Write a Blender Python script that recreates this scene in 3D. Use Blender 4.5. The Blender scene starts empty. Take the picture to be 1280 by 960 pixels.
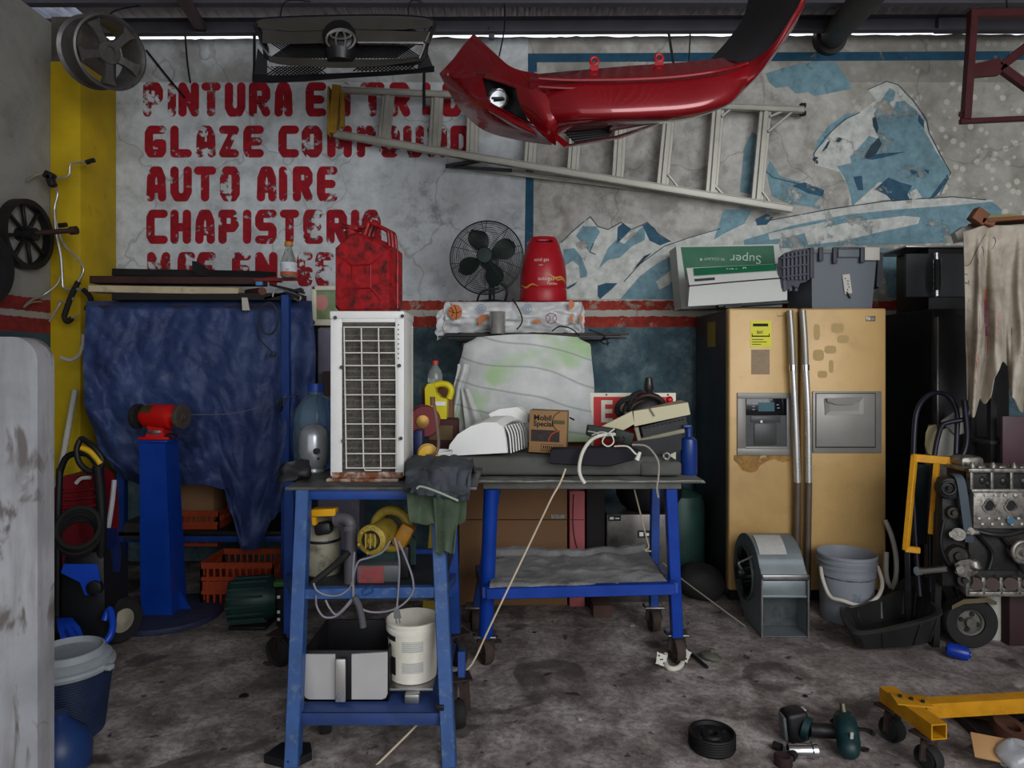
import bpy, bmesh, math, random
from mathutils import Vector, Matrix, noise
random.seed(7)
V = Vector
S = bpy.context.scene
COL = S.collection
PI = math.pi
# ---------------------------------------------------------------- camera, daylight, exposure
F, HC, YH = 850.0, 1.42, 455.0          # focal length in pixels, eye height, horizon row
cam = bpy.data.cameras.new('camera'); camo = bpy.data.objects.new('camera', cam); COL.objects.link(camo)
cam.sensor_width = 36.0; cam.lens = 36.0*F/1280.0; cam.shift_y = -(480.0-YH)/1280.0*1.0
camo.location = (0, 0, HC); camo.rotation_euler = (PI/2, 0, 0); cam.clip_start = .02
S.camera = camo
W = bpy.data.worlds.new('daylight'); S.world = W; W.use_nodes = True
bg = W.node_tree.nodes['Background']; bg.inputs[0].default_value = (.93, .96, 1, 1); bg.inputs[1].default_value = 1.7
def lamp(name, loc, rot, size, size_y, power, color):
    l = bpy.data.lights.new(name, 'AREA'); l.shape = 'RECTANGLE'; l.size = size; l.size_y = size_y; l.energy = power; l.color = color
    o = bpy.data.objects.new(name, l); COL.objects.link(o); o.location = loc; o.rotation_euler = rot
    return o
lamp('doorway_daylight', (2.3, -1.6, 2.55), (math.radians(83), 0, math.radians(14)), 3.4, 2.3, 205, (.95, .97, 1))
S.view_settings.view_transform = 'Standard'; S.view_settings.look = 'None'
S.view_settings.gamma = 1.0; S.view_settings.use_curve_mapping = False; S.view_settings.exposure = -0.35

# ---------------------------------------------------------------- helpers
def P(px, py, d): return V(((px-640.0)/F*d, d, HC-(py-YH)/F*d))
def PX(px, d): return (px-640.0)/F*d
def PZ(py, d): return HC-(py-YH)/F*d
def lin(h):
    if not isinstance(h, str): return tuple(h)
    h = h.lstrip('#'); out = []
    for i in (0, 2, 4):
        c = int(h[i:i+2], 16)/255.0
        out.append(c/12.92 if c <= .04045 else ((c+.055)/1.055)**2.4)
    return tuple(out)
_mats = {}
class NT:
    def __init__(s, m): s.t = m.node_tree; s.n = s.t.nodes; s.l = s.t.links
    def new(s, k, **kw):
        n = s.n.new(k)
        for a, b in kw.items(): setattr(n, a, b)
        return n
    def noise(s, co, scale, detail=4, rough=.55, dist=0):
        n = s.new('ShaderNodeTexNoise'); n.inputs['Scale'].default_value = scale; n.inputs['Detail'].default_value = detail
        n.inputs['Roughness'].default_value = rough; n.inputs['Distortion'].default_value = dist
        s.l.new(co, n.inputs['Vector']); return n.outputs['Fac']
    def ramp(s, fac, stops, interp='LINEAR'):
        r = s.new('ShaderNodeValToRGB'); r.color_ramp.interpolation = interp
        e = r.color_ramp.elements
        while len(e) < len(stops): e.new(.5)
        for i, (p, c) in enumerate(stops):
            e[i].position = p; c = (c, c, c) if isinstance(c, (int, float)) else lin(c); e[i].color = (*c, 1)
        s.l.new(fac, r.inputs[0]); return r.outputs[0]
    def mix(s, fac, a, b, mode='MIX'):
        m = s.new('ShaderNodeMix', data_type='RGBA', blend_type=mode)
        for sock, v in ((m.inputs[0], fac), (m.inputs[6], a), (m.inputs[7], b)):
            if hasattr(v, 'is_linked') or isinstance(v, bpy.types.NodeSocket): s.l.new(v, sock)
            elif isinstance(v, (int, float)): sock.default_value = v
            else: sock.default_value = (*lin(v), 1)
        return m.outputs[2]
    def math(s, op, a, b=0.0, c=None):
        m = s.new('ShaderNodeMath', operation=op)
        for i, v in enumerate((a, b) if c is None else (a, b, c)):
            if isinstance(v, bpy.types.NodeSocket): s.l.new(v, m.inputs[i])
            else: m.inputs[i].default_value = v
        return m.outputs[0]
    def bump(s, h, strength, dist=.01):
        b = s.new('ShaderNodeBump'); b.inputs['Strength'].default_value = strength; b.inputs['Distance'].default_value = dist
        s.l.new(h, b.inputs['Height']); return b.outputs[0]
def base_mat(name):
    m = bpy.data.materials.new(name); m.use_nodes = True
    nt = NT(m); b = nt.n['Principled BSDF']; tc = nt.new('ShaderNodeTexCoord')
    return m, nt, b, tc.outputs['Object']
def M(name, col=None, rough=.55, metal=0.0, var=.12, dirt=None, amt=.45, scale=7.0, bump=0.0, bscale=60, trans=0.0, coat=0.0, emit=None, spec=.4, ior=1.45):
    """A worn procedural finish: two shades of one colour, patches of dirt, a rough grain."""
    if name in _mats: return _mats[name]
    m, nt, b, co = base_mat(name); c = lin(col)
    n1 = nt.noise(co, scale, 5)
    cc = nt.ramp(n1, [(.3, tuple(x*(1-var) for x in c)), (.7, tuple(min(1, x*(1+var)) for x in c))])
    if dirt:
        n2 = nt.noise(co, scale*1.7, 8, .65, .4)
        f = nt.ramp(n2, [(1-amt-.12+.05, 0.0), (min(.98, 1-amt+.12+.05), 1.0)])
        cc = nt.mix(f, cc, dirt)
    nt.l.new(cc, b.inputs['Base Color'])
    r = nt.ramp(n1, [(.3, max(.02, rough-.07)), (.7, min(1, rough+.07))]); nt.l.new(r, b.inputs['Roughness'])
    b.inputs['Metallic'].default_value = metal; b.inputs['Specular IOR Level'].default_value = spec; b.inputs['IOR'].default_value = ior
    b.inputs['Transmission Weight'].default_value = trans; b.inputs['Coat Weight'].default_value = coat
    if emit: b.inputs['Emission Color'].default_value = (*lin(emit), 1); b.inputs['Emission Strength'].default_value = 1
    if bump: nt.l.new(nt.bump(nt.noise(co, bscale, 3), bump), b.inputs['Normal'])
    _mats[name] = m; return m

class MB:
    """Gathers shapes in world metres; build() links them as ONE mesh object."""
    def __init__(s): s.v = []; s.f = []; s.m = []; s.mi = 0
    def add(s, vs, fs, xf=None):
        o = len(s.v); s.v += [xf @ V(p) if xf else V(p) for p in vs]
        s.f += [tuple(i+o for i in f) for f in fs]; s.m += [s.mi]*len(fs); return s
    def box(s, c, size, rot=None, b=0.0, seg=2):
        bm = bmesh.new(); bmesh.ops.create_cube(bm, size=1)
        for v in bm.verts: v.co = V((v.co.x*size[0], v.co.y*size[1], v.co.z*size[2]))
        if b > 0: bmesh.ops.bevel(bm, geom=list(bm.edges), offset=min(b, min(size)*.49), segments=seg, profile=.5, affect='EDGES')
        R = Matrix.Translation(V(c)) @ (rot.to_4x4() if rot else Matrix())
        bm.verts.index_update()
        s.add([v.co.copy() for v in bm.verts], [[v.index for v in f.verts] for f in bm.faces], R); bm.free(); return s
    def bx(s, x0, x1, y0, y1, z0, z1, b=0.0, seg=2):
        return s.box(((x0+x1)/2, (y0+y1)/2, (z0+z1)/2), (abs(x1-x0), abs(y1-y0), abs(z1-z0)), None, b, seg)
    def beam(s, p0, p1, w, h, up=(0, 0, 1), b=.003):
        p0, p1 = V(p0), V(p1); d = p1-p0; L = d.length; d.normalize(); u = V(up)
        x = d.cross(u); x = x.normalized() if x.length > 1e-4 else V((1, 0, 0)); z = x.cross(d)
        R = Matrix((x, d, z)).transposed()
        return s.box((p0+p1)/2, (w, L, h), R, b, 1)
    def cyl(s, p0, p1, r0, r1=None, n=20, cap=True):
        return s.loft([s.ring(p0, V(p1)-V(p0), r0, n), s.ring(p1, V(p1)-V(p0), r0 if r1 is None else r1, n)], True, cap)
    @staticmethod
    def ring(c, axis, r, n, ref=None):
        a = V(axis).normalized(); x = a.orthogonal().normalized() if ref is None else ref
        x = (x-a*x.dot(a)).normalized(); y = a.cross(x)
        return [V(c)+x*(r*math.cos(2*PI*i/n))+y*(r*math.sin(2*PI*i/n)) for i in range(n)]
    def loft(s, rings, closed=True, cap=True):
        n = len(rings[0]); vs = [p for r in rings for p in r]; fs = []
        for i in range(len(rings)-1):
            for j in range(n if closed else n-1):
                k = (j+1) % n; fs.append((i*n+j, i*n+k, (i+1)*n+k, (i+1)*n+j))
        if cap: fs.append(tuple(range(n))[::-1]); fs.append(tuple((len(rings)-1)*n+j for j in range(n)))
        return s.add(vs, fs)
    def tube(s, pts, r, n=8, closed=False, sub=5):
        pts = [V(p) for p in pts]
        if sub > 1 and len(pts) > 2: pts = spline(pts, sub, closed)
        rings = []; ref = None; N = len(pts)
        for i, p in enumerate(pts):
            a = pts[(i+1) % N if closed else min(i+1, N-1)]-pts[(i-1) % N if closed else max(i-1, 0)]
            if a.length < 1e-9: a = V((0, 0, 1))
            a.normalize(); ref = a.orthogonal() if ref is None else ref-a*ref.dot(a)
            if ref.length < 1e-5: ref = a.orthogonal()
            ref = ref.normalized(); rings.append(s.ring(p, a, r, n, ref))
        if closed: rings.append(rings[0])
        return s.loft(rings, True, not closed)
    def lathe(s, prof, c, axis=(0, 0, 1), n=32, cap=True):
        a = V(axis).normalized(); ref = a.orthogonal().normalized()
        return s.loft([s.ring(V(c)+a*z, a, max(r, 1e-4), n, ref) for r, z in prof], True, cap)
    def torus(s, c, R, r, axis=(0, 0, 1), n=40, k=10):
        return s.tube(s.ring(c, axis, R, n), r, k, True, 1)
    def ball(s, c, r, n=16):
        r = (r, r, r) if isinstance(r, (int, float)) else r; c = V(c); m = n//2
        rings = [[c+V((r[0]*math.sin(PI*i/m)*math.cos(2*PI*j/n), r[1]*math.sin(PI*i/m)*math.sin(2*PI*j/n), r[2]*math.cos(PI*i/m))) for j in range(n)] for i in range(m+1)]
        rings[0] = [p+V((1e-5*math.cos(j), 1e-5*math.sin(j), 0)) for j, p in enumerate(rings[0])]
        rings[-1] = [p+V((1e-5*math.cos(j), 1e-5*math.sin(j), 0)) for j, p in enumerate(rings[-1])]
        return s.loft(rings[::-1], True, False)
    def prism(s, pts, vec):
        pts = [V(p) for p in pts]; n = len(pts); vec = V(vec); q = [p+vec for p in pts]
        return s.add(pts+q, [tuple(range(n)), tuple(range(2*n-1, n-1, -1))]+[(i, i+n, (i+1) % n+n, (i+1) % n) for i in range(n)])
    def face(s, pts): return s.add(pts, [tuple(range(len(pts)))])
    def sheet(s, fn, nu, nv, t=.003):
        """fn(u, v) -> point; a skin of thickness t on it."""
        g = [[V(fn(i/nu, j/nv)) for i in range(nu+1)] for j in range(nv+1)]
        nn = []
        for j in range(nv+1):
            row = []
            for i in range(nu+1):
                a = g[j][min(i+1, nu)]-g[j][max(i-1, 0)]; b = g[min(j+1, nv)][i]-g[max(j-1, 0)][i]
                c = a.cross(b); row.append(c.normalized() if c.length > 1e-12 else V((0, -1, 0)))
            nn.append(row)
        w = nu+1; A = [g[j][i] for j in range(nv+1) for i in range(w)]; B = [g[j][i]-nn[j][i]*t for j in range(nv+1) for i in range(w)]; o = len(A)
        fs = []
        for j in range(nv):
            for i in range(nu):
                k = j*w+i; fs.append((k, k+1, k+w+1, k+w)); fs.append((o+k, o+k+w, o+k+w+1, o+k+1))
        for i in range(nu):
            fs.append((i, o+i, o+i+1, i+1)); k = nv*w+i; fs.append((k, k+1, o+k+1, o+k))
        for j in range(nv):
            k = j*w; fs.append((k, k+w, o+k+w, o+k)); k = j*w+nu; fs.append((k, o+k, o+k+w, k+w))
        return s.add(A+B, fs)
    def text(s, txt, size, mat, ext=.0006, sx=1.0, align='LEFT', spacing=1.0, bold=0.0):
        cu = bpy.data.curves.new('t', 'FONT'); cu.body = txt; cu.size = size; cu.extrude = ext; cu.align_x = align; cu.space_character = spacing; cu.offset = bold; cu.resolution_u = 3
        ob = bpy.data.objects.new('t', cu); me = bpy.data.meshes.new_from_object(ob)
        s.add([(v.co.x*sx, v.co.y, v.co.z) for v in me.vertices], [tuple(p.vertices) for p in me.polygons], mat)
        bpy.data.objects.remove(ob); bpy.data.curves.remove(cu); bpy.data.meshes.remove(me); return s
    def xf(s, mtx, start=0):
        for i in range(start, len(s.v)): s.v[i] = mtx @ s.v[i]
        return s
    def wobble(s, amp, scale=3.0, seed=0):
        for i, p in enumerate(s.v):
            s.v[i] = p+noise.noise_vector(p*scale+V((seed, seed*.7, 0)))*amp
        return s
    def build(s, name, mats, parent=None, label=None, smooth=38, loc=None):
        if not isinstance(mats, (list, tuple)): mats = [mats]
        if parent is None and loc is None:
            xs = [p.x for p in s.v]; ys = [p.y for p in s.v]; loc = V(((min(xs)+max(xs))/2, (min(ys)+max(ys))/2, min(p.z for p in s.v)))
        off = V(loc) if loc is not None and parent is None else V((0, 0, 0)); q = parent
        while q is not None: off = off+q.location; q = q.parent
        me = bpy.data.meshes.new(name); me.from_pydata([p-off for p in s.v], [], s.f)
        for m in mats: me.materials.append(m)
        me.polygons.foreach_set('material_index', s.m)
        bm = bmesh.new(); bm.from_mesh(me); bmesh.ops.recalc_face_normals(bm, faces=bm.faces)
        for e in bm.edges:
            if len(e.link_faces) != 2 or e.calc_face_angle(0) > math.radians(smooth): e.smooth = False
        for f in bm.faces: f.smooth = True
        bm.to_mesh(me); bm.free()
        o = bpy.data.objects.new(name, me); COL.objects.link(o)
        if parent is None: o.location = off
        else: o.parent = parent
        if label: o['label'] = label
        return o
def spline(pts, sub=5, closed=False):
    out = []; n = len(pts)
    for i in range(n if closed else n-1):
        g = (lambda k: pts[k % n]) if closed else (lambda k: pts[max(0, min(n-1, k))])
        a, b, c, d = g(i-1), g(i), g(i+1), g(i+2)
        for k in range(sub):
            t = k/sub; out.append(.5*((2*b)+(c-a)*t+(2*a-5*b+4*c-d)*t*t+(3*b-a-3*c+d)*t**3))
    if not closed: out.append(pts[-1].copy())
    return out
def interp(tab, x):
    if x <= tab[0][0]: return tab[0][1]
    for (a, p), (b, q) in zip(tab, tab[1:]):
        if x <= b:
            t = (x-a)/(b-a); t = t*t*(3-2*t); return p+(q-p)*t
    return tab[-1][1]
def RX(a): return Matrix.Rotation(math.radians(a), 3, 'X')
def RY(a): return Matrix.Rotation(math.radians(a), 3, 'Y')
def RZ(a): return Matrix.Rotation(math.radians(a), 3, 'Z')
def about(c, R): return Matrix.Translation(V(c)) @ R.to_4x4() @ Matrix.Translation(-V(c))
def facing(p, roll=0, yaw=0, pitch=0):   # a text matrix on an upright surface that faces the camera side (-Y)
    return Matrix.Translation(V(p)) @ (RZ(yaw) @ RX(90+pitch) @ RZ(roll)).to_4x4()
def tag(o, label, cat, group=None):
    o['label'] = label; o['category'] = cat
    if group: o['group'] = group
    return o
def thing(name, label, cat, loc, group=None):
    o = bpy.data.objects.new(name, None); COL.objects.link(o); o.location = V(loc); o.empty_display_size = .1
    return tag(o, label, cat, group)
def struct(o, parentless=True): o['kind'] = 'structure'; return o
def copy_tree(o, loc, label, parent=None):
    c = o.copy(); COL.objects.link(c); c.parent = parent
    if parent is None: c.location = V(loc); c['label'] = label
    for ch in o.children: copy_tree(ch, None, None, c)
    return c
# ---------------------------------------------------------------- shared finishes
RED = M('red_enamel', '#94121a', .38, 0, .12, '#4a1512', .22, 9, .04)
BLUE = M('blue_paint', '#193a7c', .42, 0, .18, '#1a2236', .28, 10, .05)
BLUEW = M('worn_blue_paint', '#2a4a7c', .45, 0, .2, '#5d6f84', .38, 14, .06)
BLACK = M('black_plastic', '#141416', .5, 0, .2)
RUBBER = M('rubber', '#1a1918', .8, 0, .25, '#37322d', .3, 12, .1)
DARK = M('dark_metal', '#2a2a2c', .45, .6, .2, '#43362c', .3, 9)
STEEL = M('steel', '#9a9a98', .32, .9, .12, '#5b5347', .25, 12)
CHROME = M('chrome', '#d5d8da', .12, 1, .03)
ALU = M('aluminium', '#a8a59c', .38, .75, .1, '#6d675b', .3, 12)
WHITE = M('white_plastic', '#d6d6d2', .45, 0, .06, '#94908a', .28, 6)
OFFW = M('off_white_plastic', '#cfcbb8', .5, 0, .07, '#958d78', .28, 7)
RUST = M('rust', '#46291b', .85, .1, .35, '#2b1a14', .4, 20, .2)
YEL = M('yellow_paint', '#c9920f', .45, 0, .12, '#5a3c10', .27, 14, .06)
WOOD = M('raw_wood', '#6f4a30', .75, 0, .25, '#3c2819', .35, 5, .08)
CARD = M('cardboard', '#7d5c3f', .85, 0, .08, '#5d4330', .3, 4)
ROPE = M('pale_cord', '#b9ab92', .8, 0, .15)
GREYC = M('grey_cable', '#a9aab0', .5, 0, .1)

# ---------------------------------------------------------------- the setting
def floor_mat():
    m, nt, b, co = base_mat('stained_concrete')
    big = nt.noise(co, .9, 5, .6, .6); mid = nt.noise(co, 4.2, 8, .68, .3); fine = nt.noise(co, 38, 6, .7); spk = nt.noise(co, 140, 2, .5)
    c = nt.ramp(mid, [(.33, '#4b4341'), (.44, '#7a716d'), (.54, '#a39a96'), (.66, '#cbc3be')])
    c = nt.mix(nt.ramp(big, [(.4, 0.0), (.62, .6)]), c, '#5d534f')
    c = nt.mix(nt.ramp(fine, [(.38, .55), (.56, 0.0)]), c, '#443c3a')
    c = nt.mix(nt.ramp(spk, [(.64, 0.0), (.72, .6)]), c, '#b5aea8')
    c = nt.mix(nt.ramp(nt.noise(co, 5.5, 9, .75, .5), [(.56, 0.0), (.68, .7)]), c, '#b9b1ac')
    st = nt.noise(co, 2.6, 3, .45, .9); st2 = nt.noise(co, 9.0, 3, .5, .4)
    c = nt.mix(nt.ramp(st, [(.6, 0.0), (.64, .72)]), c, '#3d3534')
    c = nt.mix(nt.ramp(st2, [(.665, 0.0), (.69, .8)]), c, '#231f20')
    nt.l.new(c, b.inputs['Base Color'])
    nt.l.new(nt.ramp(big, [(.35, .55), (.65, .9)]), b.inputs['Roughness']); b.inputs['Specular IOR Level'].default_value = .3
    h = nt.math('ADD', nt.math('MULTIPLY', mid, .7), nt.math('MULTIPLY', fine, .4))
    nt.l.new(nt.bump(h, .5, .012), b.inputs['Normal']); return m
fl = MB(); fl.bx(-3.6, 5.2, -2.2, 5.3, -.1, 0); struct(fl.build('floor', floor_mat(), loc=(0, 0, 0)))

YW = 4.9
def wall_mat():
    m, nt, b, co = base_mat('old_painted_plaster')
    sep = nt.new('ShaderNodeSeparateXYZ'); nt.l.new(co, sep.inputs[0]); x, z = sep.outputs[0], sep.outputs[2]
    n1 = nt.noise(co, 1.6, 8, .65, .5); n2 = nt.noise(co, 6, 8, .7, .2); n3 = nt.noise(co, 22, 6, .6); n4 = nt.noise(co, 3.1, 4, .5, 1.2)
    white = nt.ramp(n2, [(.25, '#8d9091'), (.45, '#b4b8ba'), (.62, '#c9cdcf'), (.8, '#b0b4b4')])
    white = nt.mix(nt.ramp(n1, [(.52, 0.0), (.72, .55)]), white, '#8b8a86')
    beige = nt.ramp(n2, [(.28, '#827e76'), (.5, '#adaba4'), (.72, '#c8c7c1')])
    beige = nt.mix(nt.ramp(n3, [(.55, 0.0), (.7, .35)]), beige, '#d0cec6')
    beige = nt.mix(nt.ramp(n4, [(.52, 0.0), (.66, .5)]), beige, '#77726a')
    vor = nt.new('ShaderNodeTexVoronoi'); vor.inputs['Scale'].default_value = 13; nt.l.new(co, vor.inputs['Vector'])
    xr = nt.math('SMOOTH_MIN', nt.math('MAXIMUM', nt.math('MULTIPLY', nt.math('SUBTRACT', x, 1.9), .9), 0.0), 1.0, .2)
    spot = nt.math('MULTIPLY', nt.ramp(vor.outputs['Distance'], [(.24, .7), (.32, 0.0)]), xr)
    beige = nt.mix(nt.math('MULTIPLY', xr, .35), beige, '#8b8878')
    beige = nt.mix(spot, beige, '#cfcec2')
    up = nt.mix(nt.math('GREATER_THAN', x, .115), white, beige)
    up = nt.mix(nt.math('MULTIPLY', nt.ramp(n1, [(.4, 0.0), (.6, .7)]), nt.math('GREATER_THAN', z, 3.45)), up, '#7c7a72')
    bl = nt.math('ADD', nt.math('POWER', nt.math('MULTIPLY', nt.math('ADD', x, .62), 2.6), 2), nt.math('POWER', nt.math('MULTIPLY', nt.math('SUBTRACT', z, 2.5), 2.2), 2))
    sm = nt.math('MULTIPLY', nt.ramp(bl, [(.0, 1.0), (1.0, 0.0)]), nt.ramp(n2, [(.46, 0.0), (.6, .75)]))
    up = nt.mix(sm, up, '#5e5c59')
    teal = nt.ramp(n2, [(.3, '#2b4048'), (.5, '#4a6067'), (.72, '#76868a')])
    teal = nt.mix(nt.ramp(n4, [(.5, 0.0), (.68, .5)]), teal, '#345566')
    chip = nt.ramp(nt.noise(co, 9, 8, .7, .3), [(.56, 0.0), (.62, 1.0)])
    red = nt.mix(chip, nt.ramp(n3, [(.35, '#7c2a22'), (.65, '#a0382c')]), '#8f7f70')
    zz = nt.math('ADD', z, nt.math('MULTIPLY', nt.math('SUBTRACT', n3, .5), .03))
    def band(a): return nt.math('GREATER_THAN', zz, a)
    c = nt.mix(band(1.685), teal, red)
    c = nt.mix(band(1.763), c, '#a9a49a')
    c = nt.mix(band(1.808), c, red)
    c = nt.mix(band(1.876), c, up)
    c = nt.mix(nt.ramp(n3, [(.66, 0.0), (.76, .5)]), c, '#5c5a56')
    # hairline cracks
    vc = nt.new('ShaderNodeTexVoronoi', feature='DISTANCE_TO_EDGE'); vc.inputs['Scale'].default_value = .9
    wv = nt.new('ShaderNodeVectorMath', operation='ADD'); nt.l.new(co, wv.inputs[0])
    nz = nt.new('ShaderNodeTexNoise'); nz.inputs['Scale'].default_value = 4; nt.l.new(co, nz.inputs['Vector'])
    sc = nt.new('ShaderNodeVectorMath', operation='SCALE'); nt.l.new(nz.outputs['Color'], sc.inputs[0]); sc.inputs['Scale'].default_value = .35
    nt.l.new(sc.outputs[0], wv.inputs[1]); nt.l.new(wv.outputs[0], vc.inputs['Vector'])
    c = nt.mix(nt.ramp(vc.outputs['Distance'], [(.003, .35), (.007, 0.0)]), c, '#4c4a46')
    nt.l.new(c, b.inputs['Base Color']); b.inputs['Roughness'].default_value = .85; b.inputs['Specular IOR Level'].default_value = .25
    nt.l.new(nt.bump(nt.math('ADD', n2, nt.math('MULTIPLY', n3, .5)), .35, .008), b.inputs['Normal'])
    return m
# wall with a ragged top edge
wb = MB(); N = 220; x0, x1 = -3.4, 5.1; top = []
for i in range(N+1):
    x = x0+(x1-x0)*i/N; top.append((x, 3.775+.006*x+.012*noise.noise(V((x*7, 3, 0)))+.008*noise.noise(V((x*31, 9, 0)))))
vs = []; fs = []
for x, zt in top: vs += [(x, YW, -.05), (x, YW, zt), (x, YW+.16, zt), (x, YW+.16, -.05)]
for i in range(N):
    a, c = 4*i, 4*i+4
    fs += [(a, c, c+1, a+1), (a+1, c+1, c+2, a+2), (a+2, c+2, c+3, a+3)]
wb.add(vs, fs); WALL = struct(wb.build('wall_back', wall_mat(), loc=(0, 0, 0)))

def lwall_mat():
    m, nt, b, co = base_mat('grey_left_plaster')
    sep = nt.new('ShaderNodeSeparateXYZ'); nt.l.new(co, sep.inputs[0]); z = sep.outputs[2]
    n1 = nt.noise(co, 2, 8, .65, .4); n3 = nt.noise(co, 24, 5, .6)
    up = nt.ramp(n1, [(.3, '#6f6e68'), (.5, '#8d8c86'), (.7, '#9b9a93')])
    up = nt.mix(nt.ramp(n3, [(.6, 0.0), (.75, .4)]), up, '#5f5d57')
    zz = nt.math('ADD', z, nt.math('MULTIPLY', nt.math('SUBTRACT', n3, .5), .025))
    red = nt.ramp(n3, [(.35, '#6a1c1a'), (.65, '#87241f')])
    c = nt.mix(nt.math('GREATER_THAN', zz, 1.62), nt.ramp(n1, [(.3, '#1d2f35'), (.7, '#38505a')]), red)
    c = nt.mix(nt.math('GREATER_THAN', zz, 1.715), c, '#9a958b')
    c = nt.mix(nt.math('GREATER_THAN', zz, 1.755), c, red)
    c = nt.mix(nt.math('GREATER_THAN', zz, 1.84), c, up)
    nt.l.new(c, b.inputs['Base Color']); b.inputs['Roughness'].default_value = .9
    nt.l.new(nt.bump(n1, .3, .01), b.inputs['Normal']); return m
wl = MB(); wl.bx(-3.25, -3.05, -2.0, YW+.1, -.05, 3.68); struct(wl.build('wall_left', lwall_mat(), loc=(0, 0, 0)))
wr = MB(); wr.bx(4.9, 5.1, -2.0, YW+.1, -.05, 3.78); struct(wr.build('wall_right', M('right_plaster', '#6f6c66', .9, 0, .2, '#45413c', .4, 2), loc=(0, 0, 0)))
pl = MB(); pl.bx(-3.05, -2.85, 4.49, YW, 0, 3.42, .006)
PIL = struct(pl.build('wall_corner', M('yellow_ochre_paint', '#b89b10', .7, 0, .16, '#6c6020', .32, 4, .1, 30), loc=(0, 0, 0)))
pl2 = MB(); pl2.bx(-3.05, -2.85, 4.5, YW, 3.42, 3.72, .004); struct(pl2.build('trim_1', M('dark_plaster', '#4f4a44', .9, 0, .3, '#2a2725', .4, 6, .1), loc=(0, 0, 0)))

# corrugated roof, open to the sky at its rear edge and along the left wall
cg = MB()
NX = 900; xa, xb = -2.95, 5.1
def corr(x): return 3.85+.02*math.sin(2*PI*x/.0836)
vs = []; fs = []
for i in range(NX+1):
    x = xa+(xb-xa)*i/NX; z = corr(x); vs += [(x, -1.2, z), (x, 4.905, z), (x, 4.905, z+.003), (x, -1.2, z+.003)]
for i in range(NX):
    a, c = 4*i, 4*i+4; fs += [(a, a+1, c+1, c), (a+1, a+2, c+2, c+1), (a+3, c+3, c+2, a+2), (a, c, c+3, a+3)]
cg.add(vs, fs); struct(cg.build('ceiling', M('old_roof_sheet', '#a39a9c', .6, .35, .2, '#6a5f5e', .35, 3), loc=(0, 0, 0), smooth=60))
m = bpy.data.materials.new('translucent_roof_sheet'); m.use_nodes = True; nt = NT(m); tr = nt.new('ShaderNodeBsdfTranslucent'); df = nt.n['Principled BSDF']; mx = nt.new('ShaderNodeMixShader')
nz = nt.noise(nt.new('ShaderNodeTexCoord').outputs['Object'], 5, 5); cc = nt.ramp(nz, [(.3, '#a9aab4'), (.7, '#d6d8e0')]); nt.l.new(cc, tr.inputs[0]); nt.l.new(cc, df.inputs['Base Color']); df.inputs['Roughness'].default_value = .6
mx.inputs[0].default_value = .35; nt.l.new(tr.outputs[0], mx.inputs[1]); nt.l.new(df.outputs[0], mx.inputs[2]); nt.l.new(mx.outputs[0], nt.n['Material Output'].inputs[0])
cg = MB(); cg.sheet(lambda u, v: V((-3.7+.75*u, -1.2+6.105*v, corr(-3.7+.75*u))), 120, 1, .003); struct(cg.build('window_1', m, loc=(0, 0, 0), smooth=60))
PURL = M('dark_purlin_paint', '#4a484e', .6, .1, .15, '#5a4c48', .3, 6)
def cbeam(y, zb, zt, name, mm=PURL, tilt=0.0):
    b = MB(); zt += .014; b.bx(-3.3, 4.95, y, y+.006, zb, zt); b.bx(-3.3, 4.95, y-.05, y, zb, zb+.005); b.bx(-3.3, 4.95, y-.05, y, zt-.005, zt)
    b.v = [p+V((0, 0, tilt*p.x)) for p in b.v]; struct(b.build(name, mm, loc=(0, 0, 0)))
cbeam(4.73, 3.712, 3.8, 'trim_2', tilt=.0046); cbeam(4.37, 3.715, 3.812, 'trim_3'); cbeam(3.2, 3.715, 3.812, 'trim_4')
b = MB(); b.cyl(P(1040, 46, 4.86), P(1100, -22, 3.6), .085, n=28); b.cyl(P(1034, 50, 4.9), P(1040, 46, 4.84), .115, n=28)
struct(b.build('trim_5', M('rusty_pipe_beam', '#3d3836', .6, .3, .2, '#2a1d1a', .4, 6), loc=(0, 0, 0)))
b = MB(); b.beam(P(252, 36, 4.72), P(212, -30, 3.9), .07, .05); struct(b.build('trim_6', M('mauve_primer', '#5b4d52', .6, .2, .2), loc=(0, 0, 0)))
b = MB(); b.beam(P(1170, 32, 4.72), P(1300, 32, 4.72), .06, .09); struct(b.build('trim_7', PURL, loc=(0, 0, 0)))

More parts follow.
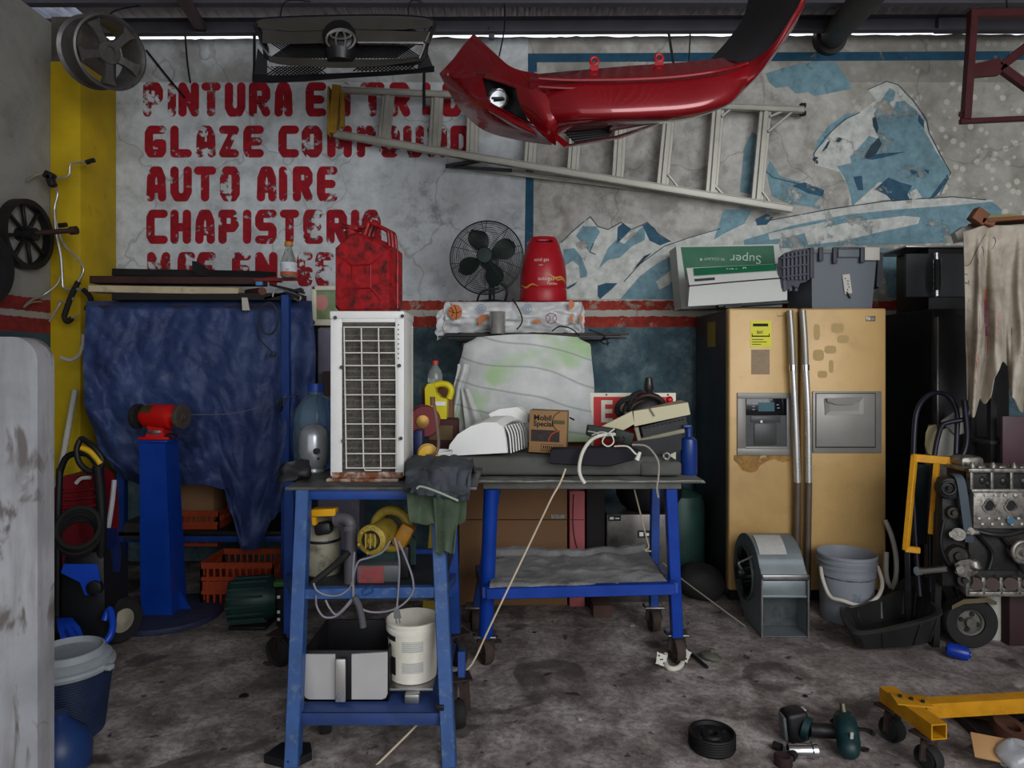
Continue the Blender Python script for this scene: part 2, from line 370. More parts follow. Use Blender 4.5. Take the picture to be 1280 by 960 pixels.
# ---- painted sign and mural on the back wall (paint films, children of the wall)
def peel_mat(name, col, scale, thr, shade=.25, soft=.04):
    m, nt, b, co = base_mat(name)
    n = nt.noise(co, scale, 8, .62, .25); n2 = nt.noise(co, 16, 5, .6); c = lin(col)
    cc = nt.ramp(n2, [(.3, tuple(k*(1-shade) for k in c)), (.7, tuple(min(1, k*(1+shade)) for k in c))])
    nt.l.new(cc, b.inputs['Base Color']); b.inputs['Roughness'].default_value = .8; b.inputs['Specular IOR Level'].default_value = .25
    nt.l.new(nt.ramp(n, [(thr-soft, 0.0), (thr+soft, 1.0)]), b.inputs['Alpha']); return m
GL = {
 'A': [[(0, 0), (.06, .72), (.3, 1), (.7, 1), (.94, .72), (1, 0)], [(.1, .32), (.9, .32)]],
 'C': [[(1, 1), (.15, 1), (0, .85), (0, .15), (.15, 0), (1, 0)]],
 'D': [[(0, 0), (0, 1), (.7, 1), (1, .75), (1, .25), (.7, 0), (0, 0)]],
 'E': [[(1, 1), (.12, 1), (0, .85), (0, .15), (.12, 0), (1, 0)], [(0, .5), (.85, .5)]],
 'G': [[(1, 1), (.15, 1), (0, .85), (0, .15), (.15, 0), (.9, 0), (1, .1), (1, .42), (.6, .42)]],
 'H': [[(0, 0), (0, 1)], [(1, 0), (1, 1)], [(0, .48), (1, .48)]],
 'I': [[(.5, 0), (.5, 1)]],
 'L': [[(0, 1), (0, 0), (1, 0)]],
 'M': [[(0, 0), (0, 1), (.5, .35), (1, 1), (1, 0)]],
 'N': [[(0, 0), (0, 1), (1, 0), (1, 1)]],
 'O': [[(0, .15), (0, .85), (.2, 1), (.8, 1), (1, .85), (1, .15), (.8, 0), (.2, 0), (0, .15)]],
 'P': [[(0, 0), (0, 1), (.8, 1), (1, .85), (1, .58), (.8, .45), (0, .45)]],
 'R': [[(0, 0), (0, 1), (.8, 1), (1, .85), (1, .6), (.8, .48), (0, .48)], [(.55, .48), (1, 0)]],
 'S': [[(1, 1), (.15, 1), (0, .85), (0, .6), (.15, .5), (.85, .5), (1, .4), (1, .15), (.85, 0), (0, 0)]],
 'T': [[(-.1, 1), (1.1, 1)], [(.5, 1), (.5, 0)]],
 'U': [[(0, 1), (0, .2), (.2, 0), (.8, 0), (1, .2), (1, 1)]],
 'Z': [[(0, 1), (1, 1), (0, 0), (1, 0)]]}
_k = [0]
def wallpoly(mb, pts, dy=.0015):
    _k[0] += 1; y = YW-dy-.00002*(_k[0] % 40)
    mb.add([(PX(a, YW), y, PZ(b2, YW)) for a, b2 in pts], [tuple(range(len(pts)))])
def stroke(mb, a, c, w):
    dx, dy = c[0]-a[0], c[1]-a[1]; ang = math.atan2(dy, dx); out = []
    for k in range(9): t = ang+PI/2+PI*k/8; out.append((a[0]+w*math.cos(t), a[1]+w*math.sin(t)))
    for k in range(9): t = ang-PI/2+PI*k/8; out.append((c[0]+w*math.cos(t), c[1]+w*math.sin(t)))
    wallpoly(mb, out)
def letter(mb, ch, x, y0, y1, w=26, hw=5.3):
    X0, X1, Y0, Y1 = x+hw, x+w-hw, y0+hw, y1-hw
    for line in GL[ch]:
        q = [(X0+(X1-X0)*a, Y1+(Y0-Y1)*c) for a, c in line]
        for a, c in zip(q, q[1:]): stroke(mb, a, c, hw)
rows = [
 (103, 146, [('P', 179, 25), ('I', 204, 22), ('N', 223, 26), ('T', 253, 22), ('U', 281, 26), ('R', 311, 27), ('A', 343, 23), ('E', 382, 26), ('I', 421, 24), ('T', 452, 27), ('R', 487, 26), ('I', 522, 22), ('D', 553, 27)]),
 (157, 197, [('G', 181, 27), ('L', 213, 27), ('A', 245, 25), ('Z', 274, 25), ('E', 304, 26), ('C', 348, 26), ('O', 377, 26), ('M', 409, 31), ('P', 446, 24), ('O', 474, 26), ('U', 504, 26), ('N', 534, 25), ('D', 563, 27)]),
 (208, 252, [('A', 183, 25), ('U', 213, 27), ('T', 244, 25), ('O', 275, 25), ('A', 321, 25), ('I', 346, 16), ('R', 366, 25), ('E', 396, 26)]),
 (262, 305, [('C', 183, 27), ('H', 213, 26), ('A', 244, 25), ('P', 273, 26), ('I', 301, 16), ('S', 319, 27), ('T', 351, 22), ('E', 379, 25), ('R', 408, 26), ('I', 436, 16), ('A', 451, 26)]),
 (315, 358, [('M', 184, 29), ('E', 222, 22), ('S', 246, 24), ('E', 290, 24), ('N', 319, 28), ('G', 371, 20), ('E', 394, 23)])]
mb1 = MB(); mb2 = MB()
worn = {(0, 'P'), (0, 'T'), (1, 'A'), (1, 'Z'), (1, 'P'), (1, 'O'), (1, 'U'), (1, 'N'), (3, 'P'), (3, 'E'), (4, 'S'), (4, 'G'), (0, 'I'), (4, 'E'), (4, 'M'), (2, 'O')}
for ri, (a, c, ls) in enumerate(rows):
    for ch, x, w in ls: letter(mb2 if (ri, ch) in worn else mb1, ch, x, a, c, w)
mb1.build('painted_lettering', peel_mat('red_sign_paint', '#8f1420', 9, .40), WALL, 'red stencilled shop services')
mb2.build('worn_lettering', peel_mat('flaking_sign_paint', '#8a1822', 11, .465), WALL, 'flaking red letters')
# blue frame line of the mural
bl = MB()
wallpoly(bl, [(660, 67), (1280, 64), (1280, 75), (660, 78)]); wallpoly(bl, [(660, 67), (671, 67), (671, 90), (660, 90)])
wallpoly(bl, [(659, 90), (668, 90), (666, 376), (655, 376)])
bl.build('border_line', peel_mat('dark_blue_line_paint', '#234a61', 7, .36), WALL, 'dark blue painted border')
cA, cB, cC, cD = MB(), MB(), MB(), MB()
# mountains
wallpoly(cD, [(700, 305), (716, 290), (722, 285), (737, 272), (748, 284), (762, 287), (776, 279), (790, 280), (815, 290), (838, 303), (862, 297), (900, 285), (960, 280), (1000, 275), (1000, 330), (960, 372), (700, 374)])
wallpoly(cA, [(720, 295), (728, 283), (745, 283), (750, 290), (742, 304), (737, 315), (728, 305)])
wallpoly(cA, [(748, 336), (760, 310), (770, 300), (780, 305), (800, 286), (806, 284), (806, 300), (790, 308), (775, 322), (760, 325)])
wallpoly(cB, [(771, 305), (772, 284), (779, 279), (789, 287), (780, 296)]); wallpoly(cB, [(803, 282), (809, 279), (818, 285), (824, 295), (837, 302), (825, 307), (812, 301)])
wallpoly(cA, [(704, 312), (718, 310), (727, 322), (734, 340), (733, 346), (725, 348), (724, 333), (716, 326), (705, 333)])
wallpoly(cB, [(747, 357), (757, 354), (772, 354), (764, 362), (750, 374), (747, 370)])
wallpoly(cA, [(775, 374), (800, 345), (820, 330), (848, 315), (848, 374)]); wallpoly(cC, [(790, 338), (805, 320), (815, 316), (800, 330)])
wallpoly(cB, [(707, 360), (722, 352), (718, 357), (709, 362)])
# sky wash above the bear and ice around it
wallpoly(cA, [(957, 92), (985, 83), (1020, 77), (1044, 78), (1060, 100), (1064, 111), (1040, 116), (1018, 120), (1010, 115), (995, 117), (985, 108), (970, 110), (962, 104)])
wallpoly(cA, [(925, 240), (930, 185), (940, 165), (950, 172), (943, 200), (948, 245)])
wallpoly(cA, [(958, 215), (962, 200), (975, 220), (1000, 228), (1030, 245), (1025, 262), (1010, 258), (985, 255), (965, 245)])
wallpoly(cB, [(990, 232), (1005, 228), (1030, 238), (1028, 246), (1010, 242)])
wallpoly(cB, [(944, 274), (958, 267), (966, 272), (958, 281), (946, 282)]); wallpoly(cA, [(905, 262), (940, 262), (930, 280), (905, 292), (892, 300)])
# bear: pale coat, blue shade, dark folds
wallpoly(cD, [(1016, 205), (1018, 190), (1035, 168), (1055, 150), (1075, 140), (1095, 125), (1085, 112), (1108, 102), (1120, 104), (1140, 125), (1157, 150), (1160, 165), (1175, 195), (1187, 215), (1175, 243), (1150, 250), (1100, 250), (1060, 262), (1062, 240), (1050, 215), (1025, 208)])
wallpoly(cA, [(1092, 142), (1106, 118), (1112, 110), (1119, 115), (1116, 128), (1130, 126), (1145, 138), (1155, 152), (1155, 163), (1170, 190), (1187, 215), (1176, 240), (1160, 248), (1140, 248), (1128, 232), (1112, 228), (1098, 228), (1085, 240), (1065, 258), (1062, 240), (1055, 222), (1046, 208), (1064, 204), (1062, 196), (1074, 184), (1086, 170), (1098, 174)])
wallpoly(cA, [(1018, 190), (1022, 175), (1035, 158), (1056, 143), (1074, 141), (1060, 148), (1042, 162), (1030, 178)])
wallpoly(cB, [(1093, 237), (1110, 222), (1125, 228), (1140, 232), (1134, 243), (1137, 250), (1115, 252), (1108, 244)])
wallpoly(cB, [(1066, 221), (1077, 220), (1079, 238), (1072, 238)]); wallpoly(cB, [(1148, 142), (1154, 152), (1155, 161), (1147, 152)])
wallpoly(cB, [(1078, 198), (1100, 192), (1132, 190), (1105, 197), (1090, 200)]); wallpoly(cB, [(1137, 212), (1147, 214), (1148, 222), (1139, 219)]); wallpoly(cB, [(1154, 212), (1161, 213), (1160, 218), (1157, 215)])
wallpoly(cB, [(1160, 250), (1184, 218), (1186, 223), (1170, 245)])
wallpoly(cC, [(1080, 196), (1088, 182), (1098, 172), (1102, 180), (1094, 194), (1084, 199)]); wallpoly(cC, [(1044, 177), (1048, 172), (1053, 173), (1049, 178)]); wallpoly(cC, [(1015, 199), (1018, 196), (1023, 197), (1022, 206), (1018, 203)])
wallpoly(cC, [(1027, 190), (1034, 178), (1038, 175), (1033, 187)]); wallpoly(cC, [(1090, 148), (1094, 146), (1098, 160), (1096, 168), (1091, 158)])
# ice shelf under the bear
wallpoly(cD, [(850, 300), (900, 285), (960, 275), (1040, 262), (1110, 252), (1190, 247), (1240, 250), (1250, 262), (1200, 272), (1100, 280), (900, 305), (850, 308)])
wallpoly(cA, [(930, 300), (990, 282), (1060, 268), (1120, 262), (1200, 256), (1240, 252), (1252, 262), (1250, 272), (1210, 290), (1205, 303), (1100, 306), (930, 312)])
wallpoly(cA, [(1100, 310), (1135, 312), (1135, 372), (1110, 372)])
wallpoly(cD, [(1005, 290), (1060, 278), (1130, 270), (1150, 272), (1147, 280), (1100, 290), (1050, 302), (1010, 306)])
PALE = peel_mat('pale_mural_paint', '#bfc1bb', 5, .36)
cD.build('mural_snow', PALE, WALL)
cE = MB()
wallpoly(cE, [(1005, 290), (1060, 278), (1130, 270), (1150, 272), (1147, 280), (1100, 290), (1050, 302), (1010, 306)]); wallpoly(cE, [(960, 292), (1000, 284), (1040, 276), (1030, 284), (990, 296), (962, 300)])
wallpoly(cE, [(1137, 240), (1145, 236), (1152, 247), (1140, 250)]); wallpoly(cE, [(1112, 128), (1120, 124), (1118, 134), (1112, 138)]); wallpoly(cE, [(820, 352), (838, 338), (846, 342), (836, 356), (824, 362)])
wallpoly(cE, [(1020, 200), (1032, 186), (1050, 182), (1058, 188), (1046, 192), (1030, 206)]); cE.v = [p+V((0, -.0024, 0)) for p in cE.v]; cE.build('mural_highlight', PALE, WALL)
def line(pts, w=.55):
    for a, c in zip(pts, pts[1:]): stroke(cC, a, c, w)
line([(702, 303), (716, 289), (724, 282), (738, 271), (747, 283), (760, 287), (776, 278), (789, 287), (803, 281), (809, 278), (823, 293), (838, 302)]); line([(742, 304), (737, 315), (744, 318)]); line([(780, 352), (800, 330), (830, 308), (862, 297), (900, 286)])
line([(1018, 205), (1017, 192), (1033, 170), (1055, 150), (1074, 141)]); line([(1085, 112), (1108, 102), (1122, 106), (1142, 127), (1158, 150), (1161, 166), (1176, 195), (1188, 216), (1175, 243)]); line([(960, 276), (1040, 261), (1110, 251), (1190, 246), (1232, 250)]); line([(958, 215), (966, 222), (990, 228), (1015, 234), (1030, 243)])
for q in (cA,):
    q.v = [p+V((0, -.0012, 0)) for p in q.v]
for q in (cB, cC): q.v = [p+V((0, -.0024, 0)) for p in q.v]
cA.build('mural_ice', peel_mat('ice_blue_paint', '#71919b', 5, .38), WALL)
cB.build('mural_shadow', peel_mat('deep_blue_paint', '#34566a', 7, .36), WALL)
cC.build('mural_outline', peel_mat('slate_mural_paint', '#34454d', 8, .36), WALL)
# ================================================================ things hung high on the walls and from the roof
# ---- alloy wheel in the upper corner
c = P(130, 66, 4.0); ax = V((.84, -.5, -.22)).normalized(); K = .92
T = thing('alloy_wheel', 'dusty five-spoke alloy car rim hung high in the corner above the yellow column', 'wheel rim', c)
RIM = M('dusty_alloy', '#5d5a58', .42, .55, .15, '#332f2c', .38, 14)
b = MB(); b.lathe([(.198, -.13), (.222, -.128), (.226, -.115), (.205, -.105), (.19, -.06), (.188, .02), (.198, .06), (.222, .075), (.226, .088), (.214, .092), (.202, .08), (.186, .05), (.176, -.06), (.186, -.12), (.198, -.13)], c, ax, 48, False)
b.v = [c+(p-c)*K for p in b.v]
b.build('barrel', RIM, T)
ref = ax.orthogonal().normalized(); oth = ax.cross(ref)
def rp(r, a, z): return c+(ref*(r*math.cos(a))+oth*(r*math.sin(a))+ax*z)*K
for k in range(5):
    a0 = 2*PI*k/5+.35; b = MB()
    b.loft([[rp(.045, a0-.75, .035), rp(.045, a0+.75, .035), rp(.045, a0+.75, .06), rp(.045, a0-.75, .06)],
            [rp(.1, a0-.26, .045), rp(.1, a0+.26, .045), rp(.1, a0+.22, .075), rp(.1, a0-.22, .075)],
            [rp(.16, a0-.2, .05), rp(.16, a0+.2, .05), rp(.16, a0+.17, .08), rp(.16, a0-.17, .08)],
            [rp(.198, a0-.24, .055), rp(.198, a0+.24, .055), rp(.198, a0+.22, .084), rp(.198, a0-.22, .084)]])
    b.build('spoke', RIM, T)
b = MB(); b.lathe([(.072, .02), (.075, .06), (.066, .074), (.035, .076), (.033, .066), (0, .066)], c, ax, 30); b.v = [c+(p-c)*K for p in b.v]
for k in range(5): a0 = 2*PI*k/5; b.cyl(rp(.053, a0, .07), rp(.053, a0, .079), .008, n=8)
b.build('hub', RIM, T)
b = MB(); b.tube([c+V((0, 0, .19)), c+V((.01, .1, .3)), V((c.x+.01, c.y+.38, 3.73))], .005, 6); b.build('hanging_wire', DARK, T)

# ---- black car grille
GR = M('black_grille', '#19191b', .35, 0, .2, '#4a453f', .3, 8); GRD = M('dusty_grille_trim', '#3c3934', .55, .1, .2, '#232120', .3, 6)
d = 3.8; o = P(430, 62, d)
T = thing('car_grille', 'black car front grille with an oval badge hung from the roof beam', 'car grille', o)
def G(px, py, dd=0.0): return P(px, py, d+dd)
def loop(mb, pts, r, closed=True): mb.tube([G(*p) for p in pts], r, 8, closed, 3)
b = MB()   # surround: thick tapering band around the opening
out = [(322, 28), (360, 24), (430, 22), (500, 22), (541, 27), (538, 42), (532, 58), (526, 76), (480, 79), (430, 81), (380, 79), (338, 74), (332, 60), (326, 44)]
loop(b, out, .017)
b.build('grille_surround', GR, T)
b = MB()   # upper valance
b.loft([[G(x, y0, -.01), G(x, y1, -.03), G(x, y1, .05), G(x, y0, .06)] for x, y0, y1 in [(322, 26, 34), (360, 22, 39), (400, 21, 38), (430, 20, 36), (470, 20, 37), (505, 21, 37), (541, 26, 33)]]); b.build('upper_valance', GRD, T)
b = MB()
b.loft([[G(x, y0, -.02), G(x, y1, -.045), G(x, y1, .02), G(x, y0, .03)] for x, y0, y1 in [(328, 38, 54), (360, 38, 55), (400, 37, 54), (430, 36, 54), (470, 37, 53), (505, 39, 54), (537, 40, 54)]]); b.build('middle_bar', GRD, T)
b = MB()
b.loft([[G(x, y0, -.02), G(x, y1, -.045), G(x, y1, .02), G(x, y0, .03)] for x, y0, y1 in [(336, 70, 77), (360, 72, 82), (400, 74, 84), (430, 74, 85), (470, 74, 83), (505, 73, 79), (526, 70, 76)]]); b.build('lower_bar', GRD, T)
b = MB(); b.beam(G(447, 54, -.06), G(530, 54, -.05), .02, .014); b.build('chrome_strip', CHROME, T, 'bright chrome strip right of the badge')
for p, q in (((325, 54), (337, 70)), ((537, 40), (524, 74))): b = MB(); b.beam(G(*p, -.03), G(*q, -.04), .015, .012); b.build('side_strip', STEEL, T, 'thin bright side strip')
def mesh_fill(mb, x0, x1, ya, yb, step, dd, r=.0028):
    n = int((x1-x0)/step)
    for i in range(n+1):
        for sgn in (1, -1):
            xs = x0+i*step; xe = xs+sgn*(yb(xs)-ya(xs))*1.5
            if x0-2 <= xe <= x1+2: mb.beam(G(xs, ya(xs), dd), G(xe, yb(xe), dd), r*2, r*2, b=0)
b = MB()
mesh_fill(b, 338, 526, lambda x: 30, lambda x: 44, 4.2, .02, .0034); mesh_fill(b, 338, 526, lambda x: 53, lambda x: 73, 4.2, .02, .0034)
b.build('mesh_insert', GR, T)
b = MB(); b.lathe([(.092, .05), (.096, -.02), (.088, -.05), (.07, -.062)], G(426, 50, 0), (0, 1, -.1), 36)
b.cyl(G(426, 66, -.02), G(426, 78, -.02), .088, .07, 28)
b.build('badge_mount', GR, T)
b = MB(); cc = G(426, 50, -.075)
def ell(rx, rz, r, dz=0.0): b.tube([cc+V((rx*math.cos(2*PI*k/32), -.004, dz+rz*math.sin(2*PI*k/32))) for k in range(32)], r, 8, True, 1)
ell(.078, .058, .0075); ell(.026, .052, .0065); ell(.056, .022, .0065, .026)
b.build('oval_badge', M('dull_badge', '#6a6763', .35, .6, .15), T, 'dull badge of three interlocking ovals')
b = MB()   # lower black spoiler lip with net
lip = [(317, 102), (320, 60), (324, 58), (332, 78), (380, 84), (430, 88), (500, 82), (528, 72), (534, 64), (543, 90), (500, 94), (430, 98), (380, 102), (340, 104)]
b.loft([[G(x, y0, .0), G(x, y1, -.03), G(x, y1, .01), G(x, y0, .04)] for x, y0, y1 in [(317, 92, 103), (340, 94, 104), (380, 93, 102), (430, 91, 98), (480, 89, 95), (520, 86, 92), (543, 82, 90)]])
b.loft([[G(317, 100, .0), G(317, 100, .04), G(334, 95, .04), G(334, 95, 0)], [G(322, 60, .0), G(322, 60, .04), G(334, 74, .04), G(334, 74, 0)]])
b.loft([[G(543, 88, .0), G(543, 88, .04), G(522, 86, .04), G(522, 86, 0)], [G(533, 62, .0), G(533, 62, .04), G(524, 70, .04), G(524, 70, 0)]])
mesh_fill(b, 334, 412, lambda x: 83, lambda x: 94, 5, .01); mesh_fill(b, 440, 524, lambda x: 80, lambda x: 89, 5, .01)
b.build('lower_lip', GR, T)
for px in (350, 510): b = MB(); b.tube([G(px, 25, .03), V((G(px, 25).x, 3.9, 3.5)), V((G(px, 25).x, 4.39, 3.76))], .004, 6); b.build('hanging_wire', DARK, T)

# ---- red bumper
RB = M('red_car_paint', '#7c0913', .25, .2, .08, '#4a0d11', .2, 3, 0, coat=.7)
RBI = M('raw_bumper_inside', '#2b2a2c', .6, 0, .2, '#4b4745', .3, 4)
T = thing('car_bumper', 'glossy red car bumper with a round fog lamp hung from the roof', 'car bumper', P(780, 130, 3.3))
def surf(rows, mats, name, t=.006, nu=6, label=None, flip=False):
    """rows: lines of (px, py, depth) control points of equal count, swept into a skin with a dark inside"""
    rows = [[P(*p) for p in r] for r in rows]
    rows = [spline(r, nu) for r in rows]
    cols = [spline([r[i] for r in rows], nu) for i in range(len(rows[0]))]
    nv, nc = len(cols[0]), len(cols)
    if len(mats) == 2:
        b = MB(); b.sheet(lambda u, v: cols[round(u*(nc-1))][round(v*(nv-1))], nc-1, nv-1, t)
        nq = (nc-1)*(nv-1)*2
        for i in range(nq): b.m[i] = i % 2 if not flip else 1-i % 2
        return b.build(name, mats, T, label, 50)
    b = MB(); b.sheet(lambda u, v: cols[round(u*(nc-1))][round(v*(nv-1))], nc-1, nv-1, t)
    return b.build(name, mats, T, label, 50)
# left wing, outside
surf([[(592, 42, 3.7), (616, 64, 3.5), (640, 84, 3.35), (672, 92, 3.25)],
      [(578, 58, 3.7), (606, 82, 3.48), (636, 98, 3.3), (674, 106, 3.17)],
      [(566, 74, 3.7), (594, 90, 3.52), (616, 96, 3.38), (664, 116, 3.14)],
      [(550, 91, 3.72), (576, 100, 3.55), (602, 96, 3.42), (645, 108, 3.2)]][::-1], [RB], 'upper_wing', flip=False)
surf([[(550, 91, 3.72), (576, 98, 3.55), (602, 94, 3.42)],
      [(562, 114, 3.7), (584, 116, 3.5), (606, 108, 3.4)],
      [(578, 138, 3.66), (596, 134, 3.46), (612, 126, 3.36)],
      [(606, 162, 3.58), (622, 152, 3.4), (632, 138, 3.3)],
      [(648, 174, 3.46), (660, 166, 3.3), (668, 158, 3.2)],
      [(690, 180, 3.3), (690, 172, 3.2), (676, 164, 3.12)]], [RB], 'lower_wing')
surf([[(645, 104, 3.2), (664, 112, 3.14), (676, 108, 3.12)],
      [(650, 128, 3.2), (674, 134, 3.12), (692, 136, 3.1)],
      [(664, 152, 3.2), (684, 156, 3.12), (697, 152, 3.12)],
      [(672, 164, 3.16), (684, 174, 3.2), (694, 181, 3.25)]], [RB], 'corner_panel')
surf([[(596, 92, 3.46), (622, 96, 3.4), (652, 112, 3.26)],
      [(602, 112, 3.46), (628, 118, 3.42), (654, 130, 3.3)],
      [(612, 130, 3.42), (634, 138, 3.38), (660, 150, 3.25)],
      [(640, 146, 3.3), (656, 152, 3.24), (672, 158, 3.18)]], [BLACK], 'lamp_recess', label='black recess around the fog lamp')
surf([[(606, 130, 3.36), (630, 142, 3.27), (648, 152, 3.22)], [(612, 138, 3.34), (640, 152, 3.22), (670, 166, 3.14)], [(618, 142, 3.35), (644, 158, 3.24), (668, 168, 3.16)]], [RB], 'recess_blade')
fc = P(622, 123, 3.36); fa = V((-.25, -1, -.15)).normalized()
b = MB(); b.lathe([(.052, .06), (.054, -.0), (.048, -.006), (.042, 0), (.04, .012), (0, .014)], fc, -fa, 30); b.build('fog_lamp', CHROME, T, 'round chrome fog lamp')
b = MB(); b.box(fc+fa*.004, (.06, .01, .012), None, .003); b.build('lamp_slot', BLACK, T)
# centre section
cen = [[(664, 93), (662, 99), (664, 112), (678, 138), (686, 154), (686, 170)],
       [(720, 88), (716, 100), (718, 111), (728, 140), (724, 154), (716, 165)],
       [(790, 82), (790, 99), (792, 108), (796, 139), (794, 152), (784, 158)],
       [(850, 78), (854, 95), (856, 104), (862, 134), (858, 148), (848, 152)],
       [(896, 73), (906, 88), (908, 95), (912, 122), (906, 134), (892, 138)],
       [(926, 70), (936, 78), (940, 84), (930, 112), (920, 122), (906, 130)]]
cd = [(3.32, 3.2, 3.17, 3.12, 3.14, 3.25), (3.28, 3.1, 3.05, 3.02, 3.08, 3.22), (3.26, 3.08, 3.02, 3.0, 3.06, 3.2), (3.26, 3.08, 3.02, 3.0, 3.06, 3.2), (3.28, 3.1, 3.04, 3.03, 3.08, 3.2), (3.32, 3.14, 3.1, 3.1, 3.14, 3.22)]
surf([[(*q, dd) for q, dd in zip(r, ds)] for r, ds in zip(cen, cd)], [RB], 'centre_panel')
b = MB(); pts = [P(674, 98, 3.08), P(716, 100, 3.05), P(790, 99, 3.03), P(854, 95, 3.03), P(906, 87, 3.05), P(934, 79, 3.1)]
b.tube(pts, .009, 8); b.tube([p+V((0, .01, -.033)) for p in pts], .008, 8); b.build('groove_bead', RB, T)
# lower lip with black grille
b = MB(); b.loft([[P(684, 166, 3.2), P(690, 162, 3.18), P(692, 168, 3.24)], [P(705, 184, 3.2), P(712, 180, 3.18), P(712, 184, 3.24)], [P(770, 172, 3.18), P(772, 169, 3.16), P(774, 174, 3.24)], [P(826, 153, 3.18), P(826, 151, 3.17), P(828, 154, 3.22)]], True); b.build('lower_lip', RB, T)
b = MB()
for k in range(6): b.beam(P(702+k*3, 162+k*3, 3.22), P(770-k*2, 158+k*2.6, 3.22), .02, .012)
b.build('lower_grille', BLACK, T, 'black slatted lower grille')
b = MB(); b.beam(P(762, 162, 3.16), P(846, 147, 3.16), .03, .012); b.build('lip_strip', M('scuffed_red_strip', '#70494a', .5, 0, .2), T)
# right wing rising to the roof, raw inside and red outer edge
surf([[(886, 76, 3.4), (912, 76, 3.22), (938, 78, 3.12)],
      [(908, 52, 3.45), (940, 56, 3.15), (966, 58, 3.02)],
      [(928, 24, 3.45), (964, 26, 3.1), (988, 26, 2.96)],
      [(936, -4, 3.4), (978, -6, 3.04), (1004, -6, 2.9)],
      [(942, -40, 3.3), (985, -44, 3.0), (1012, -44, 2.86)]], [RBI], 'right_wing', label='unpainted dark inside of the right wing')
surf([[(900, 94, 3.2), (908, 112, 3.12), (900, 132, 3.2)],
      [(936, 78, 3.1), (942, 96, 3.08), (926, 116, 3.16)],
      [(964, 58, 3.0), (966, 68, 3.0), (952, 90, 3.1)],
      [(986, 27, 2.94), (988, 34, 2.95), (978, 56, 3.05)],
      [(1003, -4, 2.88), (1006, 4, 2.9), (1000, 20, 3.0)],
      [(1011, -42, 2.84), (1013, -36, 2.86), (1009, -20, 2.96)]], [RB], 'wing_edge')
for px, py in ((743, 76), (824, 72)):
    b = MB(); p = P(px, py, 3.24); b.loft([b.ring(p+V((0, 0, -.03)), (0, 1, 0), .022, 16), b.ring(p+V((0, .01, -.03)), (0, 1, 0), .022, 16)]); b.torus(p+V((0, .004, 0)), .017, .008, (0, 1, 0), 20, 8)
    b.build('mounting_tab', RED, T)
for q in ([P(624, 70, 3.42), V((P(624, 70, 3.42).x+.02, 4.0, 3.4)), V((-.05, 4.39, 3.76))], [P(985, 0, 3.0), V((1.3, 3.1, 3.5)), V((1.35, 3.2, 3.73))]): b = MB(); b.tube(q, .004, 6); b.build('hanging_wire', DARK, T)

# ---- aluminium step ladder lying along the wall
LD = M('ladder_aluminium', '#a3a197', .42, .55, .1, '#6b665c', .3, 10)
T = thing('step_ladder', 'aluminium step ladder with a yellow end hung sideways on the back wall', 'ladder', P(720, 240, 4.8))
def rail(name, p, q, d0, w, h, mm=LD, label=None):
    b = MB(); a, e = P(*p, d0), P(*q, d0); b.beam(a, e, w, h)
    n = (e-a).normalized().cross(V((0, 1, 0))).normalized()
    for s_ in (-1, 1): b.beam(a+n*s_*h*.5+V((0, -w*.45, 0)), e+n*s_*h*.5+V((0, -w*.45, 0)), .012, .01)
    return b.build(name, mm, T, label)
rail('rail', (418, 168), (990, 262), 4.76, .05, .042)
rail('rail', (418, 113), (1004, 138), 4.76, .045, .035)
rail('rear_rail', (560, 207), (985, 258), 4.86, .03, .03); rail('rear_rail', (880, 130), (1005, 143), 4.86, .03, .025)
for xt, xb, yt, yb2, w in [(486, 480, 118, 176, .05), (547, 543, 121, 187, .05), (592, 590, 122, 195, .045), (668, 662, 126, 207, .05), (722, 716, 128, 216, .05), (778, 772, 130, 224, .045), (838, 828, 132, 233, .055), (898, 889, 134, 244, .055), (957, 946, 136, 254, .055)]:
    b = MB(); b.beam(P(xt, yt-3, 4.77), P(xb, yb2+3, 4.77), w, .035); b.beam(P(xt-3.2, yt, 4.765), P(xb-3.2, yb2, 4.765), .014, .05); b.beam(P(xt+3.2, yt, 4.765), P(xb+3.2, yb2, 4.765), .014, .05); b.build('step', LD, T)
for p, q in [((962, 146), (985, 136)), ((960, 165), (990, 140)), ((950, 235), (965, 256)), ((890, 228), (905, 244)), ((835, 218), (848, 234)), ((902, 146), (916, 134))]: b = MB(); b.beam(P(*p, 4.75), P(*q, 4.75), .012, .018); b.build('brace', LD, T)
b = MB(); b.beam(P(422, 108, 4.76), P(416, 168, 4.76), .07, .06); b.beam(P(428, 114, 4.75), P(428, 160, 4.75), .03, .03); b.beam(P(412, 110, 4.75), P(412, 170, 4.75), .014, .07)
b.build('end_cap', M('aged_yellow_plastic', '#8f6c18', .6, 0, .2, '#4e3c18', .35, 10), T, 'yellow plastic top cap')
for y, dd in ((132, 4.75), (142, 4.8)): b = MB(); b.beam(P(1000, y, dd), P(1007, y, dd), .03, .03); b.build('foot', RUBBER, T)
b = MB(); b.beam(P(557, 208, 4.8), P(616, 198, 4.8), .03, .025); b.beam(P(557, 208, 4.82), P(640, 213, 4.8), .02, .02); b.build('spreader', DARK, T)

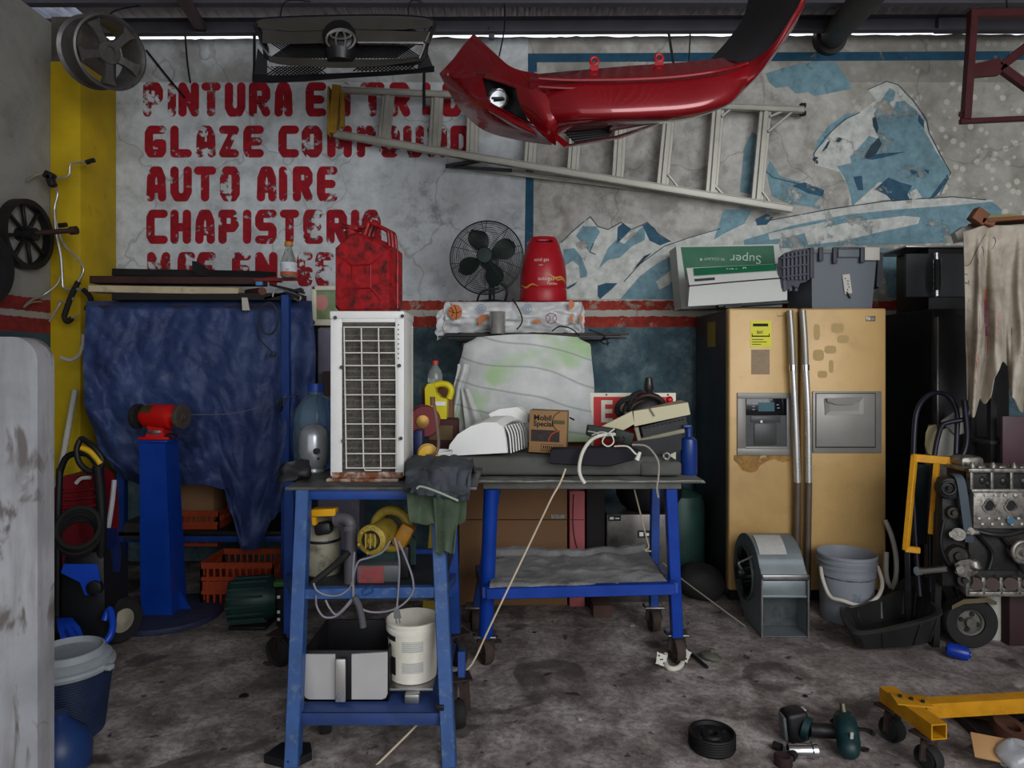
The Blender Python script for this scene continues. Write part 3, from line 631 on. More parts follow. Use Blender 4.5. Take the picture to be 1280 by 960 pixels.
# ---- maroon subframe
MR = M('maroon_steel', '#43171a', .5, .1, .2, '#2a1414', .35, 8)
T = thing('car_subframe', 'dark red steel frame with a forked bracket hung near the roof', 'metal frame', P(1240, 90, 4.1))
d = 4.1
b = MB(); b.beam(P(1216, 18, d), P(1207, 150, d), .045, .045); b.build('upright', MR, T)
b = MB(); b.beam(P(1211, 18, d), P(1330, 16, d), .05, .045); b.build('top_bar', MR, T)
b = MB(); b.beam(P(1200, 152, d), P(1330, 146, d), .03, .03); b.build('bottom_bar', MR, T)
b = MB(); b.prism([P(1216, 80, d-.02), P(1250, 72, d-.02), P(1256, 84, d-.02), P(1250, 93, d-.02), P(1216, 96, d-.02)], (0, .03, 0)); b.build('gusset', MR, T)
for q in ((1330, 22), (1330, 142)):
    b = MB(); b.beam(P(1250, 84, d), P(*q, d), .04, .05); b.build('fork_arm', MR, T)
b = MB(); b.torus(P(1202, 143, d), .015, .006, (0, 1, 0), 14, 6); b.torus(P(1203, 150, d), .015, .006, (1, 0, 0), 14, 6); b.build('chain_end', MR, T)
for px in (1260, 1325): b = MB(); b.tube([P(px, 18, d), V((P(px, 18, d).x, 4.12, 3.7)), V((P(px, 18, d).x, 4.12, 3.82))], .005, 6); b.build('hanging_wire', DARK, T)

# ---- loose wires and rods hanging from the roof edge
def wire(pts, r, label, mm=BLACK, name='hanging_wire'):
    b = MB(); b.tube(pts, r, 6); tag(b.build(name, mm), label, 'wire', 'wires hanging from the roof edge')
wire([P(183, 63, 4.885), P(206, 92, 4.885), P(231, 122, 4.885)], .008, 'long black rod slanting across the first painted word')
wire([V((PX(231, 4.74), 4.74, 3.76)), P(234, 76, 4.74), P(238, 104, 4.74)], .007, 'black wire hanging over the painted red letter N')
wire([V((PX(318, 4.74), 4.74, 3.76)), P(318, 80, 4.74), P(317, 102, 4.74)], .011, 'black wire hanging beside the grille end nearest the corner')
wire([V((PX(531, 4.74), 4.74, 3.76)), P(530, 100, 4.72), P(530, 136, 4.72)], .011, 'black strap hanging between the grille and the red bumper')
wire([V((PX(835, 4.74), 4.74, 3.76)), P(838, 55, 4.74), P(842, 80, 4.74)], .009, 'thicker black wire hanging above the middle of the red bumper')
wire([V((PX(863, 4.74), 4.74, 3.76)), P(862, 58, 4.74), P(861, 76, 4.74)], .005, 'thin twisted wire hanging above the red bumper')
b = MB(); b.bx(PX(611, 4.74), PX(618, 4.74), 4.71, 4.75, PZ(50, 4.74), 3.76, .003); tag(b.build('roof_bracket', PURL), 'small dark bracket on the roof beam behind the bumper tip', 'bracket')

# ================================================================ left wall
c = V((-3.0, 4.2, PZ(293, 4.2)))
T = thing('spoked_pulley', 'black eight-spoked pulley wheel mounted on the grey side wall', 'pulley wheel', c)
b = MB(); b.lathe([(.185, -.025), (.215, -.028), (.215, .028), (.185, .025), (.19, 0), (.185, -.025)], c, (1, 0, 0), 48, False); b.build('rim', BLACK, T)
b = MB(); b.cyl(c+V((-.05, 0, 0)), c+V((.06, 0, 0)), .04, n=24); b.build('hub', BLACK, T)
for k in range(8):
    a = 2*PI*k/8+.2; b = MB(); u = V((0, math.cos(a), math.sin(a))); b.beam(c+u*.035, c+u*.19, .02, .02, (1, 0, 0)); b.build('spoke', BLACK, T)
b = MB(); b.cyl(c+V((-.05, 0, 0)), c+V((.3, .02, .03)), .016, n=12); b.cyl(c+V((.26, .02, .026)), c+V((.3, .02, .03)), .026, n=12); b.build('axle', M('rusty_axle', '#3c2b26', .7, .3, .2), T)
T = thing('rubber_hoop', 'black tyre hung on the grey side wall, half cut off by the frame edge', 'tyre', V((-2.91, 3.7, 1.73)))
b = MB(); b.lathe([(.15, -.05), (.205, -.055), (.22, -.03), (.22, .03), (.205, .055), (.15, .05), (.15, -.05)], V((-2.91, 3.7, 1.95)), (1, 0, 0), 40, False); b.build('tread', RUBBER, T)

# aluminium air-conditioning pipes on the column
T = thing('refrigerant_pipes', 'bent bare aluminium pipes with black hose ends hung on the yellow column', 'pipes', P(78, 300, 4.35))
AP = M('pipe_aluminium', '#b9b6ac', .35, .7, .1, '#77736a', .25, 14)
d = 4.38
pipes = [([(35, 225), (48, 218), (62, 224), (72, 240), (68, 262), (72, 285), (80, 305), (92, 318), (103, 332), (104, 340), (98, 352)], .008),
         ([(62, 224), (74, 223), (86, 219), (88, 206), (98, 203), (116, 203)], .007),
         ([(68, 262), (70, 290), (76, 320), (78, 350), (80, 360), (92, 361), (104, 362)], .0095),
         ([(76, 345), (70, 357), (52, 370), (38, 376), (30, 384)], .006), ([(74, 376), (84, 378), (92, 372)], .006), ([(30, 384), (40, 378), (52, 377)], .005), ([(62, 402), (70, 388), (76, 378)], .007), ([(88, 398), (99, 394)], .006)]
for pts, r in pipes:
    b = MB(); b.tube([P(x, y, min(d-.02*(i % 2)*.2, 3.0*F/(640-x)) if x < 90 else d) for i, (x, y) in enumerate(pts)], r, 10); b.build('pipe', AP, T)
for pts in ([(98, 352), (90, 368), (84, 384), (80, 396)], [(104, 362), (112, 370), (114, 378)], [(80, 396), (84, 402), (90, 398)]):
    b = MB(); b.tube([P(x, y, d) for x, y in pts], .017, 10); b.build('hose_end', RUBBER, T, 'black rubber hose end')
d = 4.28
b = MB(); b.box(P(62, 220, d), (.06, .05, .05), RY(30), .01); b.box(P(64, 226, d), (.04, .05, .08), RY(-20), .01); b.build('fitting', DARK, T)
for p, q in ((P(74, 282, d), P(83, 281, d)), (P(118, 200, d+.1), P(108, 203, d+.1))): b = MB(); b.cyl(p, q, .015); b.build('fitting', DARK, T)
b = MB(); b.cyl(P(66, 218, d), P(66, 218, 4.49), .008); b.build('hook', DARK, T)
T = None
b = MB(); b.tube([P(104, 418, 4.3), P(104, 430, 4.3), P(99, 444, 4.3), P(88, 450, 4.3), P(76, 447, 4.3)], .012, 8)
o = b.build('pipe_elbow', M('pale_hose', '#a8a396', .6, 0, .15)); tag(o, 'short pale curved hose hooked on the yellow column beside the tarp', 'hose')
b = MB(); b.cyl(P(94, 487, 4.4), P(68, 632, 4.35), .019, n=16); tag(b.build('plastic_pipe', M('pvc', '#b3b0a4', .5, 0, .08)), 'white plastic pipe leaning against the yellow column', 'pipe')

# ---- primed panel at the left edge, standing close to the lens
m, nt, bs, co = base_mat('grey_primer')
n1 = nt.noise(co, 3.2, 8, .62, .3)
mp = nt.new('ShaderNodeMapping'); mp.inputs['Scale'].default_value = (14, 14, 2.2); nt.l.new(co, mp.inputs[0]); n2 = nt.noise(mp.outputs[0], 1, 6, .6)
mp2 = nt.new('ShaderNodeMapping'); mp2.inputs['Scale'].default_value = (9, 9, 4); mp2.inputs['Location'].default_value = (.5, 0, 2.4); nt.l.new(co, mp2.inputs[0]); n3 = nt.noise(mp2.outputs[0], 1, 4, .55, .6)
cc = nt.ramp(n1, [(.3, '#7c7d80'), (.5, '#949498'), (.7, '#a3a3a6')])
cc = nt.mix(nt.ramp(n2, [(.46, 0.0), (.64, .6)]), cc, '#6f6d6b')
cc = nt.mix(nt.ramp(n3, [(.555, 0.0), (.61, .85)]), cc, '#544c46')
nt.l.new(cc, bs.inputs['Base Color']); bs.inputs['Roughness'].default_value = .5
T = thing('primed_panel', 'tall pale grey primed panel with dark sanded patches at the edge of the view', 'body panel', (PX(0, 1.9)-.2, 1.93, 0))
b = MB(); xr = PX(62, 1.95); b.prism([V((xr-.75, 1.9, 0)), V((xr, 1.9, 0))]+[V((xr-.07+.07*math.cos(a*PI/16), 1.9, PZ(421, 1.9)-.07+.07*math.sin(a*PI/16))) for a in range(0, 9)]+[V((xr-.3, 1.9, PZ(420, 1.9))), V((xr-.75, 1.9, PZ(420, 1.9)))], (0, .07, 0)); b.build('shell', m, T)
b = MB(); b.bx(xr-.7, xr-.05, 1.97, 2.0, .05, 1.4, .01); b.build('inner_frame', M('seam_dark', '#5e5c5c', .6), T)
# ================================================================ rack with the blue tarp, left half of the back wall
FLOOR = 0.0
T = thing('storage_rack', 'blue steel rack behind the tarp with a loaded top shelf', 'rack', (PX(250, 4.35), 4.4, 0))
def post(px, d, ztop, z0=0, w=.05):
    b = MB(); x = PX(px, d); b.bx(x-w/2, x+w/2, d, d+w, z0, ztop, .004, 1); b.build('post', BLUE, T)
post(356, 4.08, PZ(368, 4.08)); post(150, 4.3, 1.7); post(128, 4.78, 1.7); post(372, 4.78, 1.7)
b = MB(); b.bx(PX(112, 4.2), PX(384, 4.2), 4.14, 4.85, 1.745, 1.775, .004); b.build('top_shelf', M('dark_board', '#2b211f', .8, 0, .2), T)
b = MB(); b.bx(PX(125, 4.3), PX(365, 4.3), 4.3, 4.85, .33, .36, .004); b.build('lower_shelf', DARK, T)
for y in (4.31, 4.8):
    b = MB(); b.bx(PX(125, 4.3), PX(365, 4.3), y, y+.035, .29, .33, .003); b.build('shelf_rail', BLUE, T)

m, nt, bs, co = base_mat('blue_tarpaulin')
n1 = nt.noise(co, 2.2, 7, .62, .5); n2 = nt.noise(co, 11, 6, .65)
cc = nt.ramp(n1, [(.3, '#242f54'), (.5, '#303f6a'), (.7, '#45567e')])
cc = nt.mix(nt.ramp(n2, [(.55, 0.0), (.72, .6)]), cc, '#565f78'); cc = nt.mix(nt.ramp(nt.noise(co, 1.4, 4), [(.56, 0.0), (.72, .5)]), cc, '#2b2f45')
nt.l.new(cc, bs.inputs['Base Color']); bs.inputs['Roughness'].default_value = .5; bs.inputs['Specular IOR Level'].default_value = .3
nt.l.new(nt.bump(nt.math('ADD', n1, nt.math('MULTIPLY', n2, .7)), .7, .03), bs.inputs['Normal']); TARP = m
bot = [(0, 585), (.08, 600), (.2, 612), (.32, 604), (.45, 606), (.58, 612), (.62, 640), (.7, 688), (.76, 686), (.82, 650), (.88, 612), (1, 590)]
def tarp(u, v):
    xl = interp([(0, 108), (.25, 106), (.38, 104), (.6, 106), (.85, 122), (1, 140)], v); xr_ = interp([(0, 390), (.3, 394), (1, 392)], v)
    px = xl+(xr_-xl)*u; yb = interp(bot, u); py = 377+(yb-377)*v
    px += interp([(0, 0), (.5, 0), (1, -12)], v)*math.exp(-((u-.7)/.14)**2)
    n = noise.noise(V((u*5, v*2.5, 1.3))); n2_ = noise.noise(V((u*16+v*5, v*7-u*4, 4.1))); n3_ = noise.noise(V((u*34, v*22, 7.7)))
    rx = max(0, (u-.62)/.38); lf = max(0, 1-u/.3)*max(0, min(1, (v-.2)/.3))
    fold = .045*rx*v**.6*math.sin(u*62+v*3+1.5*n)+.035*lf*math.sin((u*24-v*13)+2*n)+.05*n*v+.022*n2_+.011*n3_+.03*abs(noise.noise(V((u*7-v*4, v*3+u*2, 3))))*-1
    sag = .012*math.sin((u*2.2+v*1.1)*9+2*n)*(1-rx)
    low = max(0, (v-.72)/.28)*.035*math.sin(v*38+u*9+3*n)
    # shallow vee folds drawn between the two upper corners and the belly
    dd = 4.13-.06*math.sin(PI*min(1, v*1.1))*(1-rx*.8)+fold+sag+low+.1*(1-u)*v*.6
    if v < .04: dd = dd*(v/.04)+(4.2)*(1-v/.04)
    return P(px, py, max(3.98, dd))
b = MB(); b.sheet(tarp, 110, 90, .004); tag(b.build('tarpaulin', TARP, smooth=70), 'large creased blue tarp hung down the front of the rack', 'tarp')

# loads on the rack's top shelf
def slab(name, mm, label, cat, px0, px1, y0, y1, d, dep=.12, tilt=0, b_=.004, group=None):
    b = MB(); p0 = P(px0, (y0+y1)/2, d); p1 = P(px1, (y0+y1)/2+tilt, d); h = abs(PZ(y0, d)-PZ(y1, d))
    b.beam(p0, p1, dep, h, (0, 0, 1), b_); return tag(b.build(name, mm), label, cat, group)
slab('trim_board', M('black_trim', '#1b1818', .6, 0, .2), 'lowest black board lying along the rack edge above the tarp', 'board', 150, 378, 368, 377, 4.2, .18)
slab('wooden_board', M('pale_board', '#b0a184', .7, 0, .15, '#6e5c44', .35, 8), 'pale cream wooden board lying along the rack above the tarp', 'board', 116, 302, 357, 366, 4.16, .1, 4)
slab('metal_strip', M('brown_strip', '#3a2422', .55, .2, .2), 'dark maroon flat bar lying on the pale board', 'bar', 120, 330, 346.5, 355.5, 4.24, .14, 1.5)
slab('bumper_trim', BLACK, 'long black plastic trim lying at the very back of the rack top', 'car trim', 146, 330, 337, 346, 4.5, .12, 3)
b = MB(); b.loft([[P(x, y0, 4.4), P(x, y1, 4.4), P(x, y1, 4.32), P(x, y0, 4.34)] for x, y0, y1 in [(240, 326, 336), (247, 327, 344), (256, 333, 345), (262, 338, 346), (300, 338, 346), (345, 340, 346)]]); tag(b.build('spoiler_fin', BLACK), 'black plastic fin lying upright among the bars on the rack', 'car trim')
slab('windscreen_wiper', DARK, 'long black wiper arm lying across the rack below the glass bottle', 'wiper', 268, 352, 346, 349, 4.2, .03, 4, .001)
slab('red_rod', M('red_rod_paint', '#6f1a16', .5), 'thin red rod with a black tip below the glass bottle', 'rod', 318, 372, 348, 352, 4.1, .012, -1, .001)
b = MB(); b.cyl(P(310, 366, 4.45), P(328, 364, 4.1), .024, .024, 20); b.cyl(P(327.6, 364, 4.102), P(328, 364, 4.095), .018, n=16); tag(b.build('brown_pipe', M('brown_pipe', '#5b3024', .6, 0, .15)), 'short brown pipe with its open end showing above the tarp', 'pipe')
b = MB(); b.beam(P(332, 374, 4.14), P(378, 362, 4.14), .06, .02); b.beam(P(338, 356, 4.12), P(380, 366, 4.12), .05, .014); tag(b.build('metal_bracket', DARK), 'flat grey metal bracket sticking out at the tarp\'s top end', 'bracket')
b = MB(); b.prism([P(302, 372, 4.06), P(309, 372, 4.06), P(312, 388, 4.06), P(303, 388, 4.06)], (0, .008, 0)); tag(b.build('paper_tag', M('tag', '#b8b2a2', .8)), 'small pale tag dangling over the tarp\'s upper edge', 'tag')
b = MB(); b.bx(PX(320, 4.1), PX(328, 4.1), 4.09, 4.12, PZ(357, 4.1), PZ(352, 4.1), .004); tag(b.build('blue_clip', M('light_blue_clip', '#4a80b8', .5)), 'small light blue clip between the bars on the rack', 'clip')
# glass bottle
bc = P(361, 347, 4.05); T = thing('glass_bottle', 'clear bottle with a yellow cap and a blue label standing on the rack', 'bottle', bc)
GLASS = M('clear_bottle', '#c9cfca', .12, 0, .05, trans=.75, spec=.5)
b = MB(); b.lathe([(.04, 0), (.047, .01), (.046, .09), (.03, .14), (.018, .175), (.017, .19), (0, .19)], bc, n=28); b.build('body', GLASS, T)
b = MB(); b.cyl(bc+V((0, 0, .188)), bc+V((0, 0, .212)), .026, .024, 20); b.build('cap', M('amber_cap', '#b57d28', .5), T)
b = MB(); b.lathe([(.0475, .012), (.0485, .014), (.0478, .085), (.0465, .088)], bc, n=28, cap=False); b.build('label', M('bottle_label', '#c9cdd2', .6, 0, .1, '#3a5a9a', .42, 22), T)
b = MB(); b.lathe([(.0486, .012), (.049, .014), (.0488, .03), (.0482, .032)], bc, n=28, cap=False); b.build('label_band', M('orange_band', '#b0522a', .6), T)
# cable loop and hooks on the post
d = 4.03
b = MB(); b.tube([P(336+11.5*math.cos(a*PI/12), 398+20*math.sin(a*PI/12), d+.004*a/24) for a in range(0, 62)], .005, 6, sub=1); b.tube([P(325, 396, d), P(322, 415, d), P(330, 430, d), P(340, 440, d)], .004, 6)
b.box(P(341, 443, d), (.03, .02, .03), RY(20), .004)
tag(b.build('cable_coil', M('dark_blue_cable', '#2a2f3c', .5)), 'thin dark cable coiled and hung on the front of the blue tarp', 'cable')
b = MB(); b.tube([P(341, 371, d), P(343, 364, d), P(350, 361, d), P(356, 363, d), P(366, 366, d), P(375, 370, d), P(374, 376, d), P(367, 373, d)], .005, 7); tag(b.build('wire_hook', STEEL), 'bent wire hook hung at the top of the blue rack post', 'hook')
b = MB(); b.tube([P(228, 518, 3.96), P(290, 517, 3.95), P(340, 504, 3.9), P(372, 492, 3.3)], .0022, 5); tag(b.build('string', M('grey_string', '#6b6a70', .8)), 'thin grey string running across the tarp from grinder to water bottle', 'string')
b = MB(); b.beam(P(352, 498, 4.068), P(350, 514, 4.068), .025, .02); tag(b.build('clamp_clip', BLACK), 'small black clip gripping the blue rack post beside the tarp fold', 'clip')

# ---- bench grinder on its pedestal
c = V((PX(209, 3.83), 3.83, 0))
T = thing('grinder_stand', 'bright blue square pedestal on a round grey base plate', 'stand', c)
BB = M('bright_blue_enamel', '#0b3488', .35, 0, .12, '#16264c', .2, 8)
b = MB(); b.lathe([(.29, 0), (.295, .012), (.292, .03), (.27, .036), (0, .04)], c, n=56); b.build('base_plate', M('dusty_blue_plate', '#2c3148', .6, .1, .2, '#1a2038', .4, 7), T)
b = MB(); cx = PX(203, 3.8); ca = c+V((PX(203, 3.83)-c.x, 0, 0))
def sq(z, w, dx=0): return [V((ca.x+dx-w, ca.y-w, z)), V((ca.x+dx+w, ca.y-w, z)), V((ca.x+dx+w, ca.y+w, z)), V((ca.x+dx-w, ca.y+w, z))]
b.loft([sq(.035, .088, .01), sq(.06, .086, .01), sq(.985, .072, -.02)]); b.build('column', BB, T)
b = MB(); b.bx(ca.x-.10, ca.x+.07, ca.y-.085, ca.y+.085, .985, .999, .003); b.build('top_plate', BB, T)
for sx in (-1, 1):
    b = MB(); b.prism([V((ca.x+.01+sx*.085, ca.y, .04)), V((ca.x+.01+sx*.15, ca.y, .04)), V((ca.x+sx*.083, ca.y, .16))], (0, .008, 0)); b.build('gusset', BB, T)
gz = 1.0; gx = ca.x-.012; gy = ca.y-.01
T = thing('bench_grinder', 'red double-wheel bench grinder bolted on the blue pedestal', 'bench grinder', (gx, gy, gz))
RG = M('grinder_red', '#b3130f', .35, 0, .08)
b = MB(); b.bx(gx-.085, gx+.085, gy-.065, gy+.065, gz, gz+.016, .005); b.loft([[V((gx+sx*w, gy+sy*dq, z)) for sx, sy in ((-1, -1), (1, -1), (1, 1), (-1, 1))] for w, dq, z in ((.055, .05, gz+.014), (.042, .04, gz+.05), (.048, .045, gz+.085))]); b.build('foot', RG, T)
ac = V((gx+.002, gy, gz+.125)); yaw = RZ(-10); axd = yaw @ V((1, 0, 0))
b = MB(); b.lathe([(.03, -.115), (.045, -.105), (.05, -.085), (.066, -.075), (.07, -.05), (.07, .05), (.066, .075), (.05, .085), (.045, .105), (.03, .115)], ac, axd, 36); b.build('motor_body', RG, T)
for s_, mm, nm in ((-1, RUBBER, 'grinding_wheel'), (1, M('worn_brown_wheel', '#453c35', .9, 0, .25, '#2b2520', .4, 20, .3), 'wire_wheel')):
    b = MB(); p = ac+axd*(s_*.135); b.lathe([(.02, -.014), (.066, -.014), (.07, -.01), (.07, .01), (.066, .014), (.025, .014), (.02, .024), (0, .024)] if s_ > 0 else [(0, -.024), (.02, -.024), (.025, -.014), (.066, -.014), (.07, -.01), (.07, .01), (.066, .014), (.02, .014)], p, axd, 36); b.build(nm, mm, T)
    b = MB(); b.cyl(ac+axd*(s_*.1), ac+axd*(s_*.165), .009, n=12); b.build('shaft', STEEL, T)
b = MB(); b.sheet(lambda u, v: ac+yaw @ V((-.075+.062*u, -.0715*math.cos(.35+.75*v), .0715*math.sin(.35+.75*v)+.0)), 6, 6, -.0015); b.build('spec_plate', M('brass_plate', '#4a3a22', .5, .3, .3, '#8a7142', .35, 60), T, 'dark engraved plate')
b = MB(); b.bx(gx-.037, gx+.033, gy-.052, gy-.043, gz+.03, gz+.052, .003); b.build('switch', STEEL, T)
b = MB(); b.box(ac+V((.1, -.06, -.1)), (.05, .05, .012), RY(18), .003); b.build('tool_rest', DARK, T)

# ---- crates and motor under the rack
def crate(name, label, px0, px1, py0, py1, d, dep, mm, group=None):
    x0, x1, z0, z1 = PX(px0, d), PX(px1, d), PZ(py1, d), PZ(py0, d); z0 = max(z0, 0.0)
    T = thing(name, label, 'crate', ((x0+x1)/2, d+dep/2, z0), group)
    b = MB(); b.bx(x0, x1, d, d+dep, z0, z0+.012); b.build('bottom', mm, T)
    def wall(a, e):
        a, e = V(a), V(e); b = MB(); L = (e-a).length; n = max(4, int(L/.035)); up = V((0, 0, 1)); h = z1-z0
        for k in range(n+1):
            p = a.lerp(e, k/n); b.box(p+up*h*.5, (.012, .012, h))
        for q in (.04, .36, .66, .95): b.beam(a+up*h*q, e+up*h*q, .014, .022 if q < .9 else .035, b=0)
        mid = a.lerp(e, .5); b.beam(a+up*h*.5, e+up*h*.5, .008, h*.2, b=0)
        b.build('side', mm, T)
    wall((x0, d, z0), (x1, d, z0)); wall((x1, d, z0), (x1, d+dep, z0)); wall((x0, d, z0), (x0, d+dep, z0)); wall((x0, d+dep, z0), (x1, d+dep, z0))
    return T
ORG = M('orange_crate_plastic', '#8f3617', .55, 0, .15, '#4d2214', .35, 9)
crate('plastic_crate', 'orange slatted crate standing on the rack\'s lower shelf behind the pedestal', 198, 273, 640, 682, 4.37, .3, ORG)
crate('plastic_crate', 'orange slatted crate standing on the floor in front of the rack', 252, 341, 704, 762, 3.95, .3, ORG)
b = MB(); b.bx(PX(205, 4.45), PX(270, 4.45), 4.42, 4.62, .39, .66, .02); tag(b.build('cardboard_carton', CARD), 'brown carton standing inside the crate on the rack shelf', 'box')
mc = V((PX(322, 3.72), 3.72, .0))
T = thing('electric_motor', 'dark green motor lying on the floor beside the orange crate', 'motor', mc)
GM = M('dark_green_enamel', '#17332f', .45, .1, .2, '#10181a', .35, 9)
b = MB(); b.lathe([(.05, -.14), (.1, -.13), (.115, -.1), (.115, .08), (.1, .12), (.05, .13)], mc+V((-.02, 0, .135)), (1, .25, 0), 32)
for k in range(16): a = 2*PI*k/16; b.beam(mc+V((-.12, -.025, .135))+V((0, math.cos(a), math.sin(a)))*.118, mc+V((.06, .02, .135))+V((0, math.cos(a), math.sin(a)))*.118, .01, .012, b=0)
b.build('housing', GM, T)
b = MB(); b.bx(mc.x-.12, mc.x+.08, mc.y-.1, mc.y+.08, 0, .02, .004); b.build('foot', DARK, T)
b = MB(); b.box(mc+V((.17, .0, .11)), (.1, .14, .22), None, .02); b.build('end_box', BLACK, T)
b = MB(); b.box(mc+V((.17, -.03, .235)), (.13, .07, .03), RZ(10), .008); b.build('handle', M('leaf_green', '#3d6b2a', .5), T, 'green handle')
for k, z in enumerate((.05, .09, .17)):
    b = MB(); b.box(mc+V((.14, -.073, z)), (.016, .006, .016), None, .002); b.build('terminal', WHITE, T, 'small white terminal')
b = MB(); b.box(P(178, 660, 4.4), (.2, .2, .12), None, .03); tag(b.build('lamp_housing', M('grey_lamp', '#4e4e48', .5, .2, .2), loc=None), 'dull grey box on the rack\'s lower shelf beside the pedestal', 'box')

# ---- pressure washer
c = V((PX(108, 3.35), 3.42, 0)); T = thing('pressure_washer', 'blue and black pressure washer with a tall handle beside the pedestal', 'pressure washer', c)
WB = M('washer_blue', '#123fae', .35, 0, .1, '#16244f', .2, 9)
b = MB()
b.loft([[V((c.x+x*w, c.y+y*dq, z)) for x, y in ((-1, -.8), (-.6, -1), (.6, -1), (1, -.8), (1, .9), (-1, .9))] for w, dq, z in ((.09, .1, .03), (.105, .12, .1), (.105, .12, .28), (.1, .12, .42), (.09, .1, .5))]); b.build('body', BLACK, T)
b = MB(); b.loft([[P(x0, y, dq), P(x1, y, dq), P(x1, y, dq+.2), P(x0, y, dq+.2)] for y, x0, x1, dq in ((705, 80, 121, 3.27), (716, 76, 124, 3.25), (728, 100, 125, 3.24), (744, 106, 124, 3.24))]); b.build('front_cover', WB, T, 'blue front cover')
b = MB(); p = P(116, 736, 3.225); b.lathe([(.03, .0), (.036, .004), (.036, .03), (.022, .03), (.02, .012), (0, .012)], p, (0, 1, 0), 24); b.build('outlet_socket', BLACK, T)
b = MB(); b.loft([[P(x0, y, dq), P(x1, y, dq), P(x1, y, dq+.12), P(x0, y, dq+.12)] for y, x0, x1, dq in ((772, 70, 90, 3.3), (784, 72, 100, 3.22), (800, 76, 106, 3.18), (814, 80, 108, 3.17))]); b.build('left_foot', WB, T)
b = MB(); b.tube([P(86, 786, 3.2), P(98, 802, 3.14), P(118, 808, 3.12), P(134, 800, 3.14), P(141, 782, 3.18), P(137, 762, 3.24), P(131, 776, 3.22)], .016, 10); b.build('skirt_hoop', WB, T)
b = MB(); b.loft([[P(x0, y, dq), P(x1, y, dq), P(x1, y, dq+.1), P(x0, y, dq+.1)] for y, x0, x1, dq in ((660, 126, 146, 3.42), (690, 124, 152, 3.4), (715, 124, 150, 3.4))]); b.build('detergent_tank', M('navy_tank', '#101c48', .4, 0, .2), T, 'navy side tank')
for s_, px in ((-1, 73), (1, 128)):
    b = MB(); b.tube([P(px, 790, 3.4), P(px, 700, 3.42), P(px, 640, 3.44), P(px+(2 if s_ < 0 else -2), 585, 3.46)], .016, 10); b.build('frame_tube', BLACK, T)
b = MB(); b.tube([P(75, 590, 3.46), P(85, 570, 3.46), P(110, 568, 3.46), P(126, 588, 3.46)], .016, 10); b.build('push_handle', BLACK, T)
for px, dq in ((150, 3.47), (66, 3.47)):
    p = P(px, 735, dq); p.z = .115; ax = V((1, -.5, 0)).normalized(); b = MB(); b.lathe([(.06, -.03), (.1, -.035), (.112, -.02), (.112, .02), (.1, .035), (.06, .03), (.06, -.03)], p, ax, 36, False); o = b.build('wheel', RUBBER, T)
    b = MB(); b.lathe([(.065, -.012), (.065, .022), (.03, .03), (.014, .04), (0, .04)], p, ax, 20); b.build('wheel_hub', M('cream_hub', '#8f8a78', .6, 0, .15), o)
b = MB(); b.cyl(V((PX(66, 3.47), 3.47, .115)), V((PX(150, 3.47), 3.47, .115)), .01); b.build('axle', DARK, T)
for k in range(6):
    b = MB(); b.torus(P(98, 672-k*2.5, 3.3-.015*k), .085+.004*(k % 3), .012, V((.2, -1, .3)), 36, 8); b.build('hose_loop', RUBBER, T)
# spray gun held in the washer's holder
T = thing('spray_gun', 'black spray lance with a yellow trigger grip standing on the pressure washer', 'spray gun', P(120, 600, 3.3))
b = MB(); b.tube([P(100, 550, 3.32), P(96, 562, 3.31), P(99, 578, 3.3), P(110, 588, 3.3), P(122, 588, 3.3), P(128, 575, 3.3), P(118, 560, 3.3), P(104, 549, 3.32), P(100, 550, 3.32)], .014, 10); b.build('grip_guard', BLACK, T)
b = MB(); b.tube([P(102, 560, 3.29), P(112, 564, 3.29), P(120, 572, 3.29), P(126, 580, 3.29)], .014, 10); b.build('trigger', M('yellow_trigger', '#c9a012', .4), T, 'yellow trigger')
b = MB(); b.tube([P(122, 582, 3.3), P(126, 620, 3.32), P(127, 660, 3.33), P(126, 700, 3.35)], .024, 12); b.build('lance', BLACK, T)
b = MB(); b.tube([P(134, 668, 3.5), P(140, 630, 3.52), P(143, 600, 3.54)], .012, 8); tag(b.build('grey_rod', GREYC), 'pale grey rod standing behind the black spray lance', 'rod')
# red hose wound behind the washer
T = thing('red_canister', 'dark red plastic fuel can behind the pressure washer handle', 'fuel can', V((PX(96, 3.7), 3.7, 0)))
RC = M('dark_red_plastic', '#6e0f16', .45, 0, .15, '#3a0c10', .3, 6)
b = MB(); b.loft([[V((PX(x0, 3.68), yy, PZ(y, 3.68))) for x0, yy in ((xa_, 3.62), (xb_, 3.62), (xb_, 3.85), (xa_, 3.85))] for y, xa_, xb_ in ((783, 72, 126), (700, 71, 126), (640, 71, 125), (612, 74, 124), (598, 84, 118), (592, 90, 112))]); b.build('body', RC, T)
for y in (615, 625, 635): b = MB(); b.beam(P(74, y, 3.61), P(122, y-4, 3.61), .016, .016); b.build('rib', RC, T)
b = MB(); b.bx(PX(84, 3.6), PX(110, 3.6), 3.58, 3.64, PZ(650, 3.6), PZ(637, 3.6), .01); b.build('badge', M('bright_red_plastic', '#94141c', .4), T)
b = MB(); b.tube([P(95, 604, 3.6), P(102, 598, 3.6), P(113, 597, 3.6)], .01, 8); b.build('strap', WHITE, T, 'white strap across the top')

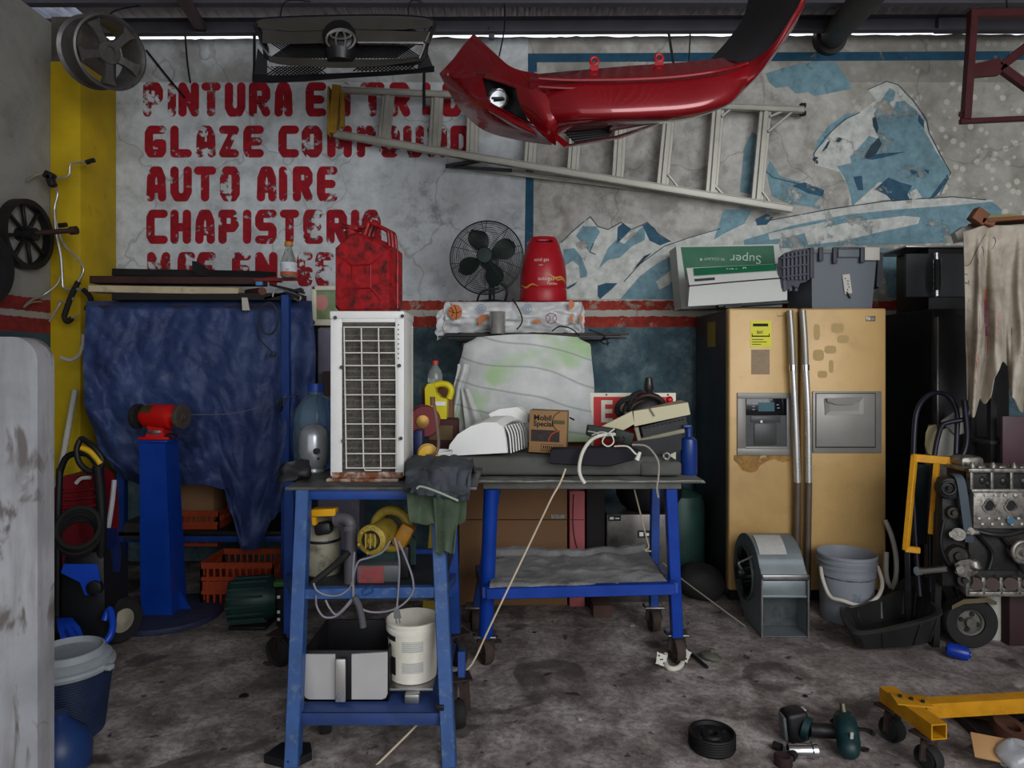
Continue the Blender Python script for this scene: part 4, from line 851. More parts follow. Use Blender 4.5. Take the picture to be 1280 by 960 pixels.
# ---- bucket and jug beside the panel
c = V((PX(70, 2.55), 2.62, 0)); T = thing('ribbed_bucket', 'dark blue ribbed bucket with a whitish lid beside the primed panel', 'bucket', c)
prof = [(.118, 0), (.122, .004)]
for k in range(24): z = .012+k*.0098; r = .122+.028*k/24; prof += [(r, z), (r+.0025, z+.003), (r+.0025, z+.006), (r, z+.009)]
prof += [(.15, .25)]
b = MB(); b.lathe(prof, c, n=48); b.build('body', M('navy_bucket', '#1f2a44', .45, 0, .15, '#3d4354', .25, 12), T)
LID = M('dusty_lid', '#8e9599', .55, 0, .12, '#5f676c', .3, 10)
b = MB(); b.lathe([(.148, .245), (.158, .25), (.162, .262), (.158, .272), (.145, .276), (.148, .29), (.138, .298), (.128, .302), (.122, .325), (.116, .327), (.112, .304), (0, .3)], c, n=48); b.build('lid', LID, T, 'pale dusty lid')
b = MB(); b.box(c+V((.165, -.02, .262)), (.04, .03, .02), RZ(-8), .006); b.build('spout', LID, T)
c = V((PX(58, 2.3), 2.36, 0)); b = MB(); b.lathe([(.07, 0), (.1, .02), (.105, .08), (.09, .13), (.05, .17), (.03, .19), (.03, .21), (0, .21)], c, n=32); tag(b.build('plastic_jug', M('blue_jug', '#1c3564', .4, 0, .15)), 'rounded blue plastic jug half hidden by the primed panel', 'jug')
# ================================================================ near blue trolley table
def caster(name, T, p, mm_w=RUBBER, r=.062, yaw=20, top=.16, mm_f=None):
    """a swivel caster: fork and plate, with its wheel as a sub-part"""
    p = V((p[0], p[1], 0)); R = RZ(yaw); a = R @ V((1, 0, 0))
    b = MB(); b.box(p+V((0, 0, top-.004)), (.1, .085, .008), R, .002, 1); b.cyl(p+V((0, 0, top-.03)), p+V((0, 0, top-.004)), .026, n=16)
    for s_ in (-1, 1): b.beam(p+a*(s_*.03)+V((0, 0, r)), p+a*(s_*.022)+V((0, 0, top-.02)), .006, .04, a, 0)
    b.cyl(p+a*.036+V((0, 0, r)), p-a*.036+V((0, 0, r)), .007, n=10)
    o = b.build(name, mm_f or M('grimy_caster_steel', '#2f2521', .7, .3, .3, '#4a2e20', .4, 20), T)
    b = MB(); b.lathe([(.012, -.02), (r*.6, -.02), (r*.75, -.012), (r*.9, -.022), (r, -.014), (r, .014), (r*.9, .022), (r*.75, .012), (r*.6, .02), (.012, .02)], p+V((0, 0, r)), a, 32); b.build('wheel', mm_w, o)
T = thing('trolley_table', 'narrow blue steel trolley table carrying the white grille unit', 'work table', (PX(465, 2.7), 2.8, 0))
TZ = .945
b = MB(); b.bx(PX(356, 2.62), PX(596, 2.62), 2.62, 3.55, TZ-.012, TZ, .003); b.build('table_top', M('worn_steel_top', '#5a5a58', .5, .5, .2, '#2f2d2b', .45, 6), T)
b = MB(); b.bx(PX(368, 2.64), PX(556, 2.64), 2.64, 2.68, TZ-.052, TZ-.012, .003); b.build('front_apron', BLUE, T)
b = MB(); b.bx(PX(368, 2.64), PX(556, 2.64), 3.14, 3.18, TZ-.052, TZ-.012, .003); b.build('rear_apron', BLUE, T)
LEGS = [((380, 618, 2.65), (366, 957, 2.4), .05), ((546, 640, 2.65), (562, 957, 2.4), .05), ((363, 620, 3.16), (362, 792, 3.2), .045), ((563, 625, 3.16), (570, 797, 3.2), .045)]
for p, q, w in LEGS:
    b = MB(); a, e = P(*p), P(*q); a.z = TZ-.012
    if q[2] < 3: e.z = 0.0
    b.beam(a, e, w, w, (0, 1, 0), .003); b.build('leg', BLUEW if q[2] < 3 else BLUE, T)
for px, d in ((350, 3.2), (572, 3.2)): caster('caster', T, (PX(px, d), d), r=.07, yaw=70 if px < 400 else 30)
def crossbar(name, p, q, w=.035, h=.04, mm=BLUEW): b = MB(); b.beam(P(*p), P(*q), w, h); b.build(name, mm, T)
crossbar('crossbar', (374, 741, 2.55), (552, 739, 2.55)); crossbar('crossbar', (362, 740, 3.17), (566, 740, 3.17), mm=BLUE); crossbar('crossbar', (378, 692, 3.15), (560, 690, 3.15), .03, .03, BLUE)
crossbar('side_bar', (371, 742, 2.55), (362, 722, 3.17)); crossbar('side_bar', (553, 740, 2.55), (566, 722, 3.17))
b = MB(); b.bx(PX(376, 2.57), PX(550, 2.57), 2.57, 3.16, .525, .545, .002); b.build('middle_shelf', M('grimy_steel', '#34363a', .6, .3, .25, '#1e1d1c', .4, 8), T)
SZ = .168
b = MB(); b.bx(PX(374, 2.44), PX(553, 2.44), 2.44, 3.05, SZ-.006, SZ, .001); b.bx(PX(374, 2.44), PX(553, 2.44), 2.44, 2.446, SZ-.045, SZ, .001); b.build('lower_shelf', M('worn_navy_shelf', '#2b3e6e', .5, .1, .2, '#4c4f58', .35, 7), T)
b = MB(); b.box(P(550, 884, 2.43), (.03, .02, .02), None, .004); b.build('shelf_clip', DARK, T)
for px, d in ((407, 2.62), (573, 2.66)): caster('caster', T, (PX(px, d), d), r=.055, yaw=15, top=SZ-.008 if px < 500 else .2)
b = MB(); b.beam(V((PX(577, 2.66), 2.66, .19)), V((PX(577, 2.68), 2.68, .29)), .03, .03, (0, 1, 0)); b.build('wheel_strut', BLUE, T)
b = MB(); b.prism([P(330, 928, 2.42), P(352, 914, 2.5), P(388, 916, 2.5), P(390, 927, 2.44), P(374, 935, 2.4), P(360, 942, 2.38)], (0, 0, .02)); o = b; 
for i in range(len(b.v)): b.v[i].z = .0+(.03 if i >= 6 else 0)
tag(b.build('floor_pedal', BLACK), 'flat black plastic bracket on the floor at the trolley\'s front leg', 'bracket')

# ---- white condenser unit with grille
d = 2.76; x0, x1, z0, z1 = PX(413, d), PX(505, d), TZ, PZ(390, d)
T = thing('condenser_unit', 'white rusty-footed air conditioner outdoor unit with a wire grille standing on end', 'air conditioner', ((x0+x1)/2, d+.13, z0))
CW = M('white_enamel', '#cfcfcb', .35, 0, .05, '#8b857c', .22, 9)
RW = M('rusted_white_enamel', '#b9b4aa', .55, 0, .1, '#6a3818', .62, 13)
b = MB(); b.bx(x0, x1, d+.012, d+.25, z0+.012, z1-.0, .006); b.build('casing', CW, T)
b = MB(); b.bx(x0-.002, x1+.002, d-.004, d+.26, z1-.028, z1+.004, .005); b.build('top_cover', CW, T)
gx0, gx1, gz0, gz1 = PX(427.5, d), PX(494, d), PZ(590, d), PZ(403, d)
for nm, a, e, f, g in (('left_border', x0, gx0, z0+.02, z1-.02), ('right_border', gx1, x1, z0+.02, z1-.02), ('top_border', gx0, gx1, gz1, z1-.02)):
    b = MB(); b.bx(a, e, d, d+.014, f, g, .003); b.build(nm, CW, T)
b = MB(); b.bx(x0+.005, x1-.002, d-.001, d+.014, z0+.012, gz0, .003); b.build('bottom_border', RW, T, 'rusted bottom border')
b = MB(); b.bx(x0-.012, x1-.02, d-.02, d+.2, z0, z0+.012, .002); b.build('base_foot', RW, T)
m, nt, bs, co = base_mat('condenser_fins')
w1 = nt.new('ShaderNodeTexWave', wave_type='BANDS', bands_direction='X'); w1.inputs['Scale'].default_value = 90; w1.inputs['Distortion'].default_value = 6; w1.inputs['Detail'].default_value = 3; nt.l.new(co, w1.inputs['Vector'])
w2 = nt.new('ShaderNodeTexWave', wave_type='BANDS', bands_direction='Z'); w2.inputs['Scale'].default_value = 13; w2.inputs['Distortion'].default_value = 1.5; nt.l.new(co, w2.inputs['Vector'])
pn = nt.noise(co, 22, 5, .65)
cc = nt.mix(nt.ramp(w1.outputs['Fac'], [(.3, 0.0), (.8, 1.0)]), '#302d29', '#716c64'); cc = nt.mix(nt.ramp(pn, [(.5, 0.0), (.62, .6)]), cc, '#2d2b28'); cc = nt.mix(nt.ramp(w2.outputs['Fac'], [(.75, 0.0), (.95, .3)]), cc, '#8a857c')
nt.l.new(cc, bs.inputs['Base Color']); bs.inputs['Metallic'].default_value = .55; bs.inputs['Roughness'].default_value = .42; nt.l.new(nt.bump(w1.outputs['Fac'], .6, .004), bs.inputs['Normal'])
b = MB(); b.bx(gx0, gx1, d+.006, d+.0115, gz0, gz1); b.build('fin_coil', m, T, 'dusty metal fins')
b = MB()
wx = [430, 451.5, 473, 494]; ys = [409, 426, 441, 457, 475, 493.5, 511.5, 530, 548.5, 567, 585]
for i, px in enumerate(wx): b.cyl(P(px, 409, d-.014), P(px+3, 586, d-.014), .0028, n=8)
for py in ys: b.cyl(P(429+(py-409)*.017, py, d-.017), P(494+(py-409)*.017, py, d-.017), .0028, n=8)
b.tube([P(456, 586, d-.015), P(456, 588, d-.015), P(476, 588, d-.015), P(476, 586, d-.015)], .003, 6, sub=1)
b.build('wire_grille', M('white_wire', '#c3c0b6', .45, 0, .1), T)
for px, py in ((427, 459), (499, 457), (429, 551), (501, 548), (419, 397), (503, 395)):
    b = MB(); b.cyl(P(px, py, d-.012), P(px, py, d+.004), .0075, n=10); b.build('screw', DARK, T)
b = MB()
for k in range(8): b.cyl(P(498, 406+k*6, d-.001), P(498, 406+k*6, d+.002), .003, n=8)
b.build('vent_hole', BLACK, T)
b = MB()
for k in range(60): z = z0+.06+k*(z1-z0-.1)/60; b.box((x1+.001, d+.225, z), (.006, .012, .005))
b.build('side_louvre', OFFW, T)

# ---- red jerry can on the unit
c = V((PX(461, 2.88), 2.89, z1+.004)); T = thing('jerry_can', 'scuffed red metal jerry can standing on the white grille unit', 'jerry can', c)
R = RZ(-14); JR = M('jerry_red', '#96121a', .42, .1, .14, '#35110f', .5, 15, .12)
w, dp, h = .128, .06, .335
def jp(x, y, z): return c+R @ V((x, y, z))
sil = [(-w+.02, 0), (w-.02, 0), (w, .02), (w, h-.075), (w-.03, h-.05), (-.02, h), (-w+.075, h), (-w, h-.06), (-w, .02)]
b = MB()
def inset(k): return [(x*(1-k)+0*k, (z-h*.48)*(1-k)+h*.48) for x, z in sil]
b.loft([[jp(x, y, z) for x, z in inset(k)] for k, y in ((.09, -dp-.012), (.02, -dp), (0, -dp+.02), (0, -.008), (.02, -.006), (.02, .006), (0, .008), (0, dp-.02), (.02, dp), (.09, dp+.012))])
b.build('can_body', JR, T, smooth=30)
b = MB(); b.tube([jp(x*1.005, 0, z*1.0) for x, z in sil], .006, 8, True, 1); b.build('seam', JR, T)
b = MB()   # pressed X panel
cz = h*.44; q = .042
rim = [(-q, cz-q*1.15), (q, cz-q*1.15), (q, cz+q*1.15), (-q, cz+q*1.15)]
b.tube([jp(x, -dp-.012, z) for x, z in rim], .005, 8, True, 1)
for (x, z), (e, f) in zip(rim, [(-w+.035, .055), (w-.035, .045), (w-.03, h-.1), (-w+.03, h-.1)]): b.tube([jp(x, -dp-.012, z), jp(e, -dp-.009, f)], .005, 8, sub=1)
b.build('pressed_cross', M('jerry_red_groove', '#8a1016', .4, .1, .1), T)
b = MB()
for yy in (-.035, .0, .035): b.tube([jp(-.005, yy, h-.01), jp(.012, yy, h+.035), jp(.02, yy, h+.042), jp(.09, yy, h+.01), jp(.103, yy, h-.01), jp(.108, yy, h-.06)], .008 if yy else .009, 8, sub=3)
b.build('handle', JR, T)
b = MB(); b.cyl(jp(-.07, 0, h-.03), jp(-.085, 0, h+.022), .033, .03, 24); b.build('neck', JR, T)
b = MB(); b.box(jp(-.083, 0, h+.032), (.085, .06, .02), R @ RY(12), .006); b.box(jp(-.045, 0, h+.034), (.05, .03, .012), R @ RY(8), .003); b.build('cap_clamp', JR, T)

# ---- things around the unit on the trolley top
c = V((PX(392, 2.98), 2.98, TZ)); T = thing('gas_bottle', 'small rounded silver cylinder beside the white grille unit', 'gas cylinder', c)
b = MB(); b.lathe([(.045, 0), (.05, .008), (.046, .02), (.06, .04), (.066, .08), (.066, .15), (.058, .185), (.038, .205), (.012, .212), (0, .213)], c, n=36); b.build('shell', M('silver_paint', '#9a9da0', .3, .6, .1), T)
b = MB(); b.cyl(c+V((.03, -.054, .1)), c+V((.03, -.066, .1)), .014, n=16); b.cyl(c+V((.038, -.056, .068)), c+V((.038, -.062, .068)), .005, n=10); b.build('valve_hole', BLACK, T)
c = V((PX(395, 3.1), 3.1, TZ)); T = thing('water_bottle', 'large clear blue water bottle behind the silver cylinder', 'water bottle', c)
WBM = M('blue_clear_plastic', '#a3c6dc', .06, 0, .06, trans=.88, spec=.5, ior=1.2)
b = MB(); b.lathe([(.09, 0), (.098, .015), (.094, .05), (.098, .06), (.098, .19), (.094, .2), (.098, .215), (.09, .27), (.06, .315), (.032, .335), (.03, .36), (0, .36)], c, n=40); b.build('bottle', WBM, T)
b = MB(); b.cyl(c+V((0, 0, .35)), c+V((0, 0, .385)), .036, .034, 24); b.build('cap', M('blue_cap', '#1c3a8c', .4), T)
b = MB(); b.ball(P(370, 589, 2.78), (.062, .05, .047), 20); b.ball(P(362, 597, 2.76), (.045, .04, .03), 16); b.wobble(.03, 17, 3); b.wobble(.012, 45, 5)
for i in range(len(b.v)): b.v[i].z = max(b.v[i].z, TZ+.001)
tag(b.build('black_bag', M('black_bag', '#1c1b1d', .55, 0, .3), smooth=70), 'crumpled black plastic bundle on the trolley\'s front corner', 'bag')
d = 4.27   # picture frame and pale sheet behind
T = thing('small_television', 'small cream-framed screen with a pink and green picture behind the jerry can', 'television', P(415, 407, d))
b = MB(); xa_, xb_, za_, zb_ = PX(389, d), PX(446, d), PZ(407, d), PZ(357, d)
for a in ((xa_, xb_, za_, za_+.04), (xa_, xb_, zb_-.03, zb_), (xa_, xa_+.03, za_, zb_), (xb_-.03, xb_, za_, zb_)): b.bx(a[0], a[1], d, d+.03, a[2], a[3], .008)
b.bx(xa_+.02, xb_-.02, d+.03, d+.18, za_+.02, zb_-.02, .02); b.build('casing', OFFW, T)
m, nt, bs, co = base_mat('faded_picture'); sp = nt.new('ShaderNodeSeparateXYZ'); nt.l.new(co, sp.inputs[0])
dx_ = nt.math('ADD', nt.math('POWER', nt.math('MULTIPLY', nt.math('ADD', sp.outputs[0], .07), 24), 2), nt.math('POWER', nt.math('MULTIPLY', nt.math('SUBTRACT', sp.outputs[2], .145), 20), 2))
cc = nt.mix(nt.math('LESS_THAN', dx_, 1.0), nt.ramp(nt.noise(co, 12), [(.3, '#5d7048'), (.7, '#84966a')]), '#b8766f'); nt.l.new(cc, bs.inputs['Base Color']); bs.inputs['Roughness'].default_value = .3
b = MB(); b.bx(xa_+.028, xb_-.028, d+.014, d+.03, za_+.036, zb_-.028); b.build('screen', m, T)
b = MB(); b.bx(PX(396, 4.25), PX(450, 4.25), 4.25, 4.45, 0, PZ(409, 4.25), .02); tag(b.build('metal_cabinet', M('mauve_grey_enamel', '#6c6a78', .5, .1, .15, '#8a8a92', .4, 3)), 'pale mauve metal cabinet behind the white grille unit under the small screen', 'cabinet')
o = None
b = MB(); b.prism([P(398, 495, 4.2), P(404, 464, 4.2), P(428, 464, 4.2), P(428, 495, 4.2)], (0, .04, 0)); tag(b.build('dark_flap', M('dark_brown', '#2d2320', .7)), 'dark brown flap leaning on the mauve cabinet', 'flap')

# ---- cloths hung on the trolley corner
def cloth(name, label, mm, fn, nu=40, nv=30, t=.006, grp=None):
    b = MB(); b.sheet(fn, nu, nv, t); return tag(b.build(name, mm, smooth=70), label, 'cloth', grp)
m, nt, bs, co = base_mat('dark_towelling'); n = nt.noise(co, 8, 6, .6); nf = nt.noise(co, 180, 2)
nt.l.new(nt.ramp(n, [(.3, '#22262b'), (.7, '#42474d')]), bs.inputs['Base Color']); bs.inputs['Roughness'].default_value = .95; nt.l.new(nt.bump(nf, .5, .004), bs.inputs['Normal']); TW = m
m, nt, bs, co = base_mat('olive_towelling'); n = nt.noise(co, 8, 6, .6); nf = nt.noise(co, 180, 2)
nt.l.new(nt.ramp(n, [(.3, '#2e3a2c'), (.7, '#4b5a45')]), bs.inputs['Base Color']); bs.inputs['Roughness'].default_value = .95; nt.l.new(nt.bump(nf, .5, .004), bs.inputs['Normal']); TG = m
def draped(px0, px1, prof, folds, amp, seed, dz=0):
    """prof: list of (v, py, depth): a strip that comes over the table edge and hangs"""
    py_ = [(a, q) for a, q, _ in prof]; de = [(a, q) for a, _, q in prof]
    def fn(u, v):
        px = px0(v)+(px1(v)-px0(v))*u; n = noise.noise(V((u*3, v*2, seed)))
        return P(px+3*n, interp(py_, v)+6*noise.noise(V((u*4, seed, v))), interp(de, v)+amp*math.sin(u*folds+n*3)*(.3+.7*v)+.02*n+dz)
    return fn
cloth('shop_towel', 'olive green towel hanging off the trolley corner', TG, draped(lambda v: 509+3*v, lambda v: 583-2*v, [(0, 604, 2.7), (.25, 612, 2.58), (1, 652, 2.56)], 9, .014, 1.3))
cloth('shop_towel', 'narrow dark green towel end hanging down beside the trolley leg', TG, draped(lambda v: 540+4*v, lambda v: 581-14*v, [(0, 612, 2.62), (.2, 620, 2.535), (1, 692, 2.54)], 8, .012, 5.1))
def jacket(u, v):
    px = 512+82*u-(8+10*u)*v*(1-.5*u); n = noise.noise(V((u*4, v*3, 8.7))); n2_ = noise.noise(V((u*10, v*8, 2.2)))
    py = interp([(0, 590), (.25, 578), (.5, 592), (.8, 606+18*u), (1, 612+14*u)], v)-9*math.sin(PI*u)*(1-v)+8*n*(1-v)+4*n2_
    return P(px, py, max(2.49, interp([(0, 2.98), (.25, 2.8), (.5, 2.58), (1, 2.51)], v)-.04*n-.03*n2_-.02*math.sin(u*9+v*5)))
cloth('work_jacket', 'dark grey jacket bundled over the trolley corner above the olive towel', TW, jacket, 60, 44, .012)
b = MB(); b.tube([P(521, 611, 2.44), P(526, 608, 2.44), P(545, 614, 2.43), P(573, 626, 2.43)], .004, 6); tag(b.build('towel_hem', M('hem', '#8d9a86', .9)), 'pale stitched hem across the bundled jacket', 'hem')
T = None
b = MB(); b.tube([P(544, 578, 2.9), P(560, 580, 2.86), P(573, 582, 2.84), P(574, 586, 2.84)], .005, 6); tag(b.build('steel_hook', STEEL), 'thin steel bar lying over the bundled jacket', 'bar')
b = MB(); b.box(P(588, 586, 2.9), (.015, .04, .02), None, .005); tag(b.build('orange_cap', M('orange_cap', '#c2452a', .5)), 'small orange cap beside the bundled jacket', 'cap')

# ---- bottles, jug and reel behind the jacket, on the trolley's rear edge
YJ = M('yellow_jug_plastic', '#c4b412', .35, 0, .06)
c = V((PX(549, 3.35), 3.42, .0)); zb = PZ(524, 3.3)
T = thing('red_crate', 'dark red box behind the white grille unit carrying the yellow jug', 'box', V((PX(545, 3.3), 3.35, TZ)))
b = MB(); b.bx(PX(518, 3.3), PX(572, 3.3), 3.3, 3.42, TZ, zb-.0, .01); b.build('carton', M('maroon_carton', '#3e1d1c', .8, 0, .2), T)
b = MB(); b.bx(PX(535, 3.3), PX(566, 3.3), 3.296, 3.3, zb-.1, zb-.03, .0); b.build('front_label', M('brown_label', '#5c4a2e', .7, 0, .2), T)
cj = V((PX(548, 3.33), 3.36, zb)); T = thing('oil_jug', 'yellow plastic jug with a moulded handle standing behind the white unit', 'jug', cj)
b = MB(); jx = PX(548, 3.45)
def jpt(px, py): return P(px, py, 3.31)
outl = [(532, 521), (531, 486), (534, 480), (541, 479), (545, 482), (553, 479), (561, 482), (563, 490), (560, 499), (558, 521)]
b.prism([jpt(x, y) for x, y in [(532, 524), (531, 486), (534, 480), (541, 479), (544, 486), (545, 491), (551, 497), (559, 499), (558, 524)]], (0, .09, 0)); b.build('body', YJ, T)
b = MB(); b.tube([jpt(542, 482)+V((0, .05, 0)), jpt(550, 480)+V((0, .05, 0)), jpt(559, 482)+V((0, .05, 0)), jpt(563, 489)+V((0, .05, 0)), jpt(560, 499)+V((0, .05, 0))], .016, 10); b.build('handle', YJ, T)
b = MB(); b.bx(PX(543, 3.31), PX(557, 3.31), 3.305, 3.31, PZ(507, 3.31), PZ(502, 3.31)); b.build('label', WHITE, T)
cb = V((PX(544, 3.55), 3.62, zb-.0)); 
b = MB(); b.bx(PX(527, 3.44), PX(566, 3.44), 3.44, 3.54, TZ, PZ(482, 3.44), .01); tag(b.build('wooden_box', WOOD), 'dull wooden box behind the yellow jug', 'box')
cb = V((PX(544, 3.49), 3.49, PZ(482, 3.44))); T = thing('soda_bottle', 'clear plastic bottle with an orange-red cap behind the yellow jug', 'bottle', cb)
b = MB(); b.lathe([(.034, 0), (.038, .01), (.038, .05), (.03, .08), (.014, .1), (.012, .112), (0, .112)], cb, n=28); b.build('bottle', GLASS, T)
b = MB(); b.cyl(cb+V((0, 0, .108)), cb+V((0, 0, .126)), .016, n=18); b.build('cap', M('orange_red_cap', '#b8371c', .4), T)
c = P(530, 526, 3.2); T = thing('hose_reel', 'round dark red reel with a brass hub behind the white grille unit', 'reel', c)
b = MB(); b.lathe([(.02, -.03), (.07, -.03), (.075, -.02), (.05, -.01), (.05, .02), (.075, .03), (.07, .04), (.02, .04)], c, (.25, -1, 0), 36); b.build('drum', M('reel_red', '#641a20', .6, 0, .2), T)
b = MB(); b.lathe([(.028, .035), (.03, .05), (.012, .055), (0, .055)], c+V((-.012, 0, 0)), (.25, -1, 0), 24); b.build('hub', M('brass', '#8b6a34', .4, .6, .15), T)
b = MB(); b.beam(c+V((.0, .05, 0)), V((c.x, 3.25, TZ)), .03, .03, (0, 1, 0)); b.build('stand', DARK, T)
c = V((PX(546, 3.0), 3.02, TZ)); T = thing('white_tub', 'small white tub with a printed label behind the bundled jacket', 'tub', c)
b = MB(); b.lathe([(.055, 0), (.062, .005), (.066, .08), (.069, .082), (.069, .09), (.062, .09), (.06, .01), (0, .008)], c, n=36); b.build('tub_body', WHITE, T)
c2 = P(535, 568, 2.9); T = thing('yellow_spool', 'yellow winding spool with a crank handle in front of the white tub', 'spool', c2)
b = MB(); b.lathe([(0, -.035), (.04, -.035), (.044, -.025), (.03, -.02), (.03, .015), (.042, .02), (.042, .03), (.02, .034), (0, .034)], c2, (.2, -1, 0), 32); b.build('drum', M('spool_yellow', '#b88f14', .4, 0, .12), T)
b = MB(); b.tube([c2+V((.0, -.04, 0)), P(541, 569, 2.84), P(547, 562, 2.84), P(548, 548, 2.84), P(545, 520, 2.84), P(541, 498, 2.84)], .007, 8); b.build('crank', M('rusty_steel', '#6e5a4c', .5, .5, .2, '#43301f', .4, 20), T)
b = MB(); b.cyl(P(541, 507, 2.84), P(540.6, 496, 2.84), .011, n=12); b.build('crank_grip', WOOD, T)
b = MB(); b.beam(c2+V((.02, .02, -.0)), V((c2.x+.02, c2.y+.03, TZ)), .03, .02, (0, 1, 0)); b.build('bracket', YEL, T)
b = MB(); b.bx(PX(521, 3.2), PX(532, 3.2), 3.09, 3.17, TZ, PZ(535, 3.2), .008); tag(b.build('blue_can', M('dark_blue_tin', '#1c2852', .5)), 'small dark blue can below the red reel', 'can')

# ---- on the trolley's middle shelf
MZ = .545
c = V((PX(472, 2.75), 2.82, MZ)); T = thing('electric_pump', 'old electric pump with a mustard flange on a grey box with a faded red label', 'pump', c)
b = MB(); b.bx(PX(447, 2.75), PX(500, 2.75), 2.72, 2.95, MZ, PZ(704, 2.75), .008); b.build('control_box', M('grey_enamel', '#55595b', .5, .2, .2, '#2e2e2d', .35, 10), T)
b = MB(); b.bx(PX(448, 2.72), PX(480, 2.72), 2.717, 2.72, PZ(730, 2.72), PZ(708, 2.72)); b.build('red_label', M('faded_red_label', '#8d3f3f', .7, 0, .2, '#55595b', .45, 30), T)
MU = M('mustard_enamel', '#8f7a2c', .5, .1, .2, '#3c3016', .38, 16)
p = P(464, 675, 2.62); b = MB(); b.lathe([(.05, -.16), (.052, -.02), (.058, -.015), (.058, .0), (.05, .006), (.03, .008), (.026, .0), (.012, .0), (.01, .014), (0, .014)], p, (-.2, -1, 0), 36)
for k in range(6): a = 2*PI*k/6+.3; b.cyl(p+V((math.cos(a)*.046, -.004, math.sin(a)*.046)), p+V((math.cos(a)*.046, -.016, math.sin(a)*.046)), .006, n=8)
for k in (-1, 0, 1): b.beam(p+V((k*.018, -.01, -.028)), p+V((k*.018, -.01, .028)), .006, .012, b=0)
b.build('flange', MU, T, 'mustard round flange with bolts')
b = MB(); b.torus(p+V((0, -.008, 0)), .033, .005, (-.2, -1, 0), 28, 6); b.cyl(p+V((0, 0, -.03)), p+V((0, -.012, -.03)), .01, n=12); b.build('flange_groove', DARK, T)
p2 = P(489, 661, 2.78); b = MB(); b.torus(p2, .075, .02, (-.25, -1, .1), 36, 10); b.build('fan_ring', MU, T); b = MB(); b.lathe([(.055, 0), (.06, .03), (0, .04)], p2+V((0, .04, 0)), (-.25, -1, .1), 28); b.build('fan_hub', BLACK, T)
b = MB(); b.box(P(505, 668, 2.76), (.06, .08, .1), RY(30), .015); b.build('junction_box', M('ochre_enamel', '#9a6a1c', .5, .1, .2, '#3e2a14', .3, 18), T)
b = MB(); b.loft([[P(x, y0, 2.8), P(x, y1, 2.8), P(x, y1, 2.95), P(x, y0, 2.95)] for x, y0, y1 in ((458, 692, 706), (480, 690, 706), (515, 670, 706), (520, 676, 706))]); b.build('cradle', GM, T)
b = MB(); b.bx(PX(500, 2.8), PX(513, 2.8), 2.76, 2.95, MZ, PZ(680, 2.8), .01); b.build('end_plate', DARK, T)
c = V((PX(403, 2.85), 2.86, MZ)); T = thing('paint_tank', 'grimy cream cylinder tank on the trolley\'s middle shelf', 'tank', c)
b = MB(); b.lathe([(.068, 0), (.072, .01), (.072, .16), (.066, .195), (.05, .225), (.03, .24), (0, .243)], c, n=36); b.build('shell', M('grimy_cream', '#8d8775', .55, 0, .15, '#3a3428', .42, 10), T)
b = MB(); b.lathe([(.0735, .135), (.0745, .137), (.0745, .145), (.0735, .147)], c, n=36, cap=False); b.build('band', DARK, T)
b = MB(); b.beam(P(391, 640, 2.74), P(421, 639, 2.74), .05, .03); b.beam(P(392, 640, 2.74), P(394, 656, 2.74), .03, .018); b.beam(P(410, 642, 2.76), V((c.x+.01, c.y, MZ+.24)), .02, .02); b.build('yellow_grip', YEL, T, 'yellow grip on top')
b = MB(); b.box(P(405, 660, 2.76), (.07, .06, .05), RY(-10), .015); b.build('valve_block', DARK, T)
T = thing('elbow_pipe', 'dull grey plastic elbow pipe standing between the tank and the pump', 'pipe', V((PX(436, 2.72), 2.72, MZ)))
b = MB(); b.tube([P(420, 649, 2.74), P(430, 648, 2.73), P(437, 652, 2.72), P(439, 664, 2.72), P(438, 700, 2.72), V((PX(437, 2.72), 2.72, MZ))], .024, 14); b.build('pipe', M('grey_pvc', '#4f4c50', .5, 0, .15), T)
b = MB(); b.cyl(P(437, 656, 2.72), P(438, 662, 2.72), .03, n=20); b.cyl(P(420, 649, 2.74), P(424, 648.6, 2.736), .03, n=20); b.build('collar', M('grey_pvc', '#4f4c50'), T)
b = MB(); b.tube([P(385, 736, 2.6), P(392, 728, 2.6), P(412, 712, 2.62), P(428, 698, 2.68), P(436, 690, 2.69)], .013, 10); tag(b.build('black_hose', RUBBER), 'thick black hose slanting across the cream tank', 'hose')
GC = M('trolley_cable_grey', '#77757d', .5, 0, .12); d = 2.53
T = thing('power_cable', 'grey power cable looped over the trolley\'s middle bar with a two-pin plug', 'cable', P(470, 745, d))
for pts in ([(488, 676), (478, 690), (462, 697), (448, 702), (442, 720), (441, 734), (443, 750), (456, 763), (478, 765), (500, 758), (515, 742), (516, 724), (508, 700), (498, 676)], [(443, 690), (441, 720), (442, 744), (434, 758), (420, 770), (405, 771), (396, 758), (395, 744)], [(392, 729), (396, 738), (408, 744), (424, 744), (436, 736), (440, 728)], [(440, 748), (430, 760), (420, 768), (412, 760), (407, 750)], [(493, 672), (499, 700), (498, 735), (496, 760)]):
    b = MB(); b.tube([P(x, y, d-.012*(i % 2)*.5) for i, (x, y) in enumerate(pts)], .0038, 7); b.build('cord', GC, T)
b = MB(); b.loft([[P(x0, y, d-.008), P(x1, y, d-.008), P(x1, y, d+.01), P(x0, y, d+.01)] for y, x0, x1 in ((759, 493, 498), (764, 492, 500), (773, 492, 502))]); b.build('plug', M('plug_grey', '#5f5f60', .5), T)
b = MB(); b.cyl(P(495, 773, d), P(496, 779, d), .003, n=8); b.cyl(P(499, 773, d), P(500, 779, d), .003, n=8); b.build('plug_pin', STEEL, T)
b = MB(); b.tube([P(443, 746, 2.52), P(449, 758, 2.52), P(453, 776, 2.52), P(454, 784, 2.52)], .012, 8); tag(b.build('rag_strip', M('grey_rag', '#4c4c4f', .9, 0, .2)), 'dark grey rag strip dangling over the silver-fronted bin', 'rag')
